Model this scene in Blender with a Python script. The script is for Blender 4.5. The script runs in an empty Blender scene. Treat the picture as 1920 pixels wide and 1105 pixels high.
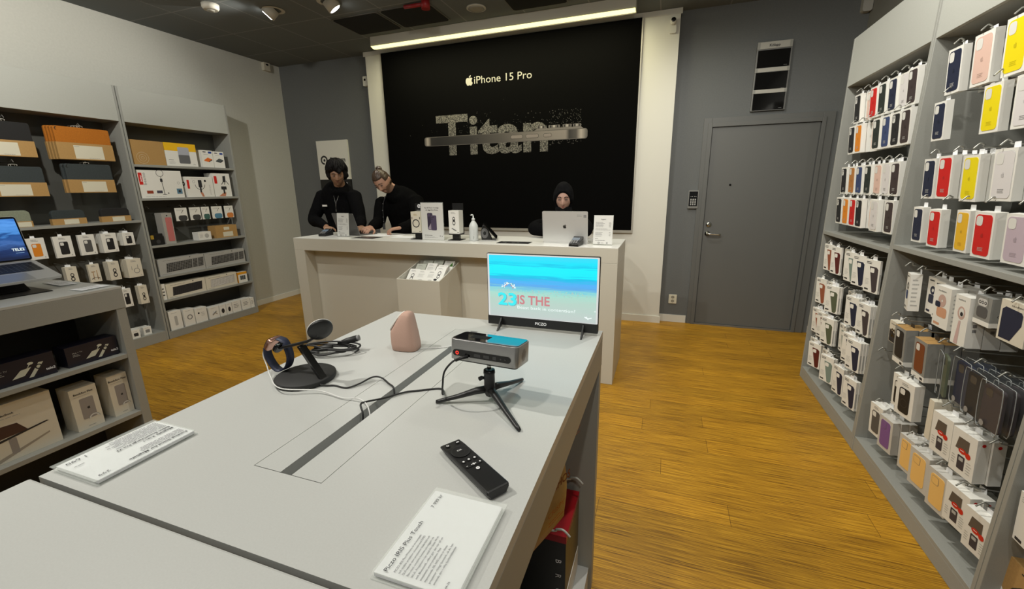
import bpy, bmesh, math, random
from mathutils import Vector, Matrix, Euler, noise
random.seed(7)
PI = math.pi
SC = bpy.context.scene
COL = SC.collection

# ---------------------------------------------------------------- camera
F, W, H = 796.66, 1920, 1105
cam_d = bpy.data.cameras.new('camera'); cam = bpy.data.objects.new('camera', cam_d); COL.objects.link(cam)
cam_d.sensor_fit = 'HORIZONTAL'; cam_d.sensor_width = 36.0; cam_d.lens = F / W * 36.0
cam_d.clip_start = 0.02; cam_d.clip_end = 60
R = [(0.94288635, 0.33284597, -0.01337519), (0.06842019, -0.23280416, -0.97011386), (-0.32601229, 0.91379198, -0.24228125)]
cam.matrix_world = Matrix(((R[0][0], -R[1][0], -R[2][0], 0), (R[0][1], -R[1][1], -R[2][1], 0),
                           (R[0][2], -R[1][2], -R[2][2], 1.45), (0, 0, 0, 1)))
SC.camera = cam

# ---------------------------------------------------------------- world, exposure, lamps
SC.view_settings.view_transform = 'Standard'; SC.view_settings.look = 'None'
SC.view_settings.gamma = 1.0; SC.view_settings.use_curve_mapping = False
SC.view_settings.exposure = 0.09
wd = bpy.data.worlds.new('world'); SC.world = wd; wd.use_nodes = True
wd.node_tree.nodes['Background'].inputs[0].default_value = (1.0, 0.98, 0.93, 1)
wd.node_tree.nodes['Background'].inputs[1].default_value = 0.16
WARM = (1.0, 0.965, 0.88)
def spot(x, y, tx, ty, tz, power, size=120, z=2.99, blend=0.8, rad=0.035, col=WARM):
    d = bpy.data.lights.new('ceiling_spot', 'SPOT'); d.energy = power; d.spot_size = math.radians(size)
    d.spot_blend = blend; d.shadow_soft_size = rad; d.color = col
    o = bpy.data.objects.new('ceiling_spot_lamp', d); COL.objects.link(o); o.location = (x, y, z)
    o.rotation_euler = (Vector((tx, ty, tz)) - Vector((x, y, z))).to_track_quat('-Z', 'Y').to_euler()
# ceiling spots: two in view, one read off table shadows, the rest added unseen
spot(-3.50, 3.38, -4.7, 2.3, 1.7, 95, 130)
spot(-2.86, 3.42, -2.0, 3.6, 1.0, 70, 130)
spot(-1.80, 0.40, -0.4, 1.2, 1.0, 105, 125, rad=.028)
spot(-0.75, 0.05, -0.3, 1.4, 1.0, 40, 130)
spot(0.30, 2.20, 1.0, 2.9, 0.9, 95, 150)
spot(0.15, 0.60, 1.1, 2.0, 0.9, 60, 145)
spot(-3.3, 1.3, -4.8, 2.1, 1.9, 120, 140)
spot(-2.2, -0.4, -2.8, 1.0, 0.7, 55, 125)
spot(0.55, -1.2, -0.4, 1.5, 0.9, 40, 130)
spot(0.0, 3.6, 0.4, 4.2, 0.6, 38, 140)
spot(-1.4, 2.0, -1.7, 3.2, 0.9, 70, 140)

# ---------------------------------------------------------------- materials
MATS = {}
def mat(name, col, rough=0.5, metal=0.0, spec=0.5, emit=None, estr=0.0, noise_amt=0.0, nscale=200.0, trans=0.0, alpha=1.0, bump=0.0, coat=0.0):
    if name in MATS: return MATS[name]
    m = bpy.data.materials.new(name); m.use_nodes = True; nt = m.node_tree; b = nt.nodes['Principled BSDF']
    c = (col[0], col[1], col[2], 1)
    b.inputs['Base Color'].default_value = c; b.inputs['Roughness'].default_value = rough
    b.inputs['Metallic'].default_value = metal; b.inputs['Specular IOR Level'].default_value = spec
    if coat: b.inputs['Coat Weight'].default_value = coat; b.inputs['Coat Roughness'].default_value = 0.05
    if emit: b.inputs['Emission Color'].default_value = (*emit, 1); b.inputs['Emission Strength'].default_value = estr
    if trans: b.inputs['Transmission Weight'].default_value = trans; b.inputs['IOR'].default_value = 1.2
    if alpha < 1: b.inputs['Alpha'].default_value = alpha
    if noise_amt or bump:
        tc = nt.nodes.new('ShaderNodeTexCoord'); n = nt.nodes.new('ShaderNodeTexNoise')
        n.inputs['Scale'].default_value = nscale; n.inputs['Detail'].default_value = 3
        nt.links.new(tc.outputs['Object'], n.inputs['Vector'])
        if noise_amt:
            r = nt.nodes.new('ShaderNodeValToRGB'); k = noise_amt
            r.color_ramp.elements[0].position = 0.3; r.color_ramp.elements[1].position = 0.7
            r.color_ramp.elements[0].color = (c[0]*(1-k), c[1]*(1-k), c[2]*(1-k), 1)
            r.color_ramp.elements[1].color = (min(1, c[0]*(1+k)), min(1, c[1]*(1+k)), min(1, c[2]*(1+k)), 1)
            nt.links.new(n.outputs['Fac'], r.inputs['Fac']); nt.links.new(r.outputs['Color'], b.inputs['Base Color'])
        if bump:
            bp = nt.nodes.new('ShaderNodeBump'); bp.inputs['Strength'].default_value = bump; bp.inputs['Distance'].default_value = 0.002
            nt.links.new(n.outputs['Fac'], bp.inputs['Height']); nt.links.new(bp.outputs['Normal'], b.inputs['Normal'])
    MATS[name] = m; return m

def floor_mat():
    m = bpy.data.materials.new('bamboo_floor'); m.use_nodes = True; nt = m.node_tree; N = nt.nodes; L = nt.links
    b = N['Principled BSDF']; tc = N.new('ShaderNodeTexCoord')
    mp = N.new('ShaderNodeMapping'); mp.inputs['Scale'].default_value = (4.0, 210.0, 1)
    L.new(tc.outputs['Object'], mp.inputs['Vector'])
    n1 = N.new('ShaderNodeTexNoise'); n1.inputs['Scale'].default_value = 1.0; n1.inputs['Detail'].default_value = 6; n1.inputs['Roughness'].default_value = 0.7
    L.new(mp.outputs['Vector'], n1.inputs['Vector'])
    r1 = N.new('ShaderNodeValToRGB'); e = r1.color_ramp.elements
    e[0].position = 0.35; e[0].color = (0.12, 0.052, 0.003, 1); e[1].position = 0.64; e[1].color = (0.66, 0.36, 0.026, 1)
    k = e.new(0.47); k.color = (0.38, 0.188, 0.009, 1)
    L.new(n1.outputs['Fac'], r1.inputs['Fac'])
    br = N.new('ShaderNodeTexBrick'); br.offset = 0.0
    br.inputs['Scale'].default_value = 1.0; br.inputs['Brick Width'].default_value = 1.83; br.inputs['Row Height'].default_value = 0.137
    br.inputs['Mortar Size'].default_value = 0.0012; br.inputs['Mortar Smooth'].default_value = 0.2
    br.inputs['Color1'].default_value = (0.86, 0.86, 0.86, 1); br.inputs['Color2'].default_value = (1.08, 1.06, 1.02, 1); br.inputs['Mortar'].default_value = (0.3, 0.25, 0.2, 1)
    sx = N.new('ShaderNodeSeparateXYZ'); L.new(tc.outputs['Object'], sx.inputs[0])
    dv = N.new('ShaderNodeMath'); dv.operation = 'DIVIDE'; dv.inputs[1].default_value = 0.137; L.new(sx.outputs[1], dv.inputs[0])
    fl = N.new('ShaderNodeMath'); fl.operation = 'FLOOR'; L.new(dv.outputs[0], fl.inputs[0])
    wn = N.new('ShaderNodeTexWhiteNoise'); wn.noise_dimensions = '1D'; L.new(fl.outputs[0], wn.inputs['W'])
    ma = N.new('ShaderNodeMath'); ma.operation = 'MULTIPLY_ADD'; ma.inputs[1].default_value = 1.83; L.new(wn.outputs['Value'], ma.inputs[0]); L.new(sx.outputs[0], ma.inputs[2])
    cx = N.new('ShaderNodeCombineXYZ'); L.new(ma.outputs[0], cx.inputs[0]); L.new(sx.outputs[1], cx.inputs[1])
    L.new(cx.outputs[0], br.inputs['Vector'])
    mx = N.new('ShaderNodeMix'); mx.data_type = 'RGBA'; mx.blend_type = 'MULTIPLY'; mx.inputs[0].default_value = 1.0
    L.new(r1.outputs['Color'], mx.inputs[6]); L.new(br.outputs['Color'], mx.inputs[7])
    # long darker wear patches
    mp2 = N.new('ShaderNodeMapping'); mp2.inputs['Scale'].default_value = (0.9, 3.0, 1); L.new(tc.outputs['Object'], mp2.inputs['Vector'])
    n2 = N.new('ShaderNodeTexNoise'); n2.inputs['Scale'].default_value = 1.5; n2.inputs['Detail'].default_value = 4; L.new(mp2.outputs['Vector'], n2.inputs['Vector'])
    r2 = N.new('ShaderNodeValToRGB'); r2.color_ramp.elements[0].position = 0.3; r2.color_ramp.elements[0].color = (0.8, 0.78, 0.74, 1)
    r2.color_ramp.elements[1].position = 0.6; r2.color_ramp.elements[1].color = (1, 1, 1, 1); L.new(n2.outputs['Fac'], r2.inputs['Fac'])
    mx2 = N.new('ShaderNodeMix'); mx2.data_type = 'RGBA'; mx2.blend_type = 'MULTIPLY'; mx2.inputs[0].default_value = 1.0
    L.new(mx.outputs[2], mx2.inputs[6]); L.new(r2.outputs['Color'], mx2.inputs[7]); L.new(mx2.outputs[2], b.inputs['Base Color'])
    b.inputs['Roughness'].default_value = 0.42; b.inputs['Specular IOR Level'].default_value = 0.35
    bp = N.new('ShaderNodeBump'); bp.inputs['Strength'].default_value = 0.15; bp.inputs['Distance'].default_value = 0.001
    L.new(n1.outputs['Fac'], bp.inputs['Height']); L.new(bp.outputs['Normal'], b.inputs['Normal'])
    return m
def ceiling_mat():
    m = bpy.data.materials.new('ceiling_tiles'); m.use_nodes = True; nt = m.node_tree; N = nt.nodes; L = nt.links
    b = N['Principled BSDF']; tc = N.new('ShaderNodeTexCoord')
    mp = N.new('ShaderNodeMapping'); mp.inputs['Location'].default_value = (3.76 + 0.004, -3.71 + 0.004, 0); L.new(tc.outputs['Object'], mp.inputs['Vector'])
    br = N.new('ShaderNodeTexBrick'); br.offset = 0.0; br.inputs['Scale'].default_value = 1.0
    br.inputs['Brick Width'].default_value = 0.6; br.inputs['Row Height'].default_value = 0.6; br.inputs['Mortar Size'].default_value = 0.006
    br.inputs['Color1'].default_value = (0.155, 0.170, 0.172, 1); br.inputs['Color2'].default_value = (0.165, 0.180, 0.182, 1); br.inputs['Mortar'].default_value = (0.26, 0.27, 0.26, 1)
    L.new(mp.outputs['Vector'], br.inputs['Vector']); L.new(br.outputs['Color'], b.inputs['Base Color'])
    b.inputs['Roughness'].default_value = 0.8; b.inputs['Specular IOR Level'].default_value = 0.2
    return m
def screen_mat(name, stops, strength, axis=2, lo=0.0, hi=1.0, nsc=(3, 3, 40), namt=0.12):
    """a lit screen picture: bands of colour along one object axis, broken up by streaks"""
    m = bpy.data.materials.new(name); m.use_nodes = True; nt = m.node_tree; N = nt.nodes; L = nt.links; b = N['Principled BSDF']
    tc = N.new('ShaderNodeTexCoord'); sp = N.new('ShaderNodeSeparateXYZ'); L.new(tc.outputs['Object'], sp.inputs[0])
    mr = N.new('ShaderNodeMapRange'); mr.inputs[1].default_value = lo; mr.inputs[2].default_value = hi
    L.new(sp.outputs[axis], mr.inputs[0])
    mp = N.new('ShaderNodeMapping'); mp.inputs['Scale'].default_value = nsc; L.new(tc.outputs['Object'], mp.inputs['Vector'])
    n = N.new('ShaderNodeTexNoise'); n.inputs['Scale'].default_value = 1.0; n.inputs['Detail'].default_value = 5; L.new(mp.outputs['Vector'], n.inputs['Vector'])
    ma = N.new('ShaderNodeMath'); ma.operation = 'MULTIPLY_ADD'; ma.inputs[1].default_value = namt; ma.inputs[2].default_value = -namt / 2; L.new(n.outputs['Fac'], ma.inputs[0])
    ad = N.new('ShaderNodeMath'); ad.operation = 'ADD'; L.new(mr.outputs[0], ad.inputs[0]); L.new(ma.outputs[0], ad.inputs[1])
    r = N.new('ShaderNodeValToRGB'); e = r.color_ramp.elements
    e[0].position = stops[0][0]; e[0].color = (*stops[0][1], 1); e[1].position = stops[-1][0]; e[1].color = (*stops[-1][1], 1)
    for p, c in stops[1:-1]:
        k = e.new(p); k.color = (*c, 1)
    L.new(ad.outputs[0], r.inputs['Fac'])
    b.inputs['Base Color'].default_value = (0.02, 0.02, 0.02, 1); b.inputs['Roughness'].default_value = 0.25
    L.new(r.outputs['Color'], b.inputs['Emission Color']); b.inputs['Emission Strength'].default_value = strength
    return m
def speckle_mat():
    m = bpy.data.materials.new('speckled_print'); m.use_nodes = True; nt = m.node_tree; N = nt.nodes; L = nt.links; b = N['Principled BSDF']
    tc = N.new('ShaderNodeTexCoord'); n = N.new('ShaderNodeTexNoise'); n.inputs['Scale'].default_value = 85; n.inputs['Detail'].default_value = 2
    L.new(tc.outputs['Object'], n.inputs['Vector']); r = N.new('ShaderNodeValToRGB')
    r.color_ramp.elements[0].position = 0.42; r.color_ramp.elements[0].color = (0.03, 0.028, 0.024, 1)
    r.color_ramp.elements[1].position = 0.62; r.color_ramp.elements[1].color = (0.20, 0.19, 0.16, 1)
    L.new(n.outputs['Fac'], r.inputs['Fac']); L.new(r.outputs['Color'], b.inputs['Base Color']); b.inputs['Roughness'].default_value = 0.8
    return m
def phone_print_mat():
    """printed brushed metal edge of a phone: light and dark bands along its length"""
    m = bpy.data.materials.new('printed_metal_edge'); m.use_nodes = True; nt = m.node_tree; N = nt.nodes; L = nt.links; b = N['Principled BSDF']
    tc = N.new('ShaderNodeTexCoord'); sp = N.new('ShaderNodeSeparateXYZ'); L.new(tc.outputs['Object'], sp.inputs[0])
    mr = N.new('ShaderNodeMapRange'); mr.inputs[1].default_value = -0.95; mr.inputs[2].default_value = 0.984; L.new(sp.outputs[0], mr.inputs[0])
    r = N.new('ShaderNodeValToRGB'); e = r.color_ramp.elements
    st = [(0, .02), (.02, .62), (.045, .02), (.09, .012), (.3, .03), (.5, .11), (.75, .30), (.88, .36), (.9, .03), (.94, .10), (.965, .6), (1, .03)]
    e[0].position = 0; e[0].color = (.02, .02, .02, 1); e[1].position = 1; e[1].color = (.03, .03, .03, 1)
    for p, v in st[1:-1]:
        k = e.new(p); k.color = (v * 0.6, v * 0.53, v * 0.46, 1)
    L.new(mr.outputs[0], r.inputs['Fac']); L.new(r.outputs['Color'], b.inputs['Base Color']); b.inputs['Roughness'].default_value = 0.7
    return m

white = mat('white_paint', (0.66, 0.65, 0.58), 0.7)
leftwall = mat('wall_light_grey', (0.50, 0.50, 0.45), 0.75, noise_amt=0.03, nscale=60)
greywall = mat('wall_dark_grey', (0.125, 0.132, 0.130), 0.7, noise_amt=0.05, nscale=90)
doorgrey = mat('door_grey', (0.115, 0.118, 0.112), 0.5)
laminate = mat('grey_laminate', (0.300, 0.305, 0.280), 0.45, noise_amt=0.05, nscale=400)
lam_dark = mat('grey_back_panel', (0.080, 0.082, 0.074), 0.6)
tabletop_m = mat('pale_grey_laminate', (0.50, 0.51, 0.49), 0.33, noise_amt=0.025, nscale=350)
tableside_m = mat('table_side_laminate', (0.34, 0.335, 0.30), 0.45)
counter_m = mat('counter_white', (0.56, 0.545, 0.47), 0.35)
countertop_m = mat('counter_top_white', (0.74, 0.74, 0.70), 0.3)
black = mat('black_plastic', (0.012, 0.012, 0.012), 0.4)
blackm = mat('black_matte', (0.010, 0.010, 0.010), 0.8, spec=0.2)
blackg = mat('black_gloss', (0.006, 0.006, 0.006), 0.08)
chrome = mat('wire_metal', (0.42, 0.42, 0.40), 0.3, metal=0.9)
steel = mat('brushed_steel', (0.55, 0.55, 0.53), 0.25, metal=1.0)
alu = mat('silver_aluminium', (0.60, 0.60, 0.585), 0.42, metal=0.45)
alud = mat('grey_aluminium', (0.20, 0.20, 0.20), 0.4, metal=0.6)
boxw = mat('box_white', (0.80, 0.795, 0.745), 0.5)
boxcream = mat('box_cream', (0.70, 0.66, 0.55), 0.55)
paper = mat('paper_white', (0.85, 0.86, 0.88), 0.6)
paper2 = mat('paper_counter', (0.66, 0.66, 0.63), 0.6)
ink = mat('ink_black', (0.02, 0.02, 0.022), 0.6)
inkg = mat('ink_grey', (0.22, 0.22, 0.22), 0.6)
inkl = mat('ink_light_grey', (0.45, 0.45, 0.43), 0.6)
kraft = mat('kraft_board', (0.42, 0.25, 0.085), 0.7, noise_amt=0.06, nscale=150)
kraftl = mat('kraft_label', (0.66, 0.63, 0.50), 0.6)
red = mat('print_red', (0.62, 0.018, 0.012), 0.45)
blueprint = mat('print_blue', (0.02, 0.06, 0.30), 0.5)
orangeprint = mat('print_orange', (0.75, 0.16, 0.02), 0.5)
hookm = mat('hook_grey', (0.30, 0.30, 0.27), 0.35, metal=0.6)
clear = mat('clear_acrylic', (0.80, 0.84, 0.80), 0.05, alpha=0.22)
clearp = mat('clear_blister', (0.30, 0.33, 0.34), 0.06, alpha=0.05)
CC = dict(black=(0.012, 0.012, 0.014), navy=(0.010, 0.016, 0.045), red=(0.60, 0.010, 0.008), green=(0.018, 0.026, 0.022), blue=(0.035, 0.06, 0.16),
          white=(0.70, 0.68, 0.68), brown=(0.045, 0.030, 0.030), orange=(0.75, 0.25, 0.015), tan=(0.45, 0.19, 0.045), pink=(0.72, 0.50, 0.42),
          yellow=(0.82, 0.68, 0.0), gold=(0.78, 0.46, 0.02), lilac=(0.52, 0.43, 0.50), maroon=(0.10, 0.012, 0.010), olive=(0.09, 0.11, 0.065),
          teal=(0.20, 0.27, 0.24), plum=(0.05, 0.04, 0.045), terracotta=(0.30, 0.09, 0.045), grey=(0.09, 0.09, 0.09), purple=(0.20, 0.09, 0.28), amber=(0.86, 0.54, 0.17), leather=(0.19, 0.05, 0.012))
def cm(c): return mat('case_' + c, CC[c], 0.55)

# ---------------------------------------------------------------- helpers
def tag(o, label=None, cat=None, group=None, kind=None):
    if label: o['label'] = label
    if cat: o['category'] = cat
    if group: o['group'] = group
    if kind: o['kind'] = kind
    return o
def empty(name, loc=(0, 0, 0), rot=(0, 0, 0), label=None, cat=None, group=None, kind=None):
    o = bpy.data.objects.new(name, None); COL.objects.link(o); o.location = loc; o.rotation_euler = rot
    o.empty_display_size = 0.05
    return tag(o, label, cat, group, kind)
TXT = {}
def txt(s, bold=False):
    key = (s, bold)
    if key not in TXT:
        c = bpy.data.curves.new('t', 'FONT'); c.body = s; c.size = 1.0; c.resolution_u = 3
        if bold: c.offset = 0.024
        o = bpy.data.objects.new('t', c); COL.objects.link(o)
        dg = bpy.context.evaluated_depsgraph_get(); me = bpy.data.meshes.new_from_object(o.evaluated_get(dg))
        vs = [(v.co.x, v.co.y) for v in me.vertices]; fs = [tuple(p.vertices) for p in me.polygons]
        bpy.data.objects.remove(o); bpy.data.curves.remove(c); bpy.data.meshes.remove(me)
        x0 = min(v[0] for v in vs); x1 = max(v[0] for v in vs)
        TXT[key] = ([(x - x0, y) for x, y in vs], fs, x1 - x0)
    return TXT[key]
def rrect(u0, v0, u1, v1, r, n=5):
    r = min(r, abs(u1 - u0) / 2 - 1e-5, abs(v1 - v0) / 2 - 1e-5); p = []
    for cx, cy, a in ((u1 - r, v0 + r, -PI/2), (u1 - r, v1 - r, 0), (u0 + r, v1 - r, PI/2), (u0 + r, v0 + r, PI)):
        for i in range(n + 1):
            t = a + PI/2 * i / n; p.append((cx + r * math.cos(t), cy + r * math.sin(t)))
    return p
def circ(cx, cy, r, n=20, ry=None):
    ry = ry or r
    return [(cx + r * math.cos(2*PI*i/n), cy + ry * math.sin(2*PI*i/n)) for i in range(n)]
def catmull(pts, k=6):
    P = [Vector(p) for p in pts]; out = []
    for i in range(len(P) - 1):
        a = P[max(i-1, 0)]; b = P[i]; c = P[i+1]; d = P[min(i+2, len(P)-1)]
        for j in range(k):
            t = j / k
            out.append(0.5 * ((2*b) + (c - a)*t + (2*a - 5*b + 4*c - d)*t*t + (3*b - a - 3*c + d)*t*t*t))
    out.append(P[-1]); return out
class M:
    def __init__(s): s.v = []; s.f = []; s.m = []; s.mats = []; s.sm = []
    def mi(s, m):
        if m not in s.mats: s.mats.append(m)
        return s.mats.index(m)
    def add(s, vs, fs, m, smooth=False):
        b = len(s.v); s.v += [tuple(v) for v in vs]; k = s.mi(m)
        for f in fs: s.f.append(tuple(b + i for i in f)); s.m.append(k); s.sm.append(smooth)
        return s
    def box(s, x0, y0, z0, x1, y1, z1, m, T=None):
        x0, x1 = min(x0, x1), max(x0, x1); y0, y1 = min(y0, y1), max(y0, y1); z0, z1 = min(z0, z1), max(z0, z1)
        vs = [(x, y, z) for z in (z0, z1) for y in (y0, y1) for x in (x0, x1)]
        if T: vs = [T @ Vector(v) for v in vs]
        return s.add(vs, [(0, 2, 3, 1), (4, 5, 7, 6), (0, 1, 5, 4), (2, 6, 7, 3), (0, 4, 6, 2), (1, 3, 7, 5)], m)
    def poly(s, pts3, m): return s.add(pts3, [tuple(range(len(pts3)))], m)
    def prism(s, p2, fn, e0, e1, m, smooth=False):
        """p2 outline extruded between e0 and e1 by fn(u, v, e) -> xyz"""
        n = len(p2); vs = [fn(u, v, e0) for u, v in p2] + [fn(u, v, e1) for u, v in p2]
        fs = [tuple(range(n))[::-1], tuple(range(n, 2*n))]
        b = len(s.v); s.add(vs, fs, m)
        k = s.mi(m)
        for i in range(n):
            j = (i + 1) % n; s.f.append((b+i, b+j, b+n+j, b+n+i)); s.m.append(k); s.sm.append(smooth)
        return s
    def ring(s, cx, cy, r0, r1, fn, e, m, n=28, a0=0, a1=2*PI, ry=1.0):
        full = abs(a1 - a0 - 2*PI) < 1e-6; k = n if full else n + 1; vs = []
        for i in range(k):
            a = a0 + (a1 - a0) * i / n
            vs += [fn(cx + r0*math.cos(a), cy + r0*ry*math.sin(a), e), fn(cx + r1*math.cos(a), cy + r1*ry*math.sin(a), e)]
        fs = []
        for i in range(n):
            j = (i + 1) % k; fs.append((2*i, 2*i+1, 2*j+1, 2*j))
        return s.add(vs, fs, m)
    def text(s, t, fn, u, v, h, e, m, align='l', w=None, bold=False, rot=0.0):
        vs, fs, tw = txt(t, bold); k = h / 0.72; kx = k if w is None else w / tw; tw *= kx
        o = {'l': 0, 'c': -tw/2, 'r': -tw}[align]; ca, sa = math.cos(rot), math.sin(rot)
        out = []
        for x, y in vs:
            a = x*kx + o; b = y*k
            out.append(fn(u + a*ca - b*sa, v + a*sa + b*ca, e))
        return s.add(out, fs, m)
    def lines(s, fn, u0, u1, v0, v1, n, e, m, thick=0.35, seed=1):
        rnd = random.Random(seed); st = (v1 - v0) / n
        for i in range(n):
            v = v1 - st * (i + 0.5); ue = u0 + (u1 - u0) * (0.72 + 0.28 * rnd.random())
            x = u0
            while x < ue - 1e-4:
                l = (u1 - u0) * (0.06 + 0.12 * rnd.random()); x2 = min(ue, x + l)
                s.poly([fn(x, v - st*thick/2, e), fn(x2, v - st*thick/2, e), fn(x2, v + st*thick/2, e), fn(x, v + st*thick/2, e)], m)
                x = x2 + (u1 - u0) * 0.02
        return s
    def tube(s, pts, r, m, n=8, caps=True):
        P = [Vector(p) for p in pts]; rr = r if isinstance(r, (list, tuple)) else [r] * len(P)
        t0 = (P[1] - P[0]).normalized(); up = Vector((0, 0, 1)) if abs(t0.z) < 0.9 else Vector((1, 0, 0))
        a = t0.cross(up).normalized(); vs = []
        for i, p in enumerate(P):
            t = ((P[min(i+1, len(P)-1)] - P[max(i-1, 0)])).normalized()
            a = (a - t * a.dot(t)).normalized(); b = t.cross(a)
            for k in range(n):
                q = 2*PI*k/n; vs.append(p + (a*math.cos(q) + b*math.sin(q)) * rr[i])
        fs = [(i*n+k, i*n+(k+1) % n, (i+1)*n+(k+1) % n, (i+1)*n+k) for i in range(len(P)-1) for k in range(n)]
        s.add(vs, fs, m, True)
        if caps:
            b = len(s.v) - len(vs); km = s.mi(m)
            s.f.append(tuple(b + k for k in range(n))[::-1]); s.m.append(km); s.sm.append(False)
            e = b + (len(P)-1)*n; s.f.append(tuple(e + k for k in range(n))); s.m.append(km); s.sm.append(False)
        return s
    def lathe(s, prof, m, n=28, T=None, smooth=True):
        vs = []
        for r, z in prof:
            for k in range(n): vs.append(Vector((r*math.cos(2*PI*k/n), r*math.sin(2*PI*k/n), z)))
        if T: vs = [T @ v for v in vs]
        fs = [(i*n+k, i*n+(k+1) % n, (i+1)*n+(k+1) % n, (i+1)*n+k) for i in range(len(prof)-1) for k in range(n)]
        s.add(vs, fs, m, smooth); b = len(s.v) - len(vs); km = s.mi(m)
        s.f.append(tuple(b + k for k in range(n))[::-1]); s.m.append(km); s.sm.append(False)
        e = b + (len(prof)-1)*n; s.f.append(tuple(e + k for k in range(n))); s.m.append(km); s.sm.append(False)
        return s
    def loft(s, rings, m, smooth=True):
        n = len(rings[0]); vs = [p for r in rings for p in r]
        fs = [(i*n+k, i*n+(k+1) % n, (i+1)*n+(k+1) % n, (i+1)*n+k) for i in range(len(rings)-1) for k in range(n)]
        s.add(vs, fs, m, smooth); b = len(s.v) - len(vs); km = s.mi(m)
        s.f.append(tuple(b + k for k in range(n))[::-1]); s.m.append(km); s.sm.append(smooth)
        e = b + (len(rings)-1)*n; s.f.append(tuple(e + k for k in range(n))); s.m.append(km); s.sm.append(smooth)
        return s
    def mesh(s, name, off=None):
        me = bpy.data.meshes.new(name)
        vs = s.v if off is None else [(v[0]-off[0], v[1]-off[1], v[2]-off[2]) for v in s.v]
        me.from_pydata(vs, [], s.f)
        for m in s.mats: me.materials.append(m)
        me.polygons.foreach_set('material_index', s.m); me.polygons.foreach_set('use_smooth', s.sm)
        me.update()
        return me
    def build(s, name, parent=None, world=False, bevel=0.0, recalc=True, loc=None, rot=None):
        off = None
        if world and parent is not None: off = parent.location
        if world and parent is None and loc is not None: off = loc
        me = s.mesh(name, off)
        if recalc:
            bm = bmesh.new(); bm.from_mesh(me); bmesh.ops.recalc_face_normals(bm, faces=bm.faces); bm.to_mesh(me); bm.free()
        o = bpy.data.objects.new(name, me); COL.objects.link(o)
        if parent is not None: o.parent = parent
        if loc is not None: o.location = loc
        if rot is not None: o.rotation_euler = rot
        if bevel:
            b = o.modifiers.new('edge', 'BEVEL'); b.width = bevel; b.segments = 2; b.limit_method = 'ANGLE'; b.angle_limit = 0.9
        return o
def link(name, me, parent=None, loc=(0, 0, 0), rot=(0, 0, 0)):
    o = bpy.data.objects.new(name, me); COL.objects.link(o); o.location = loc; o.rotation_euler = rot
    if parent is not None: o.parent = parent
    return o
def struct(name, m, **k):
    return tag(m.build(name, **k), kind='structure')
def FR(y):                       # upright face looking to local -Y
    return lambda u, v, e: (u, y - e, v)
def FLAT(z):                     # face lying flat, looking up
    return lambda u, v, e: (u, v, z + e)
def at(T, fn): return lambda u, v, e: T @ Vector(fn(u, v, e))
# apple outline (24 x 24 grid, y down), sampled from its curves
def _bez(p0, p1, p2, p3, n=6):
    return [((1-t)**3*p0[0]+3*(1-t)**2*t*p1[0]+3*(1-t)*t*t*p2[0]+t**3*p3[0], (1-t)**3*p0[1]+3*(1-t)**2*t*p1[1]+3*(1-t)*t*t*p2[1]+t**3*p3[1]) for t in [i/n for i in range(1, n+1)]]
def apple_shape():
    def run(start, segs):
        p = start; out = [p]
        for s_ in segs:
            a = [(p[0]+s_[i], p[1]+s_[i+1]) for i in (0, 2, 4)]; out += _bez(p, *a); p = a[2]
        return out[:-1]
    body = run((12.152, 6.896), [(-.948, 0, -2.415, -1.078, -3.96, -1.04), (-2.04, .027, -3.91, 1.183, -4.961, 3.014), (-2.117, 3.675, -.546, 9.103, 1.519, 12.09),
        (1.013, 1.454, 2.208, 3.09, 3.792, 3.039), (1.52, -.065, 2.09, -.987, 3.935, -.987), (1.831, 0, 2.35, .987, 3.96, .948), (1.637, -.026, 2.676, -1.48, 3.676, -2.948),
        (1.156, -1.688, 1.636, -3.325, 1.662, -3.415), (-.039, -.013, -3.182, -1.221, -3.22, -4.857), (-.026, -3.04, 2.48, -4.494, 2.597, -4.559),
        (-1.429, -2.09, -3.623, -2.324, -4.39, -2.376), (-2, -.156, -3.675, 1.09, -4.61, 1.09)])
    leaf = run((15.53, 3.83), [(.843, -1.012, 1.4, -2.427, 1.245, -3.83), (-1.207, .052, -2.662, .805, -3.532, 1.818), (-.78, .896, -1.454, 2.338, -1.273, 3.714), (1.338, .104, 2.715, -.688, 3.559, -1.701)])
    return [[((x-12)/24, (12-y)/24) for x, y in q] for q in (body, leaf)]
APPLE = apple_shape()
def apple(m, fn, u, v, s_, e, mt):
    for q in APPLE: m.poly([fn(u + x*s_, v + y*s_, e) for x, y in q], mt)
def decal(m, pts, fn, e, mt): m.poly([fn(u, v, e) for u, v in pts], mt)

# ================================================================ the room
CZ = 3.05; XL = -4.95; XR = 1.505; YG = 4.81; YP = 4.717; YF = -4.2
struct('floor', M().box(XL - .1, YF, -0.06, XR + .1, YG + .1, 0, floor_mat()))
struct('ceiling', M().box(XL - .1, YF, CZ, XR + .1, YG + .1, CZ + .06, ceiling_mat()))
struct('wall_left', M().box(XL - .1, YF, 0, XL, YG + .1, CZ, leftwall))
struct('wall_right', M().box(XR, YF, 0, XR + .1, YG + .1, CZ, mat('wall_right_grey', (0.22, 0.22, 0.195), .7)))
struct('wall_back', M().box(XL, YG, 0, XR, YG + .1, CZ, greywall))
pil = M(); pil.box(-3.506, YP, 0, 0.016, YG - .001, CZ - .001, white)
pil.box(-3.53, YP - .006, CZ - .05, 0.03, YP, CZ - .001, white)
struct('wall_banner', pil, bevel=.002)
struct('baseboard_left', M().box(XL, YF, 0, XL + .012, YG, .07, white), bevel=.002)
bb = M(); bb.box(-0.33 - 3.2, YP - .012, 0, 0.028, YP, .075, white); bb.box(0.016, YG - .012, 0, 0.29, YG, .08, white)
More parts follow.
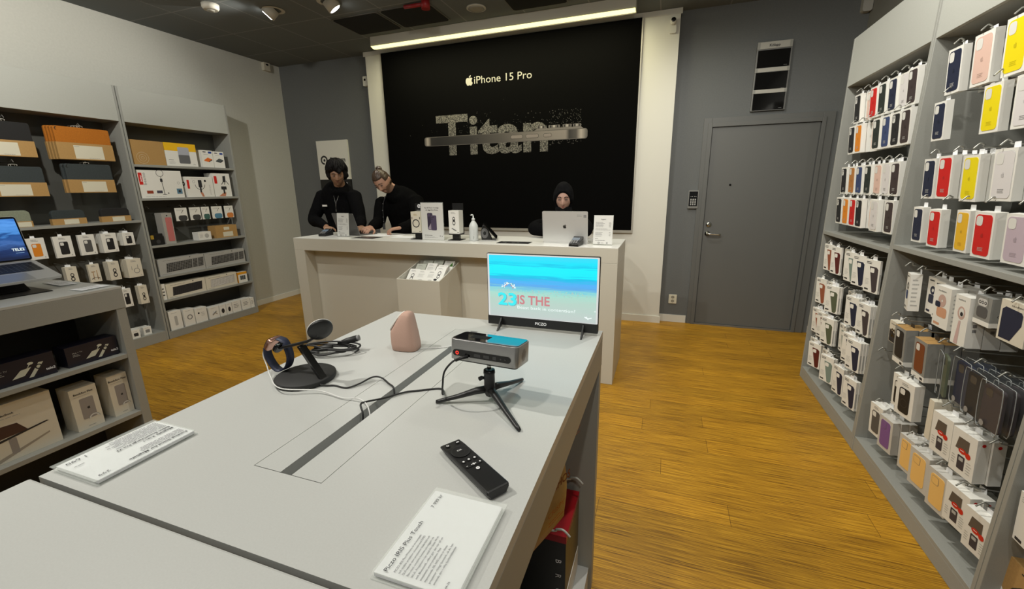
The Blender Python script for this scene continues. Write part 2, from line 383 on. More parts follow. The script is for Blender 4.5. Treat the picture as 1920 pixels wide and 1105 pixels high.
bb.box(1.425, YG - .012, 0, XR, YG, .07, white); bb.box(XL + .012, YG - .012, 0, -3.506, YG, .07, white)
struct('baseboard_back', bb)
# door in the grey wall
dr = empty('door_1', (0.83, YG, 0), kind='structure')
m = M(); o3 = (0.83, YG, 0)
for a, b in ((0.300, 0.372), (1.285, 1.380)):
    m.box(a, YG - .022, 0, b, YG - .001, 2.085, doorgrey)
m.box(0.3721, YG - .022, 2.005, 1.2849, YG - .001, 2.085, doorgrey)
for a, b in ((0.34, 0.378), (1.279, 1.31)): m.box(a, YG - .034, 0, b, YG - .0221, 2.04, doorgrey)
m.box(0.3781, YG - .034, 2.0, 1.2789, YG - .0221, 2.04, doorgrey)
m.build('door_frame', dr, world=True, bevel=.002)
M().box(0.383, YG - .014, .018, 1.274, YG - .0015, 1.998, doorgrey).build('door_leaf', dr, world=True, bevel=.002)
M().box(0.372, YG - .03, 0.0005, 1.285, YG - .0145, .017, mat('threshold', (0.19, 0.19, 0.18), .4, metal=.4)).build('threshold', dr, world=True)
Tdoor = lambda x, z: Matrix.Translation((x, YG - .014, z)) @ Matrix.Rotation(PI/2, 4, 'X')
m = M(); m.lathe([(.026, 0), (.026, .006), (.020, .011), (.010, .012), (.010, .014)], steel, T=Tdoor(.430, 1.066)); m.box(.428, YG - .030, 1.056, .432, YG - .026, 1.076, blackm)
m.build('lock_cylinder', dr, world=True)
m = M(); m.lathe([(.025, 0), (.025, .007), (.012, .010), (.009, .045)], steel, T=Tdoor(.425, .975))
m.tube(catmull([(.425, YG - .056, .975), (.44, YG - .062, .975), (.48, YG - .062, .972), (.53, YG - .060, .970), (.545, YG - .05, .970)]), .0085, steel, 10)
m.build('door_handle', dr, world=True)
M().lathe([(.010, 0), (.010, .004), (.006, .005)], blackg, T=Tdoor(.588, 1.455)).build('peephole', dr, world=True)

# things on the back wall
t = empty('keypad', (0.262, YG, 1.317), label='small black keypad with a metal housing on the grey wall left of the door', cat='keypad')
M().prism(rrect(-.048, -.09, .048, .09, .008), FR(-.0005), 0, .028, mat('keypad_metal', (.30, .30, .28), .35, metal=.7)).build('housing', t)
m = M(); m.prism(rrect(-.040, -.066, .040, .078, .004), FR(-.0286), 0, .003, blackg)
for r in range(4):
    for c in range(3): decal(m, rrect(-.026 + c*.02, -.056 + r*.017, -.014 + c*.02, -.045 + r*.017, .003), FR(-.0286), .0035, inkl)
for c in (-.022, -.008, .012, .024): decal(m, circ(c, .028, .0035, 8), FR(-.0286), .0035, inkl)
m.build('key_panel', t)
t = empty('wall_socket', (0.144, YG, 0.258), label='cream double power socket low on the grey wall beside the door', cat='socket')
cream = mat('socket_cream', (0.66, 0.63, 0.50), .4)
M().prism(rrect(-.041, -.05, .041, .05, .006), FR(-.0005), 0, .012, cream).build('cover_plate', t, bevel=.002)
for k in (-.022, .022):
    m = M(); m.ring(0, k, .0165, .0195, FR(-.0125), .002, cream); decal(m, circ(0, k, .0165), FR(-.0125), .0006, mat('socket_shade', (.30, .28, .22), .5))
    for s_ in (-.0095, .0095): decal(m, circ(s_, k, .003, 10), FR(-.0125), .001, blackm)
    m.build('outlet', t)
t = empty('price_board_display', (0.828, YG, 2.405), label='tall wall display of three black screens with white strips above the door', cat='display')
M().box(-.140, -.030, -.285, .140, -.001, .285, mat('display_frame', (.16, .16, .15), .4, metal=.5)).build('frame', t)
for zc in (.155, -.035, -.205):
    hh = .075 if zc > -.2 else .075
    m = M(); m.box(-.128, -.0325, zc - hh, .128, -.0305, zc + hh - (.005 if zc > 0 else 0), blackg); decal(m, rrect(.085, zc - hh + .012, .112, zc - hh + .014, .0005), FR(-.0325), .0004, inkg); m.build('screen', t)
strip_m = mat('display_strip', (.42, .41, .36), .5)
for zc, hh in ((.263, .028), (.060, .017), (-.120, .016)):
    m = M(); m.box(-.137, -.036, zc - hh, .137, -.0331, zc + hh, strip_m)
    for s_ in (-1, 1): decal(m, rrect(s_*.126 - .01, zc - hh + .002, s_*.126 + .01, zc + hh - .002, .002), FR(-.036), .0005, mat('strip_clip', (.28, .28, .25), .5))
    if zc > .2: m.text('K\u00f6lapp', FR(-.036), 0, zc - .012, .022, .0006, ink, 'c', bold=True)
    m.build('header_strip', t)
def camera_thing(x, y, z, s, label):
    t = empty('security_camera', (x, y, z), label=label, cat='security camera')
    M().prism(rrect(-.028, -.062, .028, .05, .01), FR(-.0005), 0, .02, white).build('mount', t)
    M().lathe([(.026, 0), (.028, .012), (.026, .035), (.018, .042)], white, T=Matrix.Translation((0, -.02, .028)) @ Matrix.Rotation(PI/2 - .3, 4, 'X')).build('camera_body', t)
    M().lathe([(.021, 0), (.019, .006), (.005, .009)], blackg, T=Matrix.Translation((0, -.0597, .0402)) @ Matrix.Rotation(PI/2 - .3, 4, 'X')).build('lens', t)
camera_thing(-0.045, YP, 2.90, 1, 'small white camera at the top right corner of the white banner wall')
t = empty('motion_sensor', (-3.575, YG, 2.75), label='small white wall sensor on the grey wall at the left edge of the banner wall', cat='sensor')
M().prism(rrect(-.03, -.055, .03, .055, .01), FR(-.0005), 0, .045, white).build('housing', t); M().lathe([(.014, 0), (.012, .005), (.004, .007)], blackg, T=Matrix.Translation((0, -.046, .015)) @ Matrix.Rotation(PI/2, 4, 'X')).build('lens', t)
t = empty('motion_sensor', (XL, 4.585, 3.0), rot=(0, 0, PI/2), label='white box sensor under the ceiling on the light grey wall near the corner', cat='sensor')
M().prism(rrect(-.045, -.05, .045, .045, .006), FR(-.0005), 0, .045, mat('sensor_cream', (.55, .52, .42), .5)).build('housing', t); M().prism(circ(0, .02, .018, 16, .011), FR(-.046), 0, .004, blackg).build('lens', t)
t = empty('wall_speaker', (1.468, YG, 2.92), label='narrow white device high on the dark wall in the right-hand corner', cat='speaker')
M().prism(rrect(-.034, -.08, .034, .10, .02), FR(-.0005), 0, .06, mat('device_offwhite', (.40, .39, .35), .5)).build('housing', t)
# forum sign
t = empty('forum_sign', (-4.203, YG, 1.85), label='white square sign reading forum with a round black logo on the grey wall', cat='sign')
m = M(); m.box(-.25, -.03, -.25, .25, -.001, .245, white); fn = FR(-.03)
m.ring(-.145, .0, .036, .058, fn, .0006, ink, a0=-.9, a1=2*PI - 1.5); decal(m, circ(-.140, -.003, .017, 18), fn, .0006, ink)
m.text('forum', fn, -.055, -.028, .062, .0006, ink, 'l', w=.255, bold=True); m.build('sign_panel', t)
t = empty('black_sign', (-4.203, YG, 1.46), label='black lower sign panel with small white marks behind the staff member', cat='sign')
m = M(); m.box(-.25, -.028, -.20, .25, -.001, .138, black); fn = FR(-.028)
decal(m, circ(.155, .10, .008, 10), fn, .0006, paper); m.ring(.185, .088, .006, .011, fn, .0006, paper, 12); m.build('sign_panel', t)

# banner
t = empty('wall_banner_poster', (-1.80, YP, 2.0), label='huge black wall poster with a phone seen from its side and the word Titan', cat='poster')
frm = M(); fm = mat('banner_frame', (.40, .38, .33), .4, metal=.3)
x0, x1, z0, z1 = -3.271, -0.326, 1.002, 3.006
for a in ((x0, z0 - .03, x1 + .012, z0), (x0 - .012, z0 - .03, x0, z1), (x1, z0, x1 + .012, z1)): frm.box(a[0], YP - .022, a[1], a[2], YP - .001, a[3], fm)
frm.build('frame', t, world=True)
m = M(); m.box(x0 + .0005, YP - .02, z0 + .0005, x1 - .0005, YP - .001, z1, mat('banner_black', (0.0016, 0.0016, 0.0015), .9, spec=.06)); m.build('fabric_panel', t, world=True)
fn = lambda u, v, e: (u, YP - .020 - e, v)
pw = mat('banner_text', (.36, .35, .29), .8)
m = M(); m.text('iPhone 15 Pro', fn, -2.085, 2.578, .078, .0008, pw, 'l', w=.665); apple(m, fn, -2.145, 2.617, .105, .0008, pw); m.build('product_lettering', t, world=True)
m = M(); spk = speckle_mat(); m.text('Titan', fn, -2.585, 1.85, .435, .0008, spk, 'l', w=1.345, bold=True)
rnd = random.Random(4)
for i in range(520):
    gx = rnd.gauss(0, 1); u = -1.75 + gx*.42; v = 2.08 + rnd.gauss(0, 1)*.09
    if i % 2: u = -1.15 + rnd.random()*.35 - .08; v = 1.9 + rnd.random()*.35
    r_ = .0022 + .003*rnd.random(); decal(m, circ(u, v, r_, 5), fn, .0006, mat('dust_print', (.05, .047, .04), .8))
m.build('speckled_lettering', t, world=True)
m = M(); pm = phone_print_mat(); dk = mat('print_dark', (.015, .014, .013), .8)
decal(m, rrect(-2.752, 1.947, -.816, 2.050, .028), fn, .0018, mat('print_edge', (.10, .09, .08), .8)); decal(m, rrect(-2.742, 1.953, -.826, 2.044, .024), fn, .0022, pm)
decal(m, [(-1.40, 2.051), (-.86, 2.051), (-.885, 2.070), (-1.36, 2.070)], fn, .002, mat('print_bump', (.16, .145, .13), .8))
for a, b in ((-1.36, -1.27), (-1.235, -1.11), (-1.08, -.985), (-.97, -.885)):
    decal(m, rrect(a, 2.071, b, 2.100, .006), fn, .002, mat('print_lens', (.14, .125, .115), .8))
    for q in range(3): decal(m, rrect(a + (b-a)*(.12 + .3*q), 2.074, a + (b-a)*(.26 + .3*q), 2.097, .002), fn, .0024, [dk, mat('print_lens_hi', (.42, .39, .35), .8), dk][q])
for a, b, c in ((-1.665, -1.525, .017), (-1.49, -1.345, .017), (-1.29, -1.20, .016)):
    decal(m, rrect(a, 1.998 - c - .001, b, 2.004 + c, .016), fn, .0026, dk); decal(m, rrect(a + .003, 1.998 - c + .002, b - .003, 2.004 + c - .003, .014), fn, .003, mat('print_button', (.22, .19, .17), .8))
decal(m, circ(-2.06, 2.005, .006, 10), fn, .0026, dk)
m.build('phone_picture', t, world=True)

# ceiling fixtures
t = empty('linear_wall_lamp', (-1.74, 4.33, 3.0), label='long white linear lamp with a glowing strip hanging above the black poster', cat='lamp')
lw = mat('lamp_housing', (.55, .53, .46), .45)
m = M(); m.prism([(4.295, 2.955), (4.298, 3.048), (4.40, 3.048), (4.40, 2.945), (4.33, 2.945)], lambda u, v, e: (e, u, v), -3.110, -.358, lw); m.build('housing', t, world=True)
glow = mat('lamp_glow', (1, 1, 1), .5, emit=(1.0, .93, .36), estr=1.7)
M().prism([(4.2948, 2.955), (4.330, 2.944), (4.36, 2.944), (4.36, 2.9405), (4.328, 2.9395), (4.290, 2.953)], lambda u, v, e: (e, u, v), -3.106, -.362, glow).build('light_strip', t, world=True)
ld = bpy.data.lights.new('strip_lamp', 'AREA'); ld.shape = 'RECTANGLE'; ld.size = 2.7; ld.size_y = .04; ld.energy = 26; ld.color = (1, .93, .62)
lo = bpy.data.objects.new('strip_lamp_light', ld); COL.objects.link(lo); lo.location = (-1.735, 4.33, 2.932); lo.rotation_euler = (math.radians(18), 0, 0)
def spot_fixture(x, y, aim, label, on=True):
    t = empty('ceiling_spotlight', (x, y, CZ), label=label, cat='ceiling lamp')
    wm = mat('lamp_cream', (.52, .50, .43), .5)
    M().ring(0, 0, .062, .095, FLAT(-.004), 0, wm).build('trim_ring', t)
    d = Vector(aim).normalized(); T = Matrix.Translation((0, 0, .015)) @ d.to_track_quat('Z', 'Y').to_matrix().to_4x4()
    m = M(); m.lathe([(.060, 0), (.060, .085), (.050, .085), (.046, .070)], wm, T=T); m.build('lamp_head', t)
    M().lathe([(.046, .0865), (.040, .0885), (.010, .089)], mat('lamp_lens_lit', (1, 1, 1), .4, emit=(1, 1, .96), estr=14.0), T=T).build('lamp_lens', t)
spot_fixture(-3.47, 3.40, (-.75, -.35, -.85), 'tilted white ceiling spotlight, the lit one farther from the poster')
spot_fixture(-2.89, 3.44, (.45, .45, -.80), 'tilted white ceiling spotlight nearest the black ceiling vents')
for x, y, l in ((-1.55, -.15, 'left'), (.35, 2.3, 'right')): pass
t = empty('smoke_detector', (-3.88, 3.11, CZ), label='round white smoke detector on the dark ceiling left of the spotlights', cat='smoke detector')
wm = mat('lamp_cream', (.52, .50, .43), .5)
M().lathe([(.055, -.045), (.066, -.03), (.068, -.0005)][::-1], wm).build('housing', t); M().lathe([(.030, -.0455), (.028, -.055), (.02, -.058)], mat('detector_grille', (.25, .24, .2), .5)).build('sensor_grille', t)
t = empty('ceiling_speaker', (-1.743, 4.026, CZ), label='flat round speaker in the dark ceiling above the poster', cat='speaker')
m = M(); m.lathe([(.088, -.0005), (.090, -.010), (.076, -.012)], wm); m.build('trim_ring', t); M().lathe([(.074, -.0125), (.05, -.014), (.01, -.014)], mat('speaker_mesh', (.33, .32, .28), .6)).build('speaker_grille', t)
for (cx, cy, l) in ((-2.90, 3.99, 'black square ceiling vent with a pale frame beside the tilted spotlight'), (-2.35, 3.98, 'black square ceiling vent behind the red sprinkler pipe'), (-1.19, 3.99, 'black square ceiling vent farthest right above the poster')):
    t = empty('ceiling_vent', (cx, cy, CZ), label=l, cat='vent')
    m = M(); m.prism(rrect(-.265, -.225, .265, .225, .03), FLAT(0), -.0015, -.006, mat('vent_frame', (.13, .128, .115), .6)); m.build('frame', t)
    M().prism(rrect(-.25, -.212, .25, .212, .03), FLAT(0), -.0065, -.009, mat('vent_shade', (.004, .004, .004), .9)).build('opening_shade', t)  # dark sheet painted in for the shade inside the vent opening
t = empty('sprinkler_pipe', (-2.09, 3.72, CZ), label='red sprinkler pipe fitting hanging at the ceiling vent', cat='pipe')
redp = mat('pipe_red', (.28, .008, .010), .5)
m = M(); m.tube([(0, 0, -.001), (0, 0, -.07)], .038, redp, 16); m.build('fitting', t); M().tube([(-.032, 0, -.03), (-.22, .01, -.022)], .016, redp, 12).build('branch_pipe', t)

# ================================================================ counter
t = empty('service_counter', (-1.75, 3.3, 0), label='long white service counter with a recessed front behind the display table', cat='counter')
x0, x1, y0, y1, zt = -3.213, -.288, 3.025, 3.584, 1.036
cs = counter_m
M().box(x0, y0, zt - .006, x1, y1, zt, countertop_m).build('countertop', t, world=True, bevel=.0015)
M().box(x0, y0, .925, x1, y1, zt - .0065, cs).build('front_beam', t, world=True, bevel=.0015)
M().box(x0, y0, 0.0005, x0 + .115, y1, .9245, cs).build('side_panel', t, world=True, bevel=.0015)
M().box(x1 - .13, y0, 0.0005, x1, y1, .9245, cs).build('side_panel', t, world=True, bevel=.0015)
M().box(x0 + .1155, y0 + .12, 0.0005, x1 - .1305, y0 + .14, .9245, cs).build('front_panel', t, world=True)
# free-standing bin with parcels in front of the counter recess
bx0, bx1, by0, by1 = -1.955, -1.575, 2.78, 3.14
t = empty('display_bin', ((bx0+bx1)/2, (by0+by1)/2, 0), label='square white bin full of small packages in front of the counter', cat='bin')
m = M(); w_ = .008; h0, h1 = .772, .865
def slant(m, x0, x1, ya, yb, mt):
    za = h0 + (ya-by0)/(by1-by0)*(h1-h0); zb = h0 + (yb-by0)/(by1-by0)*(h1-h0)
    m.add([(x0, ya, 0.0005), (x1, ya, 0.0005), (x1, yb, 0.0005), (x0, yb, 0.0005), (x0, ya, za), (x1, ya, za), (x1, yb, zb), (x0, yb, zb)], [(0, 1, 2, 3), (4, 5, 6, 7), (0, 1, 5, 4), (1, 2, 6, 5), (2, 3, 7, 6), (3, 0, 4, 7)], mt)
slant(m, bx0, bx1, by0, by0 + w_, cs); slant(m, bx0, bx1, by1 - w_, by1, cs); slant(m, bx0, bx0 + w_, by0 + w_, by1 - w_, cs); slant(m, bx1 - w_, bx1, by0 + w_, by1 - w_, cs)
m.build('bin_wall', t, world=True); M().box(bx0 + .009, by0 + .009, .60, bx1 - .009, by1 - .009, .61, cs).build('bin_floor', t, world=True)
gr = mat('print_green', (.06, .20, .03), .5)
def parcel(x, y, z, rz, tilt, label, kind, w=.088, h=.15, d=.022):
    t = empty('packaged_screen_protector', (x, y, z), (tilt, 0, rz), label, 'package', 'packages in the counter bin')
    m = M(); pm = boxw if kind != 'grey' else mat('pack_greygreen', (.50, .52, .45), .5)
    m.box(-w/2, -d/2, 0, w/2, d/2, h, pm); fn = FR(-d/2)
    m.lines(fn, -w*.3, w*.2, h*.82, h*.92, 2, .0004, inkg)
    if kind == 'cable':
        m.ring(-.0, h*.55, .010, .014, fn, .0005, ink, ry=1.6); m.ring(0, h*.35, .009, .013, fn, .0005, ink, ry=1.6); decal(m, rrect(-.03, .01, .0, .03, .01), fn, .0005, ink)
    elif kind == 'green': decal(m, [(w*.1, h*.62), (w*.46, h*.62), (w*.3, h*.9)], fn, .0005, gr)
    else: m.lines(fn, -w*.35, w*.3, h*.5, h*.75, 4, .0004, inkl, seed=int(x*100) % 9); decal(m, circ(w*.05, h*.3, w*.25, 16, h*.07), fn, .0005, inkl)
    m.build('carton', t)
pl = [(-1.888, 2.855, .715, .03, 'cable', 'white cable package at the left end of the front row in the bin'), (-1.800, 2.835, .715, 0, 'plain', 'pale package in the bin front row just right of the left cable package'),
      (-1.712, 2.835, .715, 0, 'plain', 'pale package in the middle of the bin front row'), (-1.640, 2.850, .745, 0, 'cable', 'white cable package at the right end of the bin front row'),
      (-1.865, 2.93, .745, .05, 'grey', 'grey-green package in the second bin row, left end'), (-1.765, 2.925, .755, 0, 'plain', 'pale package in the middle of the second bin row'), (-1.665, 2.925, .745, 0, 'green', 'package with a green triangle in the second bin row'),
      (-1.85, 3.01, .765, 0, 'grey', 'grey-green package at the back of the bin, left end'), (-1.75, 3.01, .772, 0, 'grey', 'grey-green package at the back of the bin, middle'), (-1.65, 3.01, .765, 0, 'green', 'green-marked package at the back right of the bin')]
for x, y, z, rz, k, l in pl: parcel(x, y, z, rz, -.85, l, k)

# ================================================================ shelving along the side walls
HDR = mat('shelf_header', (.40, .41, .375), .5, noise_amt=.03, nscale=200)
def shelf_unit(side, y0, y1, xf, xb, Ht, zh, shelves, zp, hooks, label, hookx=None):
    s_ = 1 if side == 'R' else -1          # depth direction of the unit
    t = empty('wall_shelving_unit', ((xf+xb)/2, (y0+y1)/2, 0), label=label, cat='shelving unit', group='wall shelving units')
    th = .018; f = lambda a, b: (min(a, b), max(a, b))
    for a, b in ((y0 + .001, y0 + th), (y1 - th, y1 - .001)): M().box(xf, a, .0005, xb, b, Ht, laminate).build('side_panel', t, world=True, bevel=.0015)
    M().box(xf + s_*.001, y0 + th + .0005, zh, xf + s_*.019, y1 - th - .0005, Ht, HDR).build('header_panel', t, world=True, bevel=.001)
    M().box(xf + s_*.0195, y0 + th + .0005, zh, xb - s_*.01, y1 - th - .0005, zh + .018, laminate).build('top_panel', t, world=True)
    m = M(); m.box(xb - s_*.008, y0 + th + .0005, zp, xb, y1 - th - .0005, Ht, lam_dark)
    m.build('back_panel', t, world=True)
    m = M(); m.box(xf + s_*.002, y0 + th + .0005, 0.0005, xf + s_*.02, y1 - th - .0005, zp - .0185, laminate); m.box(xf + s_*.002, y0 + th + .0005, zp - .018, xb - s_*.0085, y1 - th - .0005, zp, laminate); m.build('plinth', t, world=True, bevel=.001)
    for z, dep in shelves: M().box(xf + s_*dep, y0 + th + .0005, z - .022, xb - s_*.0085, y1 - th - .0005, z, laminate).build('shelf', t, world=True, bevel=.001)
    M_ = {}
    for (hy, hz, L) in hooks:
        xt = (hookx if hookx is not None else xf); x_end = xt - s_*(-.0)   # tip x
        key = round(L, 3)
        if key not in M_:
            m = M(); P = catmull([(0, 0, 0), (-s_*(L - .05), 0, 0), (-s_*(L - .02), 0, .010), (-s_*(L - .008), 0, .016), (-s_*L, 0, .010), (-s_*(L + .012), 0, -.004)], 4); m.tube(P, .0028, hookm, 6)
            M_[key] = m.mesh('hook')
        link('hook', M_[key], t, (xb - s_*.009 - t.location.x, hy - t.location.y, hz - t.location.z))
    return t
XRF, XRB = 1.08, 1.49
HL = XRB - XRF + .03
hk = []
AY = [3.44 - .1115*k for k in range(7)]
for z in (2.008, 1.823, 1.575, 1.382): hk += [(y, z, HL - .05) for y in AY]
AY2 = [3.505, 3.345, 3.18, 3.11, 2.99, 2.82]
for z in (1.058, .818, .602, .366): hk += [(y, z, HL - .05) for y in AY2]
shelf_unit('R', 2.63, 3.64, XRF, XRB, 2.36, 2.07, [(1.128, .0)], .087, hk, 'far right-hand shelving unit hung with phone cases, next to the door')
BY = [2.455, 2.29, 2.17, 2.03, 1.87]
hk = [(y, z, HL - .05) for z in (1.575, 1.382) for y in BY] + [(2.455, 2.008, HL-.05), (2.29, 2.008, HL-.05), (2.12, 2.008, HL-.05), (2.455, 1.823, HL-.05), (2.15, 1.823, HL-.05), (1.99, 1.823, HL-.05)]
hk += [(y, z, HL - .05) for z, ys in ((1.075, (2.465, 2.36, 2.22, 2.06, 1.93, 1.79)), (.825, (2.49, 2.40, 2.235, 2.10, 2.0, 1.88, 1.76)), (.60, (2.36, 2.25)), (.60, (1.985, 1.85, 1.72)), (.37, (2.48, 2.37, 2.16, 2.07, 1.94, 1.81, 1.70))) for y in ys]
hk += [(2.55, .62, HL - .05)]
shelf_unit('R', 1.61, 2.63, XRF, XRB, 2.36, 2.07, [(1.155, .0)], .087, hk, 'right-hand shelving unit nearest the camera hung with phone cases and glass protectors')
shelf_unit('R', .59, 1.61, XRF, XRB, 2.36, 2.07, [(1.155, .0)], .087, [], 'right-hand shelving unit cut off by the picture edge')
XLF, XLB = -4.68, -4.94
l1h = [(1.91, 1.135, .20), (2.075, 1.135, .20), (2.235, 1.13, .20), (2.395, 1.13, .20), (2.55, 1.125, .2), (2.085, .875, .2), (2.235, .875, .2), (2.38, .875, .2), (2.545, .875, .2), (2.43, .61, .2), (2.565, .61, .2),
       (2.395, 2.015, .21), (1.95, 2.02, .2), (2.375, 1.715, .21), (1.93, 1.70, .21)]
shelf_unit('L', 1.70, 2.695, XLF, XLB, 2.384, 2.085, [(1.206, .0)], .10, l1h, 'left wall shelving unit with laptop sleeves behind the open laptop')
l2h = [(y, 1.315, .20) for y in (3.087, 3.229, 3.342, 3.47, 3.61)] + [(2.80, 1.31, .17), (2.93, 1.24, .17)]
shelf_unit('L', 2.70, 3.735, XLF, XLB, 2.384, 2.085, [(1.716, .002), (1.405, .002), (.952, .002), (.642, .002), (.403, .002)], .075, l2h, 'left wall shelving unit stacked with white boxes and keyboards, nearest the counter')
shelf_unit('L', .70, 1.695, XLF, XLB, 2.384, 2.085, [(1.206, .0)], .10, [], 'left wall shelving unit mostly hidden behind the open laptop')

# ================================================================ display tables
def table_slab(m, x0, y0, x1, y1, z0, z1, mt, ms):
    m.box(x0, y0, z1 - .012, x1, y1, z1, mt); m.box(x0, y0, z0, x1, y1, z1 - .0125, ms)
TZ = 1.0
tx0, tx1, ty0, ty1 = -.943, -.162, .310, 1.322
t = empty('display_table', ((tx0+tx1)/2, (ty0+ty1)/2, 0), label='pale grey display table with a cable slot carrying the projector and screen', cat='table', group='grey display tables')
# top with the flush cable hatch and slot
top = M(); hx0, hx1, hy0, hy1 = -.628, -.484, .445, 1.198; g = .0013
for a in ((tx0, ty0, hx0, ty1), (hx1, ty0, tx1, ty1), (hx0, ty0, hx1, hy0), (hx0, hy1, hx1, ty1)): top.box(a[0], a[1], TZ - .02, a[2], a[3], TZ, tabletop_m)
top.build('tabletop', t, world=True)
M().box(hx0, hy0, TZ - .04, hx1, hy1, TZ - .0205, mat('slot_dark', (.035, .035, .035), .6)).build('cable_tray', t, world=True)
M().box(hx0 + g, hy0 + g, TZ - .0200, -.570, hy1 - g, TZ, tabletop_m).build('hatch_cover', t, world=True)
M().box(-.546, hy0 + g, TZ - .0200, hx1 - g, hy1 - g, TZ, tabletop_m).build('hatch_cover', t, world=True)
m = M(); m.box(-.5695, hy1 - .07, TZ - .0198, -.5465, hy1 - g, TZ - .0005, mat('slot_cap', (.20, .20, .20), .5)); m.build('slot_cap', t, world=True)
for nm, a in (('apron', (tx1 - .02, ty0, .883, tx1, ty1, TZ - .0205)), ('apron', (tx0, ty0, .883, tx0 + .02, ty1, TZ - .0205)), ('apron', (tx0 + .0205, ty1 - .02, .883, tx1 - .0205, ty1, TZ - .0205))):
    M().box(*a, tableside_m).build(nm, t, world=True, bevel=.0012)
M().box(tx0 + .001, ty1 - .041, .0005, tx1 - .001, ty1 - .001, .8825, tableside_m).build('end_panel', t, world=True, bevel=.0012)
M().box(tx0 + .001, ty0 + .001, .0005, tx1 - .03, ty0 + .02, .8825, laminate).build('end_panel', t, world=True)
M().box(-.57, ty0 + .0205, .12, -.55, ty1 - .0415, .8825, mat('pegboard_black', (.02, .02, .018), .7)).build('hanging_panel', t, world=True)
M().box(tx0 + .02, ty0 + .0205, .0005, tx1 - .012, ty1 - .0415, .10, mat('plinth_white', (.5, .5, .48), .5)).build('plinth', t, world=True, bevel=.001)
for hy, hz in ((1.175, .845), (1.03, .80), (1.22, .50), (1.02, .47), (.90, .33)):
    m = M(); m.tube(catmull([(-.549, hy, hz), (-.27, hy, hz), (-.235, hy, hz + .010), (-.215, hy, hz + .012), (-.195, hy, hz - .006)], 4), .0035, mat('hook_pale', (.55, .55, .5), .35), 7); m.build('hook', t, world=True)
# the table in the foreground
t = empty('display_table', (-.55, -.2, 0), label='empty pale grey display table in the foreground, cut off by the lower picture edge', cat='table', group='grey display tables')
M().box(-.952, -.70, TZ - .022, -.150, .3035, TZ, tabletop_m).build('tabletop', t, world=True, bevel=.004)
M().box(-.948, -.696, .883, -.154, .3005, TZ - .0225, tableside_m).build('apron', t, world=True)
M().box(-.90, -.66, .0005, -.20, .28, .8825, laminate).build('cabinet_body', t, world=True)
# left display table
lx1, lx0, ly1, ly0 = -2.555, -3.335, 1.309, .15
t = empty('display_table', ((lx0+lx1)/2, (ly0+ly1)/2, 0), label='grey display table on the left with boxed goods on two open shelves under the laptop', cat='table', group='grey display tables')
M().box(lx0, ly0, TZ - .012, lx1, ly1, TZ, tabletop_m).build('tabletop', t, world=True, bevel=.001)
M().box(lx0, ly0, .889, lx1, ly1, TZ - .0125, laminate).build('apron', t, world=True, bevel=.001)
M().box(lx0 + .002, ly1 - .042, .0005, lx1 - .002, ly1 - .002, .8885, laminate).build('end_panel', t, world=True, bevel=.001)
M().box(lx0 + .002, ly0 + .002, .0005, lx1 - .002, ly0 + .042, .8885, laminate).build('end_panel', t, world=True)
M().box(-2.96, ly0 + .0425, .0005, -2.94, ly1 - .0425, .8885, mat('cabinet_dark', (.045, .045, .038), .7)).build('back_panel', t, world=True)
for z in (.652, .330): M().box(-2.939, ly0 + .0425, z - .022, lx1 - .002, ly1 - .0425, z, laminate).build('shelf', t, world=True, bevel=.001)

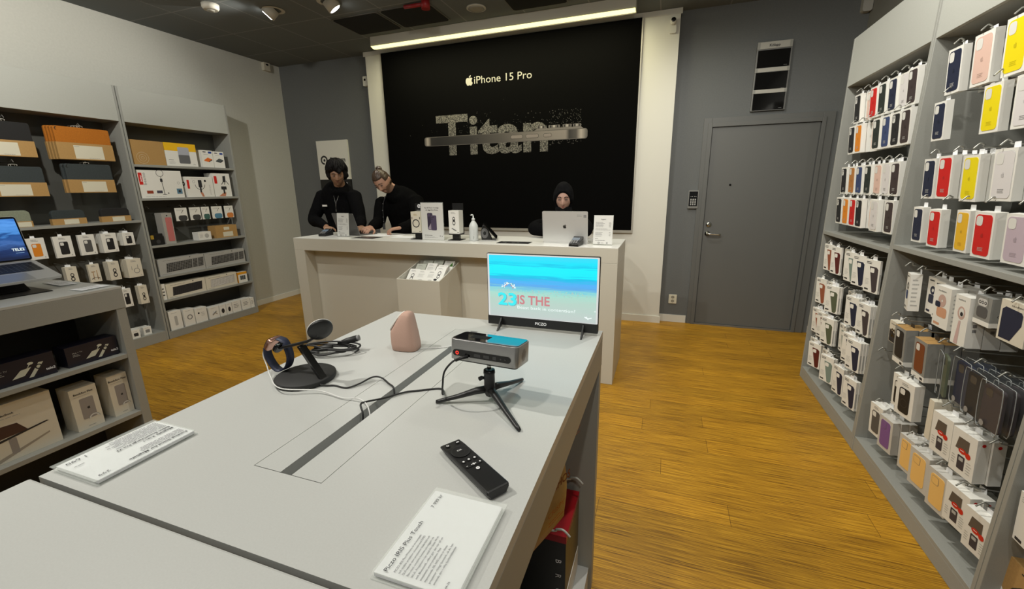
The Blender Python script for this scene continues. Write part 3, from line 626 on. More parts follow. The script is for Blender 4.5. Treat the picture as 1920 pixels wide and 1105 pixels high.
# ================================================================ goods on the right-hand wall
ORD = ['first', 'second', 'third', 'fourth', 'fifth', 'sixth', 'seventh', 'eighth']
BOXC = {}
def case_outline(w, h, tall=.86):
    return (-w*.40, h*.07, w*.40, h*.93)
def box_meshes(kind, color, w, h, d):
    key = (kind, color, w, h, d)
    if key in BOXC: return BOXC[key]
    out = []; fn = FR(-d/2)
    bodym = {'slide': boxw, 'diag': boxw, 'grey': mat('box_grey', (.26, .265, .25), .5), 'white': boxw, 'small': boxw, 'cream': boxcream, 'glass': boxw, 'dark': black,
             'orangecase': mat('box_offwhite', (.56, .55, .51), .5)}[kind]
    m = M(); m.box(-w/2, -d/2, 0, w/2, d/2, h, bodym)
    tabm = paper
    if kind == 'slide':
        m.box(-w/2 + .002, -d/2 + .0, 0, -w/2 + .002, -d/2, 0, bodym) if False else None
    if kind == 'grey':
        m.box(-w/2 - .0004, -d/2 - .0004, .0, w/2 + .0004, d/2 + .0004, h*.13, boxw)
        decal(m, rrect(w*.2, h*.03, w*.4, h*.09, .001), FR(-d/2 - .0004), .0004, ink)
        m.box(-w/2, -d/2, h, w/2, d/2, h + .0006, kraft)
    if kind == 'diag':
        m.lines(fn, -w*.42, w*.0, h*.86, h*.95, 2, .0004, ink, .5, 3); m.lines(fn, -w*.42, -w*.12, h*.22, h*.42, 5, .0004, inkl, .3, 5); decal(m, rrect(-w*.42, h*.06, -w*.15, h*.11, .003), fn, .0004, ink)
        # printed right side of the carton
        decal(m, [(-d*.3, h*.1), (d*.3, h*.1), (d*.3, h*.6), (-d*.3, h*.6)], lambda u, v, e: (w/2 + e, u, v), .0004, inkl)
    if kind == 'glass':
        decal(m, [(-w*.32, h*.56), (w*.22, h*.56), (w*.22, h*.84), (-w*.22, h*.84)], fn, .0004, mat('print_photo_dark', (.10, .085, .075), .4))
        decal(m, circ(-w*.02, h*.55, w*.16, 14, w*.10), fn, .0007, red); decal(m, circ(w*.22, h*.52, w*.11, 14), fn, .0009, red)
        m.lines(fn, -w*.1, w*.1, h*.54, h*.58, 1, .001, paper, .4)
        decal(m, rrect(-w*.18, h*.12, w*.12, h*.44, .004), fn, .0004, mat('print_phone_navy', (.03, .035, .06), .3)); decal(m, rrect(-w*.12, h*.32, w*.06, h*.40, .002), fn, .0008, inkl)
        m.lines(fn, -w*.42, -w*.25, h*.16, h*.4, 4, .0004, inkl); m.lines(fn, w*.2, w*.42, h*.1, h*.4, 5, .0004, inkl)
        decal(m, circ(0, h*.88, d*.16, 10), lambda u, v, e: (w/2 + e, u, v), .0004, red)
    if kind == 'cable' or kind == 'dark': pass
    out.append(('carton', m.mesh('carton')))
    # the case (or its picture) on the front
    if kind in ('slide', 'diag', 'grey', 'white', 'cream', 'orangecase'):
        c = M(); mt = cm(color)
        if kind == 'slide':
            a, b, c2, d2 = -w*.41, h*.055, w*.41, h*.945
            c.prism(rrect(a, b, c2, d2, w*.14), fn, 0, .0012, mt)
            decal(c, rrect(a + w*.05, d2 - h*.245, a + w*.37, d2 - h*.03, w*.10), fn, .0018, mat('lens_cutout', (.72, .72, .68), .4))
            if color == 'black': [c.ring(a + w*.14 + w*.13*(i % 2), d2 - h*.09 - h*.07*(i // 2), .003, .006, fn, .0022, inkg, 10) for i in range(3)]
            lg = mat('logo_' + color, tuple(min(1, x*.72 + .0) for x in CC[color]), .4); apple(c, fn, 0, h*.50, w*.16, .0018, lg)
            tx = inkg if color == 'white' else lg if color in ('pink', 'lilac', 'yellow', 'gold') else inkl
            c.lines(fn, -w*.14, w*.14, h*.15, h*.24, 3, .0018, tx, .4, 2)
            if color == 'white': c.ring(0, 0, 0, 0, fn, 0, ink) if False else decal(c, rrect(a - .001, b - .001, c2 + .001, d2 + .001, w*.15), fn, .0003, inkl)
        elif kind == 'diag':
            P = [(-w*.18, h*.80), (w*.28, h*.80), (w*.40, h*.74), (w*.40, h*.10), (w*.30, h*.03), (w*.12, h*.03)]
            c.prism(P, fn, 0, .0009, mt); decal(c, rrect(-w*.11, h*.62, w*.16, h*.76, w*.06), fn, .0014, boxw)
        else:
            s = {'grey': (.34, .18, .92), 'white': (.30, .10, .80), 'cream': (.26, .12, .72), 'orangecase': (.34, .10, .90)}[kind]
            c.prism(rrect(-w*s[0], h*s[1], w*s[0], h*s[2], w*.13), fn, 0, .0012, mt)
            hh = h*(s[2]-s[1])
            if kind == 'orangecase': c.ring(0, 0, .0, .001, fn, .002, inkg, 6); [decal(c, rrect(-w*s[0] + w*.08 - e_, h*s[2] - hh*.30 - e_, -w*s[0] + w*.40 + e_, h*s[2] - hh*.07 + e_, w*.07), fn, .0018 + k_*.0003, q) for k_, (e_, q) in enumerate(((.0012, inkg), (0, mt)))]
            else: decal(c, rrect(-w*s[0] + w*.06, h*s[2] - hh*.27, -w*s[0] + w*.33, h*s[2] - hh*.04, w*.07), fn, .0018, mat('lens_cutout', (.72, .72, .68), .4))
            if kind in ('white', 'cream'): c.lines(fn, -w*.2, w*.2, h*.86, h*.94, 2, .0003, inkg, .45, 4)
            if kind == 'white' and color == 'black': c.ring(0, h*.38, w*.17, w*.20, fn, .0018, mat('ring_print', (.03, .03, .03), .4))
        out.append(('phone_case', c.mesh('phone_case')))
    tb = M(); tb.prism([(-.016, 0), (.016, 0), (.014, .020), (-.014, .020)], lambda u, v, e: (u, d/2 - e, h + v - .001), .0006, .0016, tabm if kind != 'grey' else black)
    out.append(('hang_tab', tb.mesh('hang_tab')))
    BOXC[key] = out; return out
def hang(side, x, y, z, kind, color, w, h, d, label, group, tilt=.085, yaw=0.0, noun='phone_case_box', cat='phone case'):
    parts = box_meshes(kind, color, w, h, d)
    root = link(noun, parts[0][1]); rz = (-PI/2 if side == 'R' else PI/2) + yaw
    root.rotation_euler = (tilt, 0, rz); root.location = (x + (d/2 if side == 'R' else -d/2), y, z)
    tag(root, label, cat, group)
    for nm, me in parts[1:]: link(nm, me, root)
    return root
def stack(x, y, z, n, kind, color, w, h, d, front_label, back_label, group, back_color=None, gap=.003, **k):
    for i in range(n):
        c = color if i == 0 else (back_color or color)
        if i == 0: hang('R', x, y, z, kind, c, w, h, d, front_label, group, **k)
        else: hang('R', x + i*(d + gap) , y, z + .0005*i, kind, c, w, h, d, back_label, group + ', boxes behind', **k)
NAMES = dict(slide='phone case in a white sleeve box')
FULL = dict(green='dark green', olive='olive green', teal='grey-green', plum='dark plum', amber='orange')
def rowA(z, row, items):
    for k, (yc, color, n, dx) in enumerate(items):
        c = FULL.get(color, color)
        fl = '%s case in white box, %s from the door, %s row of far right unit' % (c, ORD[k], row)
        bl = 'white box behind the %s case, %s from the door, %s row, far right unit' % (c, ORD[k], row)
        stack(1.105 + dx, yc, z, n, 'slide', color, .092, .170, .024, fl, bl, 'sleeve boxes in the %s row of the far unit' % row)
rowA(1.822, 'top', [(3.44, 'black', 2, 0), (3.328, 'pink', 3, .025), (3.215, 'red', 2, 0), (3.105, 'green', 2, 0), (2.985, 'navy', 3, 0), (2.875, 'white', 1, .004), (2.772, 'brown', 2, -.006)])
rowA(1.637, 'second', [(3.45, 'black', 1, 0), (3.345, 'orange', 2, 0), (3.225, 'pink', 1, .04), (3.10, 'green', 2, 0), (2.985, 'blue', 3, 0), (2.878, 'black', 1, 0), (2.762, 'brown', 2, -.006)])
rowA(1.387, 'third', [(3.463, 'black', 2, 0), (3.335, 'tan', 2, 0), (3.224, 'blue', 2, 0), (3.103, 'green', 2, 0), (2.990, 'pink', 3, .006), (2.878, 'white', 2, 0), (2.770, 'brown', 2, -.004)])
rowA(1.194, 'fourth', [(3.463, 'black', 2, 0), (3.350, 'orange', 1, 0), (3.240, 'red', 2, 0), (3.132, 'black', 2, -.004), (3.02, 'pink', 1, .025), (2.905, 'white', 2, -.012), (2.765, 'brown', 2, 0)])
def rowD(z, row, items, yaws):
    for k, (yf, color, n, dx) in enumerate(items):
        c = FULL.get(color, color)
        fl = '%s case on slanted-print box, %s from the door, %s row of far right unit' % (c, ORD[k], row)
        bl = 'carton behind the %s case, %s from the door, %s row, far right unit' % (c, ORD[k], row)
        stack(1.105 + dx, yf - .052, z, n, 'diag', color, .108, .182, .011, fl, bl, 'slanted-print boxes in the %s row of the far unit' % row, tilt=.07, yaw=yaws[k])
rowD(.862, 'fifth', [(3.565, 'terracotta', 1, 0), (3.425, 'maroon', 1, 0), (3.30, 'plum', 1, .03), (3.182, 'teal', 1, 0), (3.055, 'navy', 1, 0), (2.880, 'plum', 1, 0)], (.18, .22, .1, .2, .26, .26))
rowD(.612, 'sixth', [(3.605, 'terracotta', 1, 0), (3.475, 'maroon', 2, .025), (3.353, 'olive', 2, -.01), (3.19, 'teal', 4, .045), (3.050, 'navy', 3, 0), (2.880, 'plum', 3, 0)], (.28, .1, .42, 0, .26, .2))
rowD(.392, 'seventh', [(3.590, 'terracotta', 2, 0), (3.475, 'maroon', 2, 0), (3.342, 'olive', 2, -.01), (3.20, 'teal', 4, .035), (3.005, 'navy', 2, .0), (2.885, 'navy', 3, -.015)], (.25, .3, .38, 0, .25, .3))
rowD(.158, 'lowest', [(3.605, 'terracotta', 1, .02), (3.496, 'maroon', 2, -.01), (3.35, 'plum', 1, .02), (3.238, 'teal', 2, -.01), (3.060, 'navy', 4, 0), (2.880, 'navy', 2, 0)], (.2, .45, .1, .42, .2, .25))

def one(y0, w, z, h, d, kind, color, n, label, back, group, dx=0, x=1.105, **k):
    stack(x + dx, y0 - w/2, z, n, kind, color, w, h, d, label, back, group, **k)
g1 = 'sleeve boxes above the shelf of the near unit'
one(2.503, .098, 1.815, .178, .028, 'slide', 'navy', 1, 'navy case in white box, top row of the near right unit, beside the pink one', '', g1)
one(2.50, .098, 1.818, .178, .024, 'white', 'plum', 3, 'plain white carton at the back of the top navy hook, near right unit', 'more white cartons at the back of the top navy hook, near right unit', g1, dx=.11)
one(2.335, .112, 1.812, .186, .028, 'slide', 'pink', 1, 'large pale pink case in a white box, top row of the near right unit', '', g1)
one(2.33, .112, 1.815, .186, .024, 'slide', 'plum', 3, 'dark box behind the large pale pink case, near right unit', 'another dark box behind the large pale pink case, near right unit', g1, dx=.09)
one(2.165, .112, 1.812, .190, .028, 'slide', 'yellow', 2, 'bright yellow case in white box, top row at the picture edge', 'box behind the bright yellow case in the top row', g1)
one(2.532, .088, 1.63, .160, .026, 'slide', 'navy', 1, 'navy case box hanging alone in the second row of the near right unit', '', g1)
one(2.210, .100, 1.627, .170, .028, 'slide', 'yellow', 1, 'bright yellow case box hanging alone in the second row of the near right unit', '', g1)
one(2.048, .105, 1.625, .172, .028, 'slide', 'white', 1, 'white case box at the picture edge, second row of the near right unit', '', g1)
one(2.513, .090, 1.382, .172, .028, 'slide', 'navy', 1, 'navy case box, third row of the near right unit, left of the red one', '', g1)
one(2.403, .098, 1.384, .176, .028, 'slide', 'red', 4, 'red case box, third row of the near right unit, between navy and yellow', 'white box behind the red case in the third row, near right unit', g1)
one(2.236, .098, 1.378, .174, .028, 'slide', 'yellow', 5, 'yellow case box with a deep stack behind, third row of the near right unit', 'white box stacked behind the yellow case, third row, near right unit', g1)
one(2.065, .108, 1.385, .178, .028, 'slide', 'white', 5, 'white case box with an outlined phone, third row of the near right unit', 'box behind the white outlined case, third row, near right unit', g1)
one(2.522, .080, 1.186, .158, .026, 'slide', 'navy', 1, 'navy case box just above the shelf, fourth row of the near right unit', '', g1)
one(2.392, .088, 1.180, .160, .030, 'slide', 'red', 1, 'smaller red case box just above the shelf, between navy and golden yellow', '', g1)
one(2.200, .080, 1.184, .162, .028, 'slide', 'gold', 1, 'golden yellow case box just above the shelf of the near right unit', '', g1)
one(2.092, .106, 1.180, .166, .034, 'slide', 'red', 1, 'large red case box just above the shelf, beside the lilac one', '', g1)
one(1.932, .108, 1.182, .166, .030, 'slide', 'lilac', 1, 'lilac case box at the picture edge just above the shelf', '', g1)

# mixed goods below the shelf of the near unit
def goods(y0, w, z, h, d, label, draw, n=1, dx=0, body=None, tilt=.07, yaw=0.0, noun='accessory_box', cat='accessory', grp='mixed accessory boxes under the shelf of the near unit', side='R', x=1.105, back=None, tab=True):
    body = body or boxw; m = M(); m.box(-w/2, -d/2, 0, w/2, d/2, h, body); draw(m, FR(-d/2), w, h, d); me = m.mesh('carton')
    tb = M(); tb.prism([(-.016, 0), (.016, 0), (.014, .020), (-.014, .020)], lambda u, v, e: (u, d/2 - e, h + v - .001), .0006, .0016, paper); tm = tb.mesh('hang_tab')
    for i in range(n):
        o = link(noun, me); s_ = 1 if side == 'R' else -1
        o.rotation_euler = (tilt, 0, -s_*PI/2 + yaw); o.location = (x + dx*s_ + s_*(d/2 + i*(d + .003)), y0 - w/2, z)
        tag(o, label if i == 0 else back, cat, grp if i == 0 else grp + ', behind')
        if tab: link('hang_tab', tm, o)
def side_fn(w): return lambda u, v, e: (w/2 + e, u, v)
def d_ear(c1, c2):
    def f(m, fn, w, h, d):
        m.lines(fn, -w*.35, w*.2, h*.88, h*.95, 1, .0004, ink, .5)
        m.ring(w*.02, h*.66, w*.10, w*.24, fn, .0005, mat('case_'+c1, CC[c1], .5), 18); decal(m, rrect(-w*.30, h*.30, w*.22, h*.54, w*.12), fn, .0006, mat('case_'+c2, CC[c2], .5))
        decal(m, rrect(-w*.4, h*.05, -w*.05, h*.11, .003), fn, .0005, mat('case_'+c1, CC[c1], .5)); m.lines(side_fn(w), -d*.3, d*.3, h*.1, h*.9, 7, .0004, inkl)
    return f
goods(2.475, .072, .872, .172, .04, 'narrow white earphone case box, first on the top hook row below the shelf', d_ear('grey', 'blue'), yaw=-.25)
goods(2.385, .080, .880, .165, .035, 'white box with navy headphone case picture, second on the hook row below the shelf', d_ear('navy', 'navy'), dx=.045)
goods(2.300, .070, .880, .165, .035, 'white box with grey and navy round cases, left of the peach case box', d_ear('grey', 'navy'), dx=.03)
def d_pods(m, fn, w, h, d):
    m.text('nudient', fn, -w*.3, h*.87, h*.045, .0005, ink, 'l', w=w*.5)
    m.ring(w*.0, h*.66, w*.05, w*.25, fn, .0005, mat('pink_print', (.55, .38, .33), .5), 20); decal(m, rrect(-w*.28, h*.26, w*.36, h*.50, w*.12), fn, .0005, mat('peach_print', (.62, .33, .20), .5)); decal(m, rrect(-w*.42, h*.48, w*-.08, h*.62, w*.08), fn, .0006, mat('case_navy', CC['navy'], .5))
    decal(m, rrect(-w*.4, h*.05, w*.0, h*.11, .003), fn, .0005, mat('peach_print', (.62, .33, .20), .5)); m.lines(side_fn(w), -d*.3, d*.3, h*.08, h*.9, 8, .0004, inkl)
goods(2.225, .105, .868, .172, .05, 'white box with peach earphone case pictures, middle of the hooks below the shelf', d_pods, back='box behind the peach earphone case box below the shelf', n=2, noun='earphone_case_box', cat='earphone case')
def d_tag(m, fn, w, h, d):
    m.text('nudient', fn, -w*.3, h*.9, h*.035, .0005, ink, 'l', w=w*.5)
    m.prism(circ(w*.02, h*.66, w*.26, 20, w*.30), fn, 0, .0006, mat('pink_print', (.55, .38, .33), .5)); decal(m, circ(w*.04, h*.67, w*.17, 18, w*.2), fn, .001, mat('tag_face', (.75, .75, .72), .3)); decal(m, circ(w*.06, h*.64, w*.10, 14), fn, .0013, ink)
    decal(m, [(-w*.25, h*.02), (w*.02, h*.02), (w*.06, h*.5), (-w*.08, h*.5)], fn, .0007, mat('pink_print2', (.60, .42, .40), .5)); m.lines(side_fn(w), -d*.15, d*.15, h*.3, h*.9, 6, .0004, inkg, .6)
goods(2.085, .085, .838, .195, .05, 'tall white tracker strap box with a pink ring picture below the shelf', d_tag, back='tall strap carton behind the pink ring one', n=3, noun='strap_box', cat='strap')
def d_grey(m, fn, w, h, d):
    decal(m, rrect(-w*.32, h*.66, w*.25, h*.92, w*.14), fn, .0004, mat('pods_print', (.60, .60, .58), .4)); decal(m, rrect(-w*.34, h*.26, w*.32, h*.64, w*.14), fn, .0006, mat('case_grey', CC['grey'], .5))
    for i in range(3): m.ring(-w*.2 + w*.17*i, h*.79, w*.04, w*.07, fn, .0008, ink, 10)
    m.box(-w/2 - .0004, -d/2 - .0004, 0, w/2 + .0004, d/2 + .0004, h*.16, boxw); m.text('onsala', side_fn(w), -d*.2, h*.35, h*.12, .0006, ink, 'l', w=d*.5)
goods(1.99, .085, .95, .105, .065, 'squat grey earphone case box with a white base below the shelf', d_grey, body=mat('box_grey', (.26, .265, .25), .5), noun='earphone_case_box', cat='earphone case')
def d_case(c):
    def f(m, fn, w, h, d):
        m.text('nudient', fn, -w*.1, h*.88, h*.05, .0005, ink, 'l', w=w*.5); decal(m, [(-w*.42, h*.06), (w*.02, h*.06), (w*.34, h*.5), (w*.34, h*.74), (w*.28, h*.8), (-w*.3, h*.84), (-w*.42, h*.76)], fn, .0005, mat('case_'+c, CC[c], .5))
        m.lines(side_fn(w), -d*.3, d*.3, h*.1, h*.9, 6, .0004, inkl)
    return f
goods(1.86, .12, .93, .140, .03, 'cream box with a dark navy wallet picture, rightmost below the shelf', d_case('navy'), body=boxcream, noun='wallet_box', cat='wallet')
def d_cab(m, fn, w, h, d):
    m.box(w/2 - .001, -d/2, 0, w/2, d/2, h, black); m.text('nomad', fn, -w*.3, h*.84, h*.06, .0005, ink, 'l', w=w*.6)
    decal(m, [(-w*.45, h*.02), (w*.45, h*.02), (w*.45, h*.4), (-w*.45, h*.6)], fn, .0004, ink)
    for a in (-.12, .12): m.ring(w*a, h*.45, w*.09, w*.15, fn, .0007, blackg, 16, ry=2)
goods(2.535, .075, .685, .108, .03, 'small white and black cable box alone at the left of the hooks', d_cab, body=boxcream, noun='cable_box', cat='cable box')
goods(2.450, .075, .69, .100, .03, 'small cable box pushed back right of the white and black one', d_cab, dx=.07, body=black, noun='cable_box', cat='cable box')
g2 = 'case boxes on the middle hooks of the near unit'
one(2.462, .100, .61, .180, .045, 'grey', 'black', 2, 'grey box showing a black case, middle hooks of the near right unit', 'grey box behind the black case one, near unit', g2)
one(2.285, .100, .61, .178, .055, 'grey', 'leather', 3, 'grey box showing a brown leather case, middle hooks of the near right unit', 'grey box behind the brown leather case one', g2)
def blister(y, z, w, h, d, color, label, dx=0, yaw=0.0):
    t = empty('phone_case_blister', (1.105 + dx + d/2, y, z), (.07, 0, -PI/2 + yaw), label, 'phone case', 'clear plastic packed cases on the near unit')
    m = M(); m.prism(rrect(-w/2, 0, w/2, h, .018), FR(0), d/2, -d/2, clearp); m.build('clear_shell', t, bevel=.002)
    m = M(); m.prism(rrect(-w*.44, h*.04, w*.44, h*.93, .014), FR(-d*.25), 0, -.008, cm(color)); 
    decal(m, rrect(-w*.32, h*.70, -w*.02, h*.86, .008), FR(-d*.25), .0006, mat('lens_shade', (.05, .05, .05), .2)); m.build('phone_case', t)
    m = M(); m.tube(catmull([(-w*.3, -d/2 - .001, h*.02), (-w/2 + .002, -d/2 - .001, h*.1), (-w/2 + .001, -d/2 - .001, h*.9), (-w*.3, -d/2 - .001, h - .001), (w*.3, -d/2 - .001, h - .001), (w/2 - .001, -d/2 - .001, h*.9), (w/2 - .002, -d/2 - .001, h*.1), (w*.3, -d/2 - .001, h*.02)], 3), .0014, mat('shell_rim', (.30, .32, .32), .1), 5)
    decal(m, circ(-w*.22, h*.12, .011, 14), FR(-d/2), .001, mat('sticker_grey', (.30, .30, .30), .4)); m.build('shell_rim', t)
blister(2.075, .60, .09, .19, .045, 'olive', 'clear plastic pack with a grey-green case, left of the transparent packs', yaw=-.3)
for i in range(3): blister(1.975, .61, .105, .19, .030, 'navy', ['transparent pack with a navy case between the grey-green pack and the rounded ones', 'navy case pack second in its stack', 'navy case pack third in its stack'][i], dx=.01 + i*.034)
for i in range(4): blister(1.862, .62, .112, .178, .024, 'black', ['rounded clear pack with a black case, second from the picture edge', 'rounded clear pack just behind the front black one', 'third rounded clear pack in the black stack', 'rearmost rounded clear pack in the black stack'][i], dx=-.01 + i*.032)
for i in range(4): blister(1.745, .63, .106, .172, .024, 'plum', ['rounded clear pack with a dark grey case at the picture edge', 'rounded clear pack just behind the dark grey one', 'third rounded clear pack in the dark grey stack', 'rearmost rounded clear pack in the dark grey stack'][i], dx=-.03 + i*.032)
one(2.415, .075, .400, .165, .03, 'white', 'black', 1, 'narrow white box with black case picture, lower hooks of the near right unit', '', g2, dx=.015, yaw=.15)
one(2.315, .105, .408, .172, .04, 'white', 'black', 1, 'wide white box with a black ringed case picture, lower hooks, near right unit', '', g2, dx=-.01, yaw=.2)
def d_plain(m, fn, w, h, d): m.lines(side_fn(w), -d*.3, d*.3, h*.2, h*.7, 5, .0004, inkl)
goods(2.10, .035, .405, .175, .10, 'slim white box leaning sideways between black ringed case and red-print glass box', d_plain, tilt=.05, yaw=.0, noun='accessory_box', body=boxcream)
g3 = 'case boxes on the lowest hooks of the near unit'
one(2.527, .095, .180, .170, .03, 'white', 'grey', 2, 'white box with a dark case, far left of the lowest hooks, near right unit', 'carton behind the dark case box, lowest hooks', g3, yaw=.16)
one(2.420, .098, .165, .172, .03, 'orangecase', 'purple', 3, 'white box with a purple case on the lowest hooks', 'carton behind the purple case box, lowest hooks', g3, yaw=.16)
one(2.222, .090, .178, .170, .03, 'orangecase', 'amber', 3, 'white box with an orange case, leftmost orange on the lowest hooks', 'carton behind the leftmost orange case box', g3, yaw=.16)
one(2.125, .108, .170, .172, .035, 'orangecase', 'amber', 2, 'wide white box with an orange case, middle orange on the lowest hooks', 'carton behind the middle orange case box', g3, yaw=.16)
one(1.985, .100, .168, .172, .035, 'orangecase', 'amber', 2, 'white box with an orange case beside the lowest glass protector box', 'carton behind the orange case box beside the glass protector', g3, yaw=.16)
g4 = 'red-printed glass protector boxes'
kw = dict(yaw=.16, noun='glass_protector_box', cat='glass protector')
one(2.040, .100, .388, .172, .04, 'glass', 'red', 2, 'upper left glass protector box with red ovals on the near right unit', 'box behind the upper left glass protector', g4, **kw)
one(1.908, .105, .390, .175, .04, 'glass', 'red', 2, 'upper right glass protector box with red ovals beside the clear packs', 'box behind the upper right glass protector', g4, **kw)
one(1.872, .105, .192, .160, .035, 'glass', 'red', 2, 'lower glass protector box with red ovals right of the orange cases', 'box behind the lower glass protector', g4, **kw)
one(1.752, .100, .180, .160, .035, 'glass', 'red', 1, 'lowest glass protector box partly hidden by the shelving side panel', '', g4, **kw)
# pieces of the third unit that reach into the picture
t = empty('headphone_box', (1.20, 1.50, .0875), (0, 0, -PI/2), 'brown cardboard box with a dark headphone picture at the lower right picture corner', 'box')
m = M(); m.box(-.10, -.07, 0, .10, .07, .19, kraft); fn = FR(-.07); m.ring(.03, .06, .045, .09, fn, .0008, mat('headphone_print', (.03, .03, .032), .4), 24, 0, PI); decal(m, circ(-.01, .07, .055, 20), fn, .001, ink)
decal(m, [(-.10, 0), (-.04, 0), (-.08, .06), (-.10, .08)], fn, .0005, paper); m.lines(fn, -.04, .05, .165, .178, 1, .0005, ink); m.build('carton', t)
def d_w(m, fn, w, h, d): decal(m, rrect(-w*.4, h*.03, w*-.1, h*.09, .002), fn, .0005, ink); m.lines(fn, -w*.4, w*.3, h*.8, h*.92, 3, .0005, inkl)
goods(1.575, .09, .36, .17, .03, 'white box hanging at the right picture edge beyond the unit side panel', d_w)

# ================================================================ goods on the left-hand wall
def lbox(y0, y1, z0, z1, dep, name, label, cat, draw, body=None, x=-4.70, yaw=0.0, tilt=0.0, grp=None):
    w = y1 - y0; h = z1 - z0; m = M(); m.box(-w/2, 0, 0, w/2, dep, h, body or boxw); draw(m, FR(0), w, h, dep)
    o = m.build(name, recalc=False); o.rotation_euler = (tilt, 0, PI/2 + yaw); o.location = (x, (y0+y1)/2, z0 + .0008); return tag(o, label, cat, grp)
def lside(w): return lambda u, v, e: (-w/2 - e, u, v)
s1, s2, s3, s4, s5, s6 = 1.716, 1.405, .952, .642, .403, .075
def dk_(m, fn, w, h, d):
    for r_ in (.012, .03, .05): m.ring(-w*.18, h*.28, r_, r_ + .0015, fn, .0005, kraftl, 28)
lbox(2.722, 3.018, s1, s1 + .222, .16, 'cardboard_box', 'plain brown cardboard box with faint rings, top shelf beside the yellow box', 'box', dk_, body=kraft)
yel = mat('print_yellow', (.85, .50, .01), .5)
def dy(m, fn, w, h, d):
    decal(m, [(-w/2, h*.66), (w/2, h*.66), (w/2, h), (-w/2, h)], fn, .0004, yel); m.box(-w/2 - .0004, 0, h*.66, w/2 + .0004, d, h + .0004, yel)
    decal(m, rrect(-w*.10, h*.12, w*.26, h*.84, .012), fn, .0008, mat('router_light', (.42, .44, .50), .4)); decal(m, rrect(-w*.10, h*.12, w*.26, h*.50, .012), fn, .001, mat('router_dark', (.14, .145, .155), .4))
    m.lines(fn, -w*.42, -w*.22, h*.24, h*.28, 1, .0005, ink); m.lines(fn, -w*.42, -w*.2, h*.08, h*.2, 3, .0005, inkl); m.ring(w*.38, h*.07, .008, .011, fn, .0005, inkg, 14, 0, PI)
lbox(3.022, 3.330, s1, s1 + .222, .15, 'router_box', 'white and yellow box with a grey router picture on the top shelf', 'box', dy)
def dl(c):
    def f(m, fn, w, h, d):
        decal(m, circ(-w*.22, h*.90, w*.17, 14, h*.03), fn, .0005, ink); decal(m, rrect(w*.12, h*.82, w*.42, h*.94, .004), fn, .0005, blueprint); m.lines(fn, -w*.3, w*.2, h*.74, h*.78, 1, .0005, inkg)
        decal(m, [(-w*.32, h*.42), (w*.10, h*.36), (w*.40, h*.48), (w*.02, h*.58)], fn, .0006, c); decal(m, [(-w*.32, h*.42), (w*.10, h*.36), (w*.10, h*.31), (-w*.32, h*.37)], fn, .0006, c); decal(m, [(w*.10, h*.36), (w*.40, h*.48), (w*.40, h*.43), (w*.10, h*.31)], fn, .0007, ink)
    return f
lbox(3.382, 3.505, s1, s1 + .175, .12, 'hard_drive_box', 'white box with an orange portable drive picture on the top shelf', 'box', dl(orangeprint))
lbox(3.510, 3.632, s1, s1 + .17, .08, 'hard_drive_box', 'white box with a grey drive picture at the right end of the top shelf', 'box', dl(mat('print_slate', (.07, .085, .09), .5)))
def dbe(m, fn, w, h, d):
    decal(m, rrect(-w*.48, h*.48, -w*.40, h*.90, .004), fn, .0005, red); m.text('beamo', fn, -w*.33, h*.48, .026, .0006, inkg, 'l', w=h*.42, rot=PI/2)
    m.text('joby', fn, -w*.42, h*.58, .014, .0009, paper, 'l', w=h*.24, rot=PI/2, bold=True)
    m.ring(0, h*.90, .030, .034, fn, .0006, ink, 26); m.tube([fn(.002, h*.76, .001), fn(.012, h*.14, .001)], .0022, ink, 5); decal(m, rrect(-.008, h*.58, .014, h*.70, .002), fn, .001, ink); decal(m, circ(.012, h*.13, .022, 12, .003), fn, .0008, ink)
    decal(m, rrect(-w*.36, h*.16, -w*.22, h*.27, .001), fn, .0005, mat('thumb_red', (.30, .05, .02), .5)); decal(m, rrect(-w*.14, h*.17, -w*.0 - .005, h*.27, .001), fn, .0005, mat('thumb_slate', (.06, .06, .09), .5))
    decal(m, rrect(w*.33, h*.14, w*.46, h*.34, .001), fn, .0005, mat('thumb_blue', (.10, .22, .32), .5)); decal(m, circ(w*.395, h*.24, .012, 12), fn, .0008, ink)
    m.ring(w*.40, h*.55, .010, .012, fn, .0005, inkg, 14); m.lines(fn, -w*.4, w*.2, h*.02, h*.07, 1, .0005, inkl); decal(m, circ(w*.12, h*.17, .008, 8), fn, .0005, inkg)
lbox(2.735, 3.132, s2, s2 + .262, .14, 'ring_light_box', 'wide white box with a ring light on a stand, second shelf', 'box', dbe)
def dpod(m, fn, w, h, d):
    decal(m, rrect(-w*.46, h*.42, -w*.38, h*.84, .003), fn, .0005, red); m.text('podcast', fn, w*.38, h*.12, .018, .0006, inkl, 'l', w=h*.5, rot=PI/2)
    decal(m, rrect(-.016, h*.48, .022, h*.84, .005), fn, .0008, ink); m.ring(0, h*.62, .048, .053, fn, .0006, ink, 20, PI, 2*PI); decal(m, circ(.06, h*.80, .012, 12), fn, .0008, ink); m.ring(-.06, h*.76, .012, .014, fn, .0006, inkg, 14)
    decal(m, rrect(-.008, h*.20, .010, h*.5, .003), fn, .0008, ink); decal(m, [(-.01, h*.24), (.018, h*.22), (.03, 0.004), (.008, 0.004)], fn, .001, mat('hand_print', (.55, .22, .12), .5)); m.lines(fn, -w*.3, w*.3, h*.88, h*.92, 1, .0005, inkl)
    decal(m, circ(d*.35, h*.66, .022, 14), lside(w), .0005, ink); decal(m, circ(d*.35, h*.66, .010, 12), lside(w), .0008, paper)
lbox(3.165, 3.452, s2, s2 + .208, .10, 'microphone_kit_box', 'white box with a black phone rig held in a hand, middle of the second shelf', 'box', dpod)
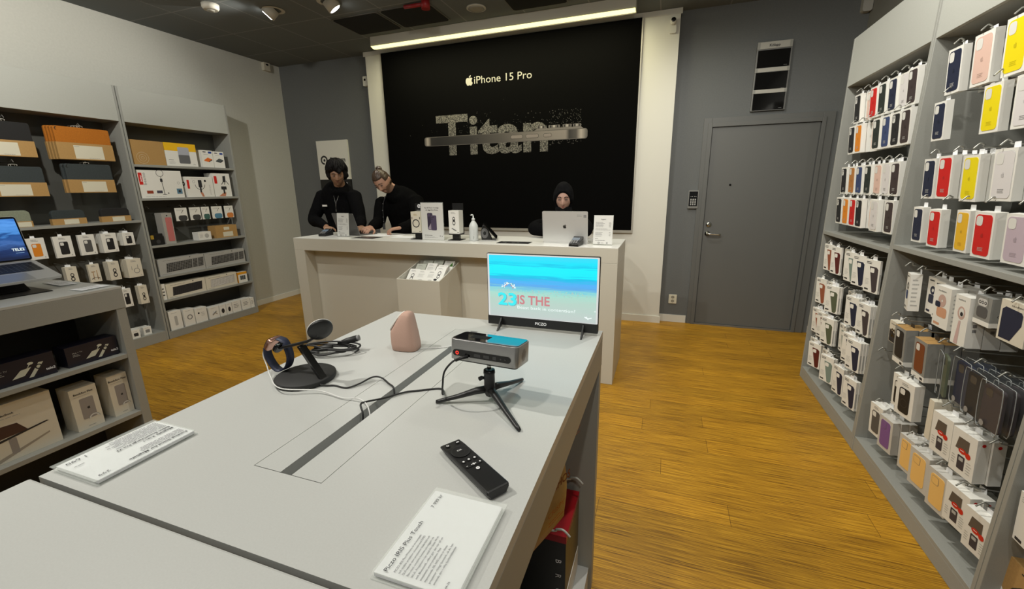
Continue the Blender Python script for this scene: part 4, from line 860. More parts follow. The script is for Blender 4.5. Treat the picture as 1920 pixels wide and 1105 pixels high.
def dgrip(m, fn, w, h, d):
    decal(m, rrect(-w*.44, h*.56, -w*.28, h*.88, .003), fn, .0005, red); decal(m, [(w*.05, h*.62), (w*.22, h*.62), (w*.24, h*.9), (w*.08, h*.88)], fn, .0006, ink)
    for a, b in ((.1, -.05), (.2, .12), (.25, .38)): m.tube([fn(w*a, h*.68, .001), fn(w*b, h*.52, .001)], .003, ink, 5)
    decal(m, rrect(-w*.10, h*.30, w*.22, h*.44, .004), fn, .0006, ink); decal(m, rrect(.0, h*.12, w*.10, h*.3, .002), fn, .0007, ink); decal(m, [(-w*.3, 0.004), (w*.1, 0.004), (w*.16, h*.18), (w*.02, h*.18)], fn, .0006, mat('hand_print', (.55, .22, .12), .5))
lbox(3.462, 3.657, s2, s2 + .250, .13, 'phone_grip_box', 'white box with a small black tripod and phone grip, right end of second shelf', 'box', dgrip)
def dpink(m, fn, w, h, d):
    decal(m, rrect(-w*.22, h*.08, w*.42, h*.86, .012), fn, .0006, mat('coral_print', (.52, .16, .15), .7)); decal(m, circ(0, h*.92, w*.08, 10), fn, .0005, ink)
lbox(2.868, 2.962, s3, s3 + .305, .10, 'speaker_box', 'tall narrow grey box with a coral pink speaker picture', 'box', dpink, body=mat('pack_grey', (.38, .37, .34), .5), tilt=.02, x=-4.70)
def ddark(m, fn, w, h, d): decal(m, rrect(-w*.45, h*.55, -w*.2, h*.9, .003), fn, .0005, mat('print_ochre', (.40, .26, .03), .5)); decal(m, circ(w*.1, h*.3, .02, 12), fn, .0005, mat('print_shade', (.05, .05, .05), .3))
lbox(2.728, 2.845, s3, s3 + .11, .09, 'accessory_box', 'low black box with an ochre corner label left of the coral box', 'box', ddark, body=black)
def dw(m, fn, w, h, d): decal(m, circ(w*.15, h*.5, h*.28, 16), fn, .0005, inkl); m.lines(fn, -w*.4, -w*.1, h*.3, h*.8, 4, .0005, inkl)
lbox(3.192, 3.330, s3, s3 + .085, .09, 'accessory_box', 'small white box standing left of the kraft box, third shelf', 'box', dw)
def dkk(m, fn, w, h, d): decal(m, rrect(-w*.18, h*.08, w*.28, h*.46, .001), fn, .0005, kraftl); decal(m, rrect(-w*.12, h*.62, w*.14, h*.86, .001), fn, .0005, kraftl)
lbox(3.388, 3.643, s3, s3 + .135, .12, 'cardboard_box', 'brown cardboard box with pale stickers at the right of the third shelf', 'box', dkk, body=kraft)
def dstrap(c):
    def f(m, fn, w, h, d):
        decal(m, rrect(-w*.3, -h*.02 + .003, w*.45, h*.42, w*.2), fn, .0006, c); m.lines(fn, -w*.4, w*.3, h*.76, h*.9, 2, .0005, inkl); m.tube([fn(0, h*.6, .001), fn(w*.2, h*.85, .001)], .0015, ink, 5)
    return f
lk = [(3.028, 3.145, 'dark grey strap', mat('strap_dark', (.05, .05, .05), .6), 'leftmost'), (3.173, 3.285, 'dark grey strap', mat('strap_dark', (.05, .05, .05), .6), 'second'), (3.299, 3.384, 'dull green strap', mat('strap_green', (.05, .13, .11), .6), 'middle'),
      (3.411, 3.529, 'blue strap', mat('strap_blue', (.09, .24, .36), .6), 'fourth'), (3.559, 3.663, 'orange strap', mat('strap_orange', (.65, .22, .05), .6), 'rightmost')]
for a, b, s_, c, w_ in lk:
    lbox(a, b, 1.168, 1.300, .006, 'watch_strap_card', 'hanging card with a %s, %s card above the kraft box' % (s_, w_), 'watch strap', dstrap(c), x=-4.735, tilt=.0, grp='watch strap cards on the hooks')
boxg = mat('keyboard_carton', (.42, .42, .40), .5)
def dkb(kc, keyc, rows, cols, pad=True):
    def f(m, fn, w, h, d):
        u0, u1, v0, v1 = -w*.36, (w*.20 if pad else w*.38), h*.18, h*.72; sk = h*.14
        g = lambda u, v, e: fn(u + (v - v0)/(v1 - v0)*sk*.5, v + (u - u0)/(u1 - u0)*h*.06, e)
        blocks = [(u0, u1, cols)] + ([(w*.22, w*.32, 3), (w*.34, w*.46, 4)] if pad else [])
        for a, b, n in blocks:
            decal(m, [(a - .004, v0 - .004), (b + .004, v0 - .004), (b + .004, v1 + .004), (a - .004, v1 + .004)], g, .0005, kc)
            for r in range(rows):
                for c in range(n):
                    x0 = a + (b-a)*c/n; x1 = a + (b-a)*(c + .82)/n; y0 = v0 + (v1-v0)*r/rows; y1 = v0 + (v1-v0)*(r + .78)/rows
                    if n > 6 and r == 0 and 3 <= c <= 8:
                        if c == 3: x1 = a + (b-a)*8.82/n
                        else: continue
                    decal(m, [(x0, y0), (x1, y0), (x1, y1), (x0, y1)], g, .0009, keyc)
        m.lines(fn, -w*.46, -w*.2, h*.04, h*.10, 1, .0005, inkg); m.lines(fn, -w*.40, w*.1, h*.86, h*.92, 1, .0005, inkg)
        decal(m, circ(w*.18, h*.93, .006, 8), fn, .0005, ink)
    return f
kw_ = mat('key_black', (.02, .02, .02), .5); kl_ = mat('key_light', (.35, .34, .33), .5); kwh = mat('key_white', (.70, .69, .66), .5); kpl = mat('key_plate', (.30, .30, .29), .4)
lbox(2.751, 3.205, s4, s4 + .165, .10, 'keyboard_box', 'grey keyboard box with black keys, left of the two on the fourth shelf', 'keyboard box', dkb(kpl, kw_, 6, 15), body=boxg)
lbox(3.212, 3.685, s4, s4 + .160, .08, 'keyboard_box', 'grey keyboard box with black keys at the right end of the fourth shelf', 'keyboard box', dkb(kpl, kw_, 6, 15), body=boxg)
lbox(2.775, 3.170, s5, s5 + .148, .10, 'keyboard_box', 'cream keyboard box with a compact black keyboard, fifth shelf', 'keyboard box', dkb(kw_, mat('key_dark', (.04, .04, .045), .4), 6, 15, False), body=boxcream)
lbox(3.176, 3.540, s5, s5 + .142, .09, 'keyboard_box', 'cream keyboard box with a compact white keyboard, fifth shelf', 'keyboard box', dkb(kl_, kwh, 6, 15, False), body=boxcream)
def dsl(m, fn, w, h, d): m.lines(fn, -w*.3, w*.3, h*.2, h*.8, 3, .0005, ink)
lbox(2.728, 2.766, s5, s5 + .16, .10, 'accessory_box', 'thin white box at the left end of the fifth shelf', 'box', dsl)
def dor(m, fn, w, h, d):
    op = mat('print_amber', (.75, .33, .01), .5); decal(m, [(-w/2, h*.78), (w/2, h*.78), (w/2, h), (-w/2, h)], fn, .0004, op); m.box(-w/2 - .0004, 0, 0, -w/2, d, h, op)
    for i in (-1, 0, 1): decal(m, rrect(w*.1*i*2 - w*.09, h*.26, w*.1*i*2 + w*.09, h*.66, .003), fn, .0006, mat('print_slate', (.07, .085, .09), .5))
lbox(3.558, 3.672, s5, s5 + .125, .07, 'charger_box', 'small white and orange box at the right end of the fifth shelf', 'box', dor)
sb = [(2.743, 2.862, .195, 'bulb'), (2.885, 2.990, .18, 'ring'), (3.000, 3.125, .16, 'dot'), (3.150, 3.262, .13, 'clip'), (3.270, 3.345, .128, 'pebble'), (3.352, 3.418, .128, 'pebble'), (3.425, 3.530, .132, 'txt'), (3.545, 3.655, .13, 'txt'), (3.662, 3.708, .12, 'txt')]
sl = ['tallest white box at the left end of the bottom shelf, with a pale tube', 'white box with a ring gadget picture, second on the bottom shelf', 'white box with a small round dot, third on the bottom shelf', 'white box with a small clip picture, fourth on the bottom shelf',
      'narrow white box with a dark pebble, left one of the pair', 'narrow white box with a dark pebble, right one of the pair', 'plain white box right of the pebble pair, bottom shelf', 'plain white box second from the right end, bottom shelf', 'very narrow white box at the right end of the bottom shelf']
for (a, b, h_, k), l in zip(sb, sl):
    def f(m, fn, w, h, d, k=k):
        if k == 'bulb': decal(m, rrect(-w*.1, h*.2, w*.14, h*.72, .01), fn, .0005, inkl)
        if k == 'ring': m.ring(w*.05, h*.5, .018, .028, fn, .0005, inkg, 18)
        if k == 'dot': decal(m, circ(-w*.2, h*.65, .010, 12), fn, .0005, ink); m.lines(fn, 0, w*.35, h*.4, h*.7, 3, .0005, inkl)
        if k == 'clip': m.tube([fn(-w*.2, h*.35, .001), fn(w*.2, h*.6, .001)], .005, inkg, 6); m.tube([fn(-w*.1, h*.6, .001), fn(w*.25, h*.35, .001)], .004, inkl, 6)
        if k == 'pebble': decal(m, circ(0, h*.45, w*.24, 14, h*.22), fn, .0005, ink)
        if k == 'txt': m.lines(fn, -w*.32, w*.3, h*.35, h*.75, 3, .0005, inkg, .4)
        m.lines(fn, -w*.3, w*.3, h*.86, h*.92, 1, .0005, inkl)
    lbox(a, b, s6, s6 + h_, .09, 'gadget_box', l, 'box', f, grp='small white boxes on the bottom shelf')
# laptop sleeves with cardboard bands
def sleeve(y0, y1, z0, z1, color, label, x=-4.66, d=.022, band=.5, lab=(.28, .80), r=.015, rough=.85, grp='laptop sleeves', hanger=True, backc=None, tilt=0.0):
    w = y1 - y0; h = z1 - z0
    t = empty('laptop_sleeve', (x, (y0+y1)/2, z0), (tilt, 0, PI/2), label, 'laptop sleeve', grp)
    fm = mat('sleeve_' + color[0], color[1], rough, noise_amt=.12, nscale=120)
    m = M(); m.prism(rrect(-w/2 + .004, .004, w/2 - .004, h, r), FR(0), -.0, -d, fm); m.build('fabric_body', t, bevel=.004)
    m = M(); m.box(-w/2, -.0012, 0, w/2, d + .0012, h*band, kraft); fn = FR(-.0012)
    u0, u1 = -w/2 + w*lab[0], -w/2 + w*lab[1]; decal(m, rrect(u0, h*band*.06, u1, h*band*.86, .001), fn, .0005, kraftl); m.lines(fn, u0 + .005, u0 + (u1-u0)*.25, h*band*.76, h*band*.82, 1, .0008, inkg); m.lines(fn, (u0+u1)/2 - .01, u1 - .006, h*band*.09, h*band*.14, 1, .0008, inkg)
    m.build('cardboard_band', t)
    if hanger:
        m = M(); m.tube(catmull([(-.02, d/2, h), (-.02, d/2, h + .014), (.012, d/2, h + .014), (.012, d/2, h + .004)], 3), .0018, mat('hanger_white', (.5, .48, .42), .4), 6); m.tube([(-w*.42, d*.2, h - .004), (w*.42, d*.2, h - .004)], .002, mat('zip_black', (.03, .03, .03), .5), 6)
        m.tube(catmull([(-w*.44, -.003, h - .006), (-w*.47, -.006, h*.93), (-w*.45, -.006, h*.88)], 3), .002, mat('zip_black', (.03, .03, .03), .5), 6); m.build('zip', t)
    return t
OR = ('orange', (.42, .135, .006)); BK = ('black', (.012, .012, .012)); SL = ('slate', (.035, .045, .047)); SG = ('sage', (.23, .26, .19)); NV = ('navygrey', (.03, .04, .042))
for i in range(4): sleeve(2.205 - i*.004, 2.590 - i*.004, 1.735, 1.995 + i*.002, OR, ['orange felt laptop sleeve hanging at the front of the upper right stack', 'second orange sleeve behind the front one', 'third orange sleeve in the stack', 'orange sleeve at the back of the stack'][i], x=-4.70 - i*.033, band=.52)
for i in range(2): sleeve(1.79 - i*.01, 2.075, 1.738, 1.99, BK, ['black laptop sleeve with cardboard band at the left picture edge', 'black sleeve behind the one at the left picture edge'][i], x=-4.70 - i*.03, band=.47, lab=(.1, .66))
for i in range(2): sleeve(1.78, 2.083, 1.440, 1.665, SL, ['slate grey laptop sleeve below the black one', 'slate sleeve hanging behind the one below the black sleeve'][i], x=-4.70 - i*.03, band=.47, lab=(.1, .68))
for i in range(2): sleeve(2.218 - i*.01, 2.545 - i*.01, 1.464, 1.700, SL, ['slate grey laptop sleeve under the orange stack', 'slate sleeve behind the one under the orange stack'][i], x=-4.70 - i*.03, band=.46)
sleeve(1.74, 1.940, 1.2065, 1.335, SG, 'sage green laptop sleeve standing on the shelf behind the laptop', x=-4.70, band=.36, lab=(.35, .95), hanger=False, d=.03, r=.03)
sleeve(2.055, 2.280, 1.2065, 1.325, NV, 'slate sleeve in a cardboard band standing mid-shelf', x=-4.70, band=.42, lab=(.33, .76), hanger=False, d=.035, r=.03)
sleeve(2.385, 2.610, 1.2065, 1.325, BK, 'black sleeve in a cardboard band standing at the right of the shelf', x=-4.70, band=.42, lab=(.36, .78), hanger=False, d=.035, r=.03)
def lcase(y0, y1, z0, z1, color, n, labels, d=.022, x=-4.685, kind='case'):
    w = y1 - y0; h = z1 - z0
    for i in range(n):
        m = M(); body = boxw if kind != 'cable' else boxcream; m.box(-w/2, 0, 0, w/2, d, h, body); fn = FR(0)
        m.lines(fn, -w*.2, w*.2, h*.84, h*.93, 2, .0005, inkg, .45); m.lines(fn, -w*.4, -w*.1, h*.04, h*.07, 1, .0005, inkl); decal(m, [(w*.3, h*.06), (w*.4, h*.06), (w*.35, h*.14)], fn, .0005, inkl)
        o = m.build('phone_case_box' if kind == 'case' else 'cable_box', recalc=False); o.rotation_euler = (0, 0, PI/2); o.location = (x - i*(d + .003), (y0+y1)/2 - i*.0, z0)
        tag(o, labels[min(i, 1)], 'phone case' if kind == 'case' else 'cable', 'boxes on the left wall hooks' if i == 0 else 'boxes behind on the left wall hooks')
        c = M()
        if kind == 'case':
            c.prism(rrect(-w*.22, h*.14, w*.26, h*.74, w*.08), fn, 0, .0010, cm(color)); decal(c, rrect(-w*.18, h*.56, w*.02, h*.71, w*.05), fn, .0015, mat('lens_cutout', (.72, .72, .68), .4)); nm = 'phone_case'
        elif kind == 'cable':
            if color == 'ring': c.ring(w*.1, h*.35, w*.17, w*.21, fn, .0006, inkg, 22); c.tube([fn(-w*.22, h*.42, .001), fn(-w*.22, h*.62, .001)], .0015, inkg, 5); c.tube([fn(w*.2, h*.5, .001), fn(w*.2, h*.68, .001)], .0015, inkg, 5)
            elif color == 'tee':
                c.ring(0, h*.16, w*.30, w*.38, fn, .0006, ink, 20, 0, PI, ry=.5); [c.tube([fn(w*a, h*.14, .001), fn(w*a, h*b, .001)], .0022, mat('gold_print', (.38, .2, .06), .4), 5) for a, b in ((-.16, .58), (.18, .64))]; c.tube([fn(-w*.3, h*.58, .001), fn(0, h*.58, .001)], .003, mat('gold_print', (.38, .2, .06), .4), 5)
            else: c.ring(0, h*.52, w*.10, w*.17, fn, .0006, ink, 16, ry=1.3); c.ring(0, h*.28, w*.11, w*.19, fn, .0006, ink, 16, ry=1.3); decal(c, rrect(-w*.12, h*.36, w*.12, h*.46, .003), fn, .0009, ink)
            nm = 'cable_picture'
        c.build(nm, o, recalc=False)
        tb = M(); tb.prism([(-.014, 0), (.014, 0), (.012, .018), (-.012, .018)], lambda u, v, e: (u, d - e, h + v - .001), .0006, .0016, paper); tb.build('hang_tab', o)
lcase(1.855, 1.968, .95, 1.118, 'orange', 1, ['white box with an orange case beside the laptop screen'])
lcase(2.020, 2.136, .942, 1.116, 'black', 1, ['white box with a black case, second from the left on the upper hook row'])
lcase(2.180, 2.292, .940, 1.113, 'grey', 1, ['white box with a dark grey case in the middle of the upper hook row'])
lcase(2.340, 2.452, .940, 1.108, 'black', 4, ['white box with a black case at the front of the thick stack', 'box behind the front one in the thick black-case stack'])
lcase(2.500, 2.590, .985, 1.100, 'black', 4, ['short white box with a black case at the right end of the upper row', 'box behind the short one at the right end of the upper row'])
lcase(2.045, 2.120, .715, .858, 'coil', 2, ['grey-white cable box behind the laptop corner', 'cable box behind the one at the laptop corner'], kind='cable')
lcase(2.196, 2.275, .700, .856, 'tee', 1, ['cream box with gold cable plugs on the second hook row'], kind='cable')
lcase(2.340, 2.422, .688, .856, 'coil', 3, ['cream box with a black coiled cable on the second hook row', 'dark-sided box behind the coiled cable one'], kind='cable')
lcase(2.482, 2.600, .682, .854, 'ring', 4, ['wide cream box with a looped cable at the right end of the second hook row', 'box behind the wide looped cable one'], kind='cable')
lcase(2.385, 2.465, .42, .592, 'black', 1, ['white box with a black case above the left table corner, third hook row'])
lcase(2.528, 2.600, .416, .594, 'coil', 2, ['cream cable box at the right end of the third hook row', 'cable box behind the one at the right end of the third row'], kind='cable')
k = 0
for (yy, zz, xx) in ((2.435, .1008, -4.70), (2.45, .1008, -4.76), (2.545, .1008, -4.72), (2.50, .1008, -4.79), (2.56, .1008, -4.80), (2.45, .1008, -4.84)):
    m = M(); m.box(-.032, 0, 0, .032, .045, .085 - .004*k, boxw); decal(m, rrect(-.018, .02, .018, .052, .006), FR(0), .0005, [ink, ink, inkg][k % 3]); m.lines(FR(0), -.02, .02, .062, .072, 1, .0005, inkl)
    o = m.build('small_case_box', recalc=False, loc=(xx, yy, zz), rot=(0, 0, PI/2 + (.15 if k % 2 else -.1)))
    tag(o, ['little white box at the front left of the plinth pile', 'little white box behind the front left one', 'little white box with a brown picture at the front right of the plinth pile', 'little white box in the middle of the plinth pile', 'little white box at the back right of the plinth pile', 'little white box at the back left of the plinth pile'][k], 'box', 'little boxes on the plinth'); k += 1

# goods on the left table's shelves
navyb = mat('carton_midnight', (.010, .010, .022), .35)
def dtv(m, fn, w, h, d):
    m.text('Hub + TV', fn, -w*.38, h*.62, h*.07, .0005, inkl, 'l'); m.lines(fn, -w*.38, -w*.24, h*.46, h*.58, 2, .0005, inkl)
    ivory = mat('print_ivory', (.62, .62, .50), .4)
    m.prism([(-w*.16, h*.22), (w*.02, h*.26), (w*.14, h*.56), (-w*.02, h*.52)], fn, 0, .0006, ivory); decal(m, [(w*.07, h*.12), (w*.14, h*.12), (w*.33, h*.66), (w*.26, h*.68)], fn, .0006, ivory); m.ring(w*.245, h*.50, .007, .012, fn, .0009, ink, 16)
    m.tube([fn(w*.08, h*.55, .001), fn(w*.13, h*.7, .001)], .0015, ivory, 5); decal(m, circ(w*.14, h*.72, .010, 12, .006), fn, .0008, ivory)
    m.text('tele2', fn, w*.34, h*.24, h*.11, .0006, paper, 'l', bold=True)
def tbox(y0, y1, z, h, dep, x, label, draw, body=None, cat='box', noun='product_box', yaw=0.0):
    w = y1 - y0; m = M(); m.box(-w/2, 0, 0, w/2, dep, h, body or boxcream); draw(m, FR(0), w, h, dep); o = m.build(noun, recalc=False); o.rotation_euler = (0, 0, PI/2 + yaw); o.location = (x, (y0+y1)/2, z + .0006); return tag(o, label, cat, 'boxed goods under the left table')
tbox(.795, 1.015, .652, .105, .09, -2.60, 'black media player box with a white remote picture, left on upper shelf', dtv, navyb, yaw=.0, noun='media_player_box')
tbox(1.055, 1.258, .652, .098, .09, -2.60, 'black media player box with a white remote picture, beside the table end panel', dtv, navyb, noun='media_player_box')
def dstand(m, fn, w, h, d):
    gp = mat('print_silver', (.30, .28, .27), .4); m.text('HiRise for MacBook', fn, -w*.15, h*.80, h*.035, .0005, ink, 'l', bold=True); m.lines(fn, -w*.15, w*.3, h*.74, h*.77, 1, .0005, inkl)
    decal(m, [(-w*.05, h*.42), (w*.22, h*.44), (w*.14, h*.62), (-w*.05, h*.64)], fn, .0005, mat('print_screen', (.06, .03, .03), .3)); decal(m, [(-w*.05, h*.36), (w*.42, h*.46), (w*.40, h*.48), (-w*.05, h*.40)], fn, .0007, ink)
    decal(m, rrect(w*.03, h*.10, w*.10, h*.38, .003), fn, .0006, gp); decal(m, [(-w*.1, h*.02), (w*.4, h*.24), (w*.4, h*.27), (-w*.1, h*.08)], fn, .0004, mat('print_soft', (.36, .32, .26), .5))
tbox(.62, .968, .330, .255, .11, -2.60, 'large cream box with a laptop stand picture, left on lower shelf', dstand, noun='laptop_stand_box')
def ddock(m, fn, w, h, d):
    m.text('BookArc Flex', fn, 0, h*.85, h*.045, .0005, ink, 'c', bold=True); m.lines(fn, -w*.38, w*.42, h*.79, h*.82, 1, .0005, inkl)
    gp = mat('print_silver', (.30, .28, .27), .4); m.prism(rrect(-w*.22, h*.24, w*.30, h*.74, .006), fn, 0, .0006, gp); apple(m, fn, w*.06, h*.50, w*.14, .001, ink)
    m.ring(w*.18, h*.22, w*.14, w*.20, fn, .0012, paper2, 18, 0, PI); m.ring(w*.18, h*.22, w*.20, w*.215, fn, .0012, inkg, 18, 0, PI); m.lines(fn, -w*.1, w*.25, h*.05, h*.08, 1, .0005, inkg)
tbox(1.027, 1.131, .330, .215, .10, -2.60, 'cream dock box with a grey laptop picture, middle of the lower shelf', ddock, noun='laptop_dock_box')
tbox(1.177, 1.262, .330, .220, .10, -2.60, 'cream dock box with a grey laptop picture beside the table end panel', ddock, noun='laptop_dock_box')

# ================================================================ on the display table
TZs = TZ + .0004
# projection screen; the projector's light on it is painted as a glowing picture
t = empty('projection_screen', (-.353, 1.262, TZ), label='small black portable screen showing a turquoise racing picture at the table end', cat='projector_screen')
sx0, sx1, sz0, sz1 = -.183, .183, .0095, .249
M().prism(rrect(sx0, sz0, sx1, sz1, .004), FR(.012), 0, .011, black).build('housing', t, bevel=.001)
pic = screen_mat('screen_picture', [(0, (.50, .56, .54)), (.30, (.44, .62, .54)), (.40, (.38, .68, .58)), (.47, (.20, .60, .68)), (.52, (.10, .38, .78)), (.57, (.08, .42, .88)), (.66, (.0, .50, .78)), (.70, (0, .80, .93)), (.82, (0, .84, .96)), (.84, (.0, .55, .80)), (.88, (0, .74, .92)), (1, (.04, .68, .90))], 1.0, axis=2, lo=.038, hi=.246, nsc=(9, 3, 170), namt=.16)
fn = FR(.0009)
m = M(); decal(m, rrect(sx0 + .002, .039, sx1 - .002, sz1 - .002, .003), fn, .0002, mat('screen_edge', (.3, .3, .3), .3, emit=(.62, .64, .64), estr=.75)); decal(m, rrect(sx0 + .008, .041, sx1 - .008, sz1 - .006, .002), fn, .0005, pic)
ec = mat('screen_cyan', (0, 0, 0), .4, emit=(.05, .86, .92), estr=.95); er = mat('screen_rose', (0, 0, 0), .4, emit=(.72, .27, .29), estr=.8); ew = mat('screen_white', (0, 0, 0), .4, emit=(.85, .95, .92), estr=1.0); es = mat('screen_shade', (0, 0, 0), .4, emit=(.20, .55, .60), estr=.8)
m.text('23', fn, -.143, .078, .041, .0007, es, 'l', w=.063, bold=True); m.text('23', fn, -.146, .080, .041, .0009, ec, 'l', w=.063, bold=True)
m.text('IS THE', fn, -.079, .086, .030, .0009, er, 'l', w=.108, bold=True); m.text('Beast back in contention?', fn, -.079, .070, .0105, .0012, ew, 'l', w=.190)
m.tube([fn(.140, .060, .001), fn(.150, .055, .001), fn(.162, .058, .001)], .0016, ew, 5); m.tube([fn(.145, .061, .001), fn(.152, .052, .001)], .0016, ew, 5); m.ring(.172, .080, .0018, .0028, fn, .0008, ew, 10)
rnd = random.Random(3)
for i in range(60):
    a = rnd.random()*PI; r_ = .010 + .009*rnd.random(); c_ = er if r_ < .012 else (ew if i % 3 else es); decal(m, circ(-.108 + r_*1.3*math.cos(a), .137 + r_*math.sin(a), .0013 + .001*rnd.random(), 6), fn, .0008 + .00001*i, c_)
for i in range(150): decal(m, circ(-.165 + .33*rnd.random(), .118 + .017*rnd.random(), .0012 + .0012*rnd.random(), 5), fn, .0007 + .000002*i, mat('screen_crowd', (0, 0, 0), .4, emit=(.35, .80, .66), estr=.85) if i % 2 else mat('screen_crowd2', (0, 0, 0), .4, emit=(.50, .66, .60), estr=.85))
m.build('projected_picture', t)
m = M(); m.prism(rrect(sx0, .0095, sx1, .0385, .002), fn, 0, .0012, mat('bezel_black', (.008, .008, .008), .3)); m.text('PICZO', FR(-.0003), 0, .0195, .0095, .0005, paper, 'c', w=.038, bold=True); m.build('bottom_bezel', t)
for x in (-.135, .138):
    m = M(); m.prism([(-.045, 0), (-.038, 0), (.004, .010), (.016, .010), (.030, 0), (.036, 0), (.016, .030), (-.004, .034)], lambda u, v, e: (x + e, u, v + .0003), -.0025, .0025, black); m.build('foot', t, bevel=.0006)
# projector on its tripod
pa = -.075
t = empty('mini_projector', (-.331, .780, 1.094), (-.10, 0, pa), 'silver mini projector with a black glossy top held on a small tripod', 'projector')
sil = mat('projector_silver', (.42, .42, .41), .32, metal=.7); pw2, pd, ph = .078, .034, .047
m = M(); m.prism(rrect(-pw2, -pd, pw2, pd, .010, 6), FLAT(.003), 0, ph - .003, sil, True); m.build('housing', t, bevel=.0012)
M().prism(rrect(-pw2 + .004, -pd + .004, pw2 - .004, pd - .004, .008, 6), FLAT(0), 0, .0028, black).build('base_plate', t)
tp = M(); tp.prism(rrect(-pw2 + .0025, -pd + .0025, pw2 - .0025, pd - .0025, .009, 6), FLAT(ph), .0002, .0014, mat('projector_glass', (.012, .012, .014), .03, spec=1.0, coat=1.0)); tp.build('touch_panel', t)
m = M(); m.prism(rrect(-.042, -.012, .0, .012, .002), FLAT(ph + .0014), 0, .0003, blackm); m.build('touch_pad', t)
fr = FR(-pd)
m = M(); m.prism(rrect(-.070, .012, .064, .0255, .0066), fr, .0003, .0012, blackg)
m.ring(-.059, .0187, .002, .0040, fr, .0018, mat('led_red', (.3, 0, 0), .3, emit=(1, .05, .03), estr=1.2), 14)
for a, b in ((-.019, -.004), (.003, .016), (.024, .032)): m.prism(rrect(a, .0150, b, .0215, .001), fr, .0013, .0017, mat('port_metal', (.08, .08, .08), .3, metal=.6)); 
for a in (.042, .052): decal(m, circ(a, .0185, .0018, 10), fr, .0017, mat('port_metal', (.08, .08, .08), .3))
m.build('port_strip', t)
m = M(); sd = lambda u, v, e: (pw2 + e, u, v)
for r in range(9):
    for c in range(5):
        if abs(r - 4)*.7 + abs(c - 2) < 3.9: decal(m, rrect(-.011 + c*.0045, .012 + r*.0028, -.0082 + c*.0045, .0132 + r*.0028, .0005), sd, .0004, ink)
m.build('vent_grille', t)
t = empty('mini_tripod', (-.331, .776, TZ), label='small black tripod with three slim legs carrying the silver projector', cat='tripod')
m = M(); m.lathe([(.0045, .078), (.0045, .0905)], steel, 14); m.lathe([(.007, .0905), (.014, .0915), (.014, .0925)][:3], black, 18); m.build('mounting_screw', t)
m = M(); m.lathe([(.004, .012), (.009, .016), (.0125, .024), (.0128, .030), (.0118, .031), (.0118, .066), (.0128, .068), (.012, .075), (.0075, .0755)], black, 24); m.ring(0, 0, .0045, .0085, FLAT(.0758), 0, steel, 18); m.build('ball_head', t)
M().tube([(-.011, -.002, .055), (-.0165, -.003, .055), (-.022, -.0035, .052)], [.003, .0045, .005], black, 8).build('clamp_knob', t)
for (fx, fy) in ((-.108, -.045), (.036, .118), (.099, -.094)):
    l = math.hypot(fx, fy); ux, uy = fx/l, fy/l; m = M()
    P = [Vector((ux*.008, uy*.008, .030)), Vector((ux*.03, uy*.03, .0265)), Vector((fx*.6, fy*.6, .0150)), Vector((fx*.93, fy*.93, .0060)), Vector((fx, fy, .0046))]
    rings = []
    for i, p in enumerate(P):
        w_, h_ = [(.0085, .010), (.008, .009), (.0062, .006), (.005, .0050), (.0035, .0042)][i]; n_ = Vector((-uy, ux, 0))
        rings.append([p + n_*(w_*math.cos(a)) + Vector((0, 0, 1))*(h_*.5*(math.sin(a) + abs(math.sin(a))*.0)*1.7) for a in [2*PI*k_/12 for k_ in range(12)]])
    m.loft(rings, black); m.build('leg', t, bevel=0)
# pink speaker
t = empty('pink_smart_clock', (-.682, .995, TZs), (0, 0, .1), 'pale pink fabric clock speaker with a slanted top near the table back', 'speaker')
pinkf = mat('pink_fabric', (.52, .335, .265), .85, noise_amt=.05, nscale=900, bump=.2)
def sec(z, xl, xr, dy, n=28):
    cx, a = (xl+xr)/2, (xr-xl)/2; out = []
    for k_ in range(n):
        q = 2*PI*k_/n; c_, s_ = math.cos(q), math.sin(q); e_ = .62
        out.append((cx + a*math.copysign(abs(c_)**e_, c_), dy*math.copysign(abs(s_)**e_, s_), z))
    return out
def tilt_ring(sc, cx, xc, zc, n=28, k=1.0):
    return None
prof = [(0, -.038, .036, .026), (.003, -.0405, .0385, .029), (.02, -.0425, .038, .030), (.04, -.0425, .035, .030), (.052, -.042, .0335, .0295), (.060, -.0395, .032, .0285), (.075, -.030, .0295, .0265), (.09, -.020, .027, .024), (.103, -.0105, .0245, .0205), (.110, -.0045, .021, .016), (.1135, .002, .016, .009)]
m = M(); m.loft([sec(*p) for p in prof], pinkf); m.build('fabric_body', t)
m = M(); P = [(-.0428, 0, .055), (-.0415, .012, .058), (-.033, .020, .070), (-.021, .0185, .088), (-.009, .013, .104), (.0, 0, .113), (-.009, -.013, .104), (-.021, -.0185, .088), (-.033, -.020, .070), (-.0415, -.012, .058), (-.0428, 0, .055)]
m.tube(catmull(P, 3), .0022, mat('clock_rim', (.75, .72, .66), .4), 6, caps=False)
m.poly([(x - .0012, y, z + .001) for x, y, z in P[:-1]], mat('clock_face', (.55, .50, .46), .2)); m.build('clock_face', t)
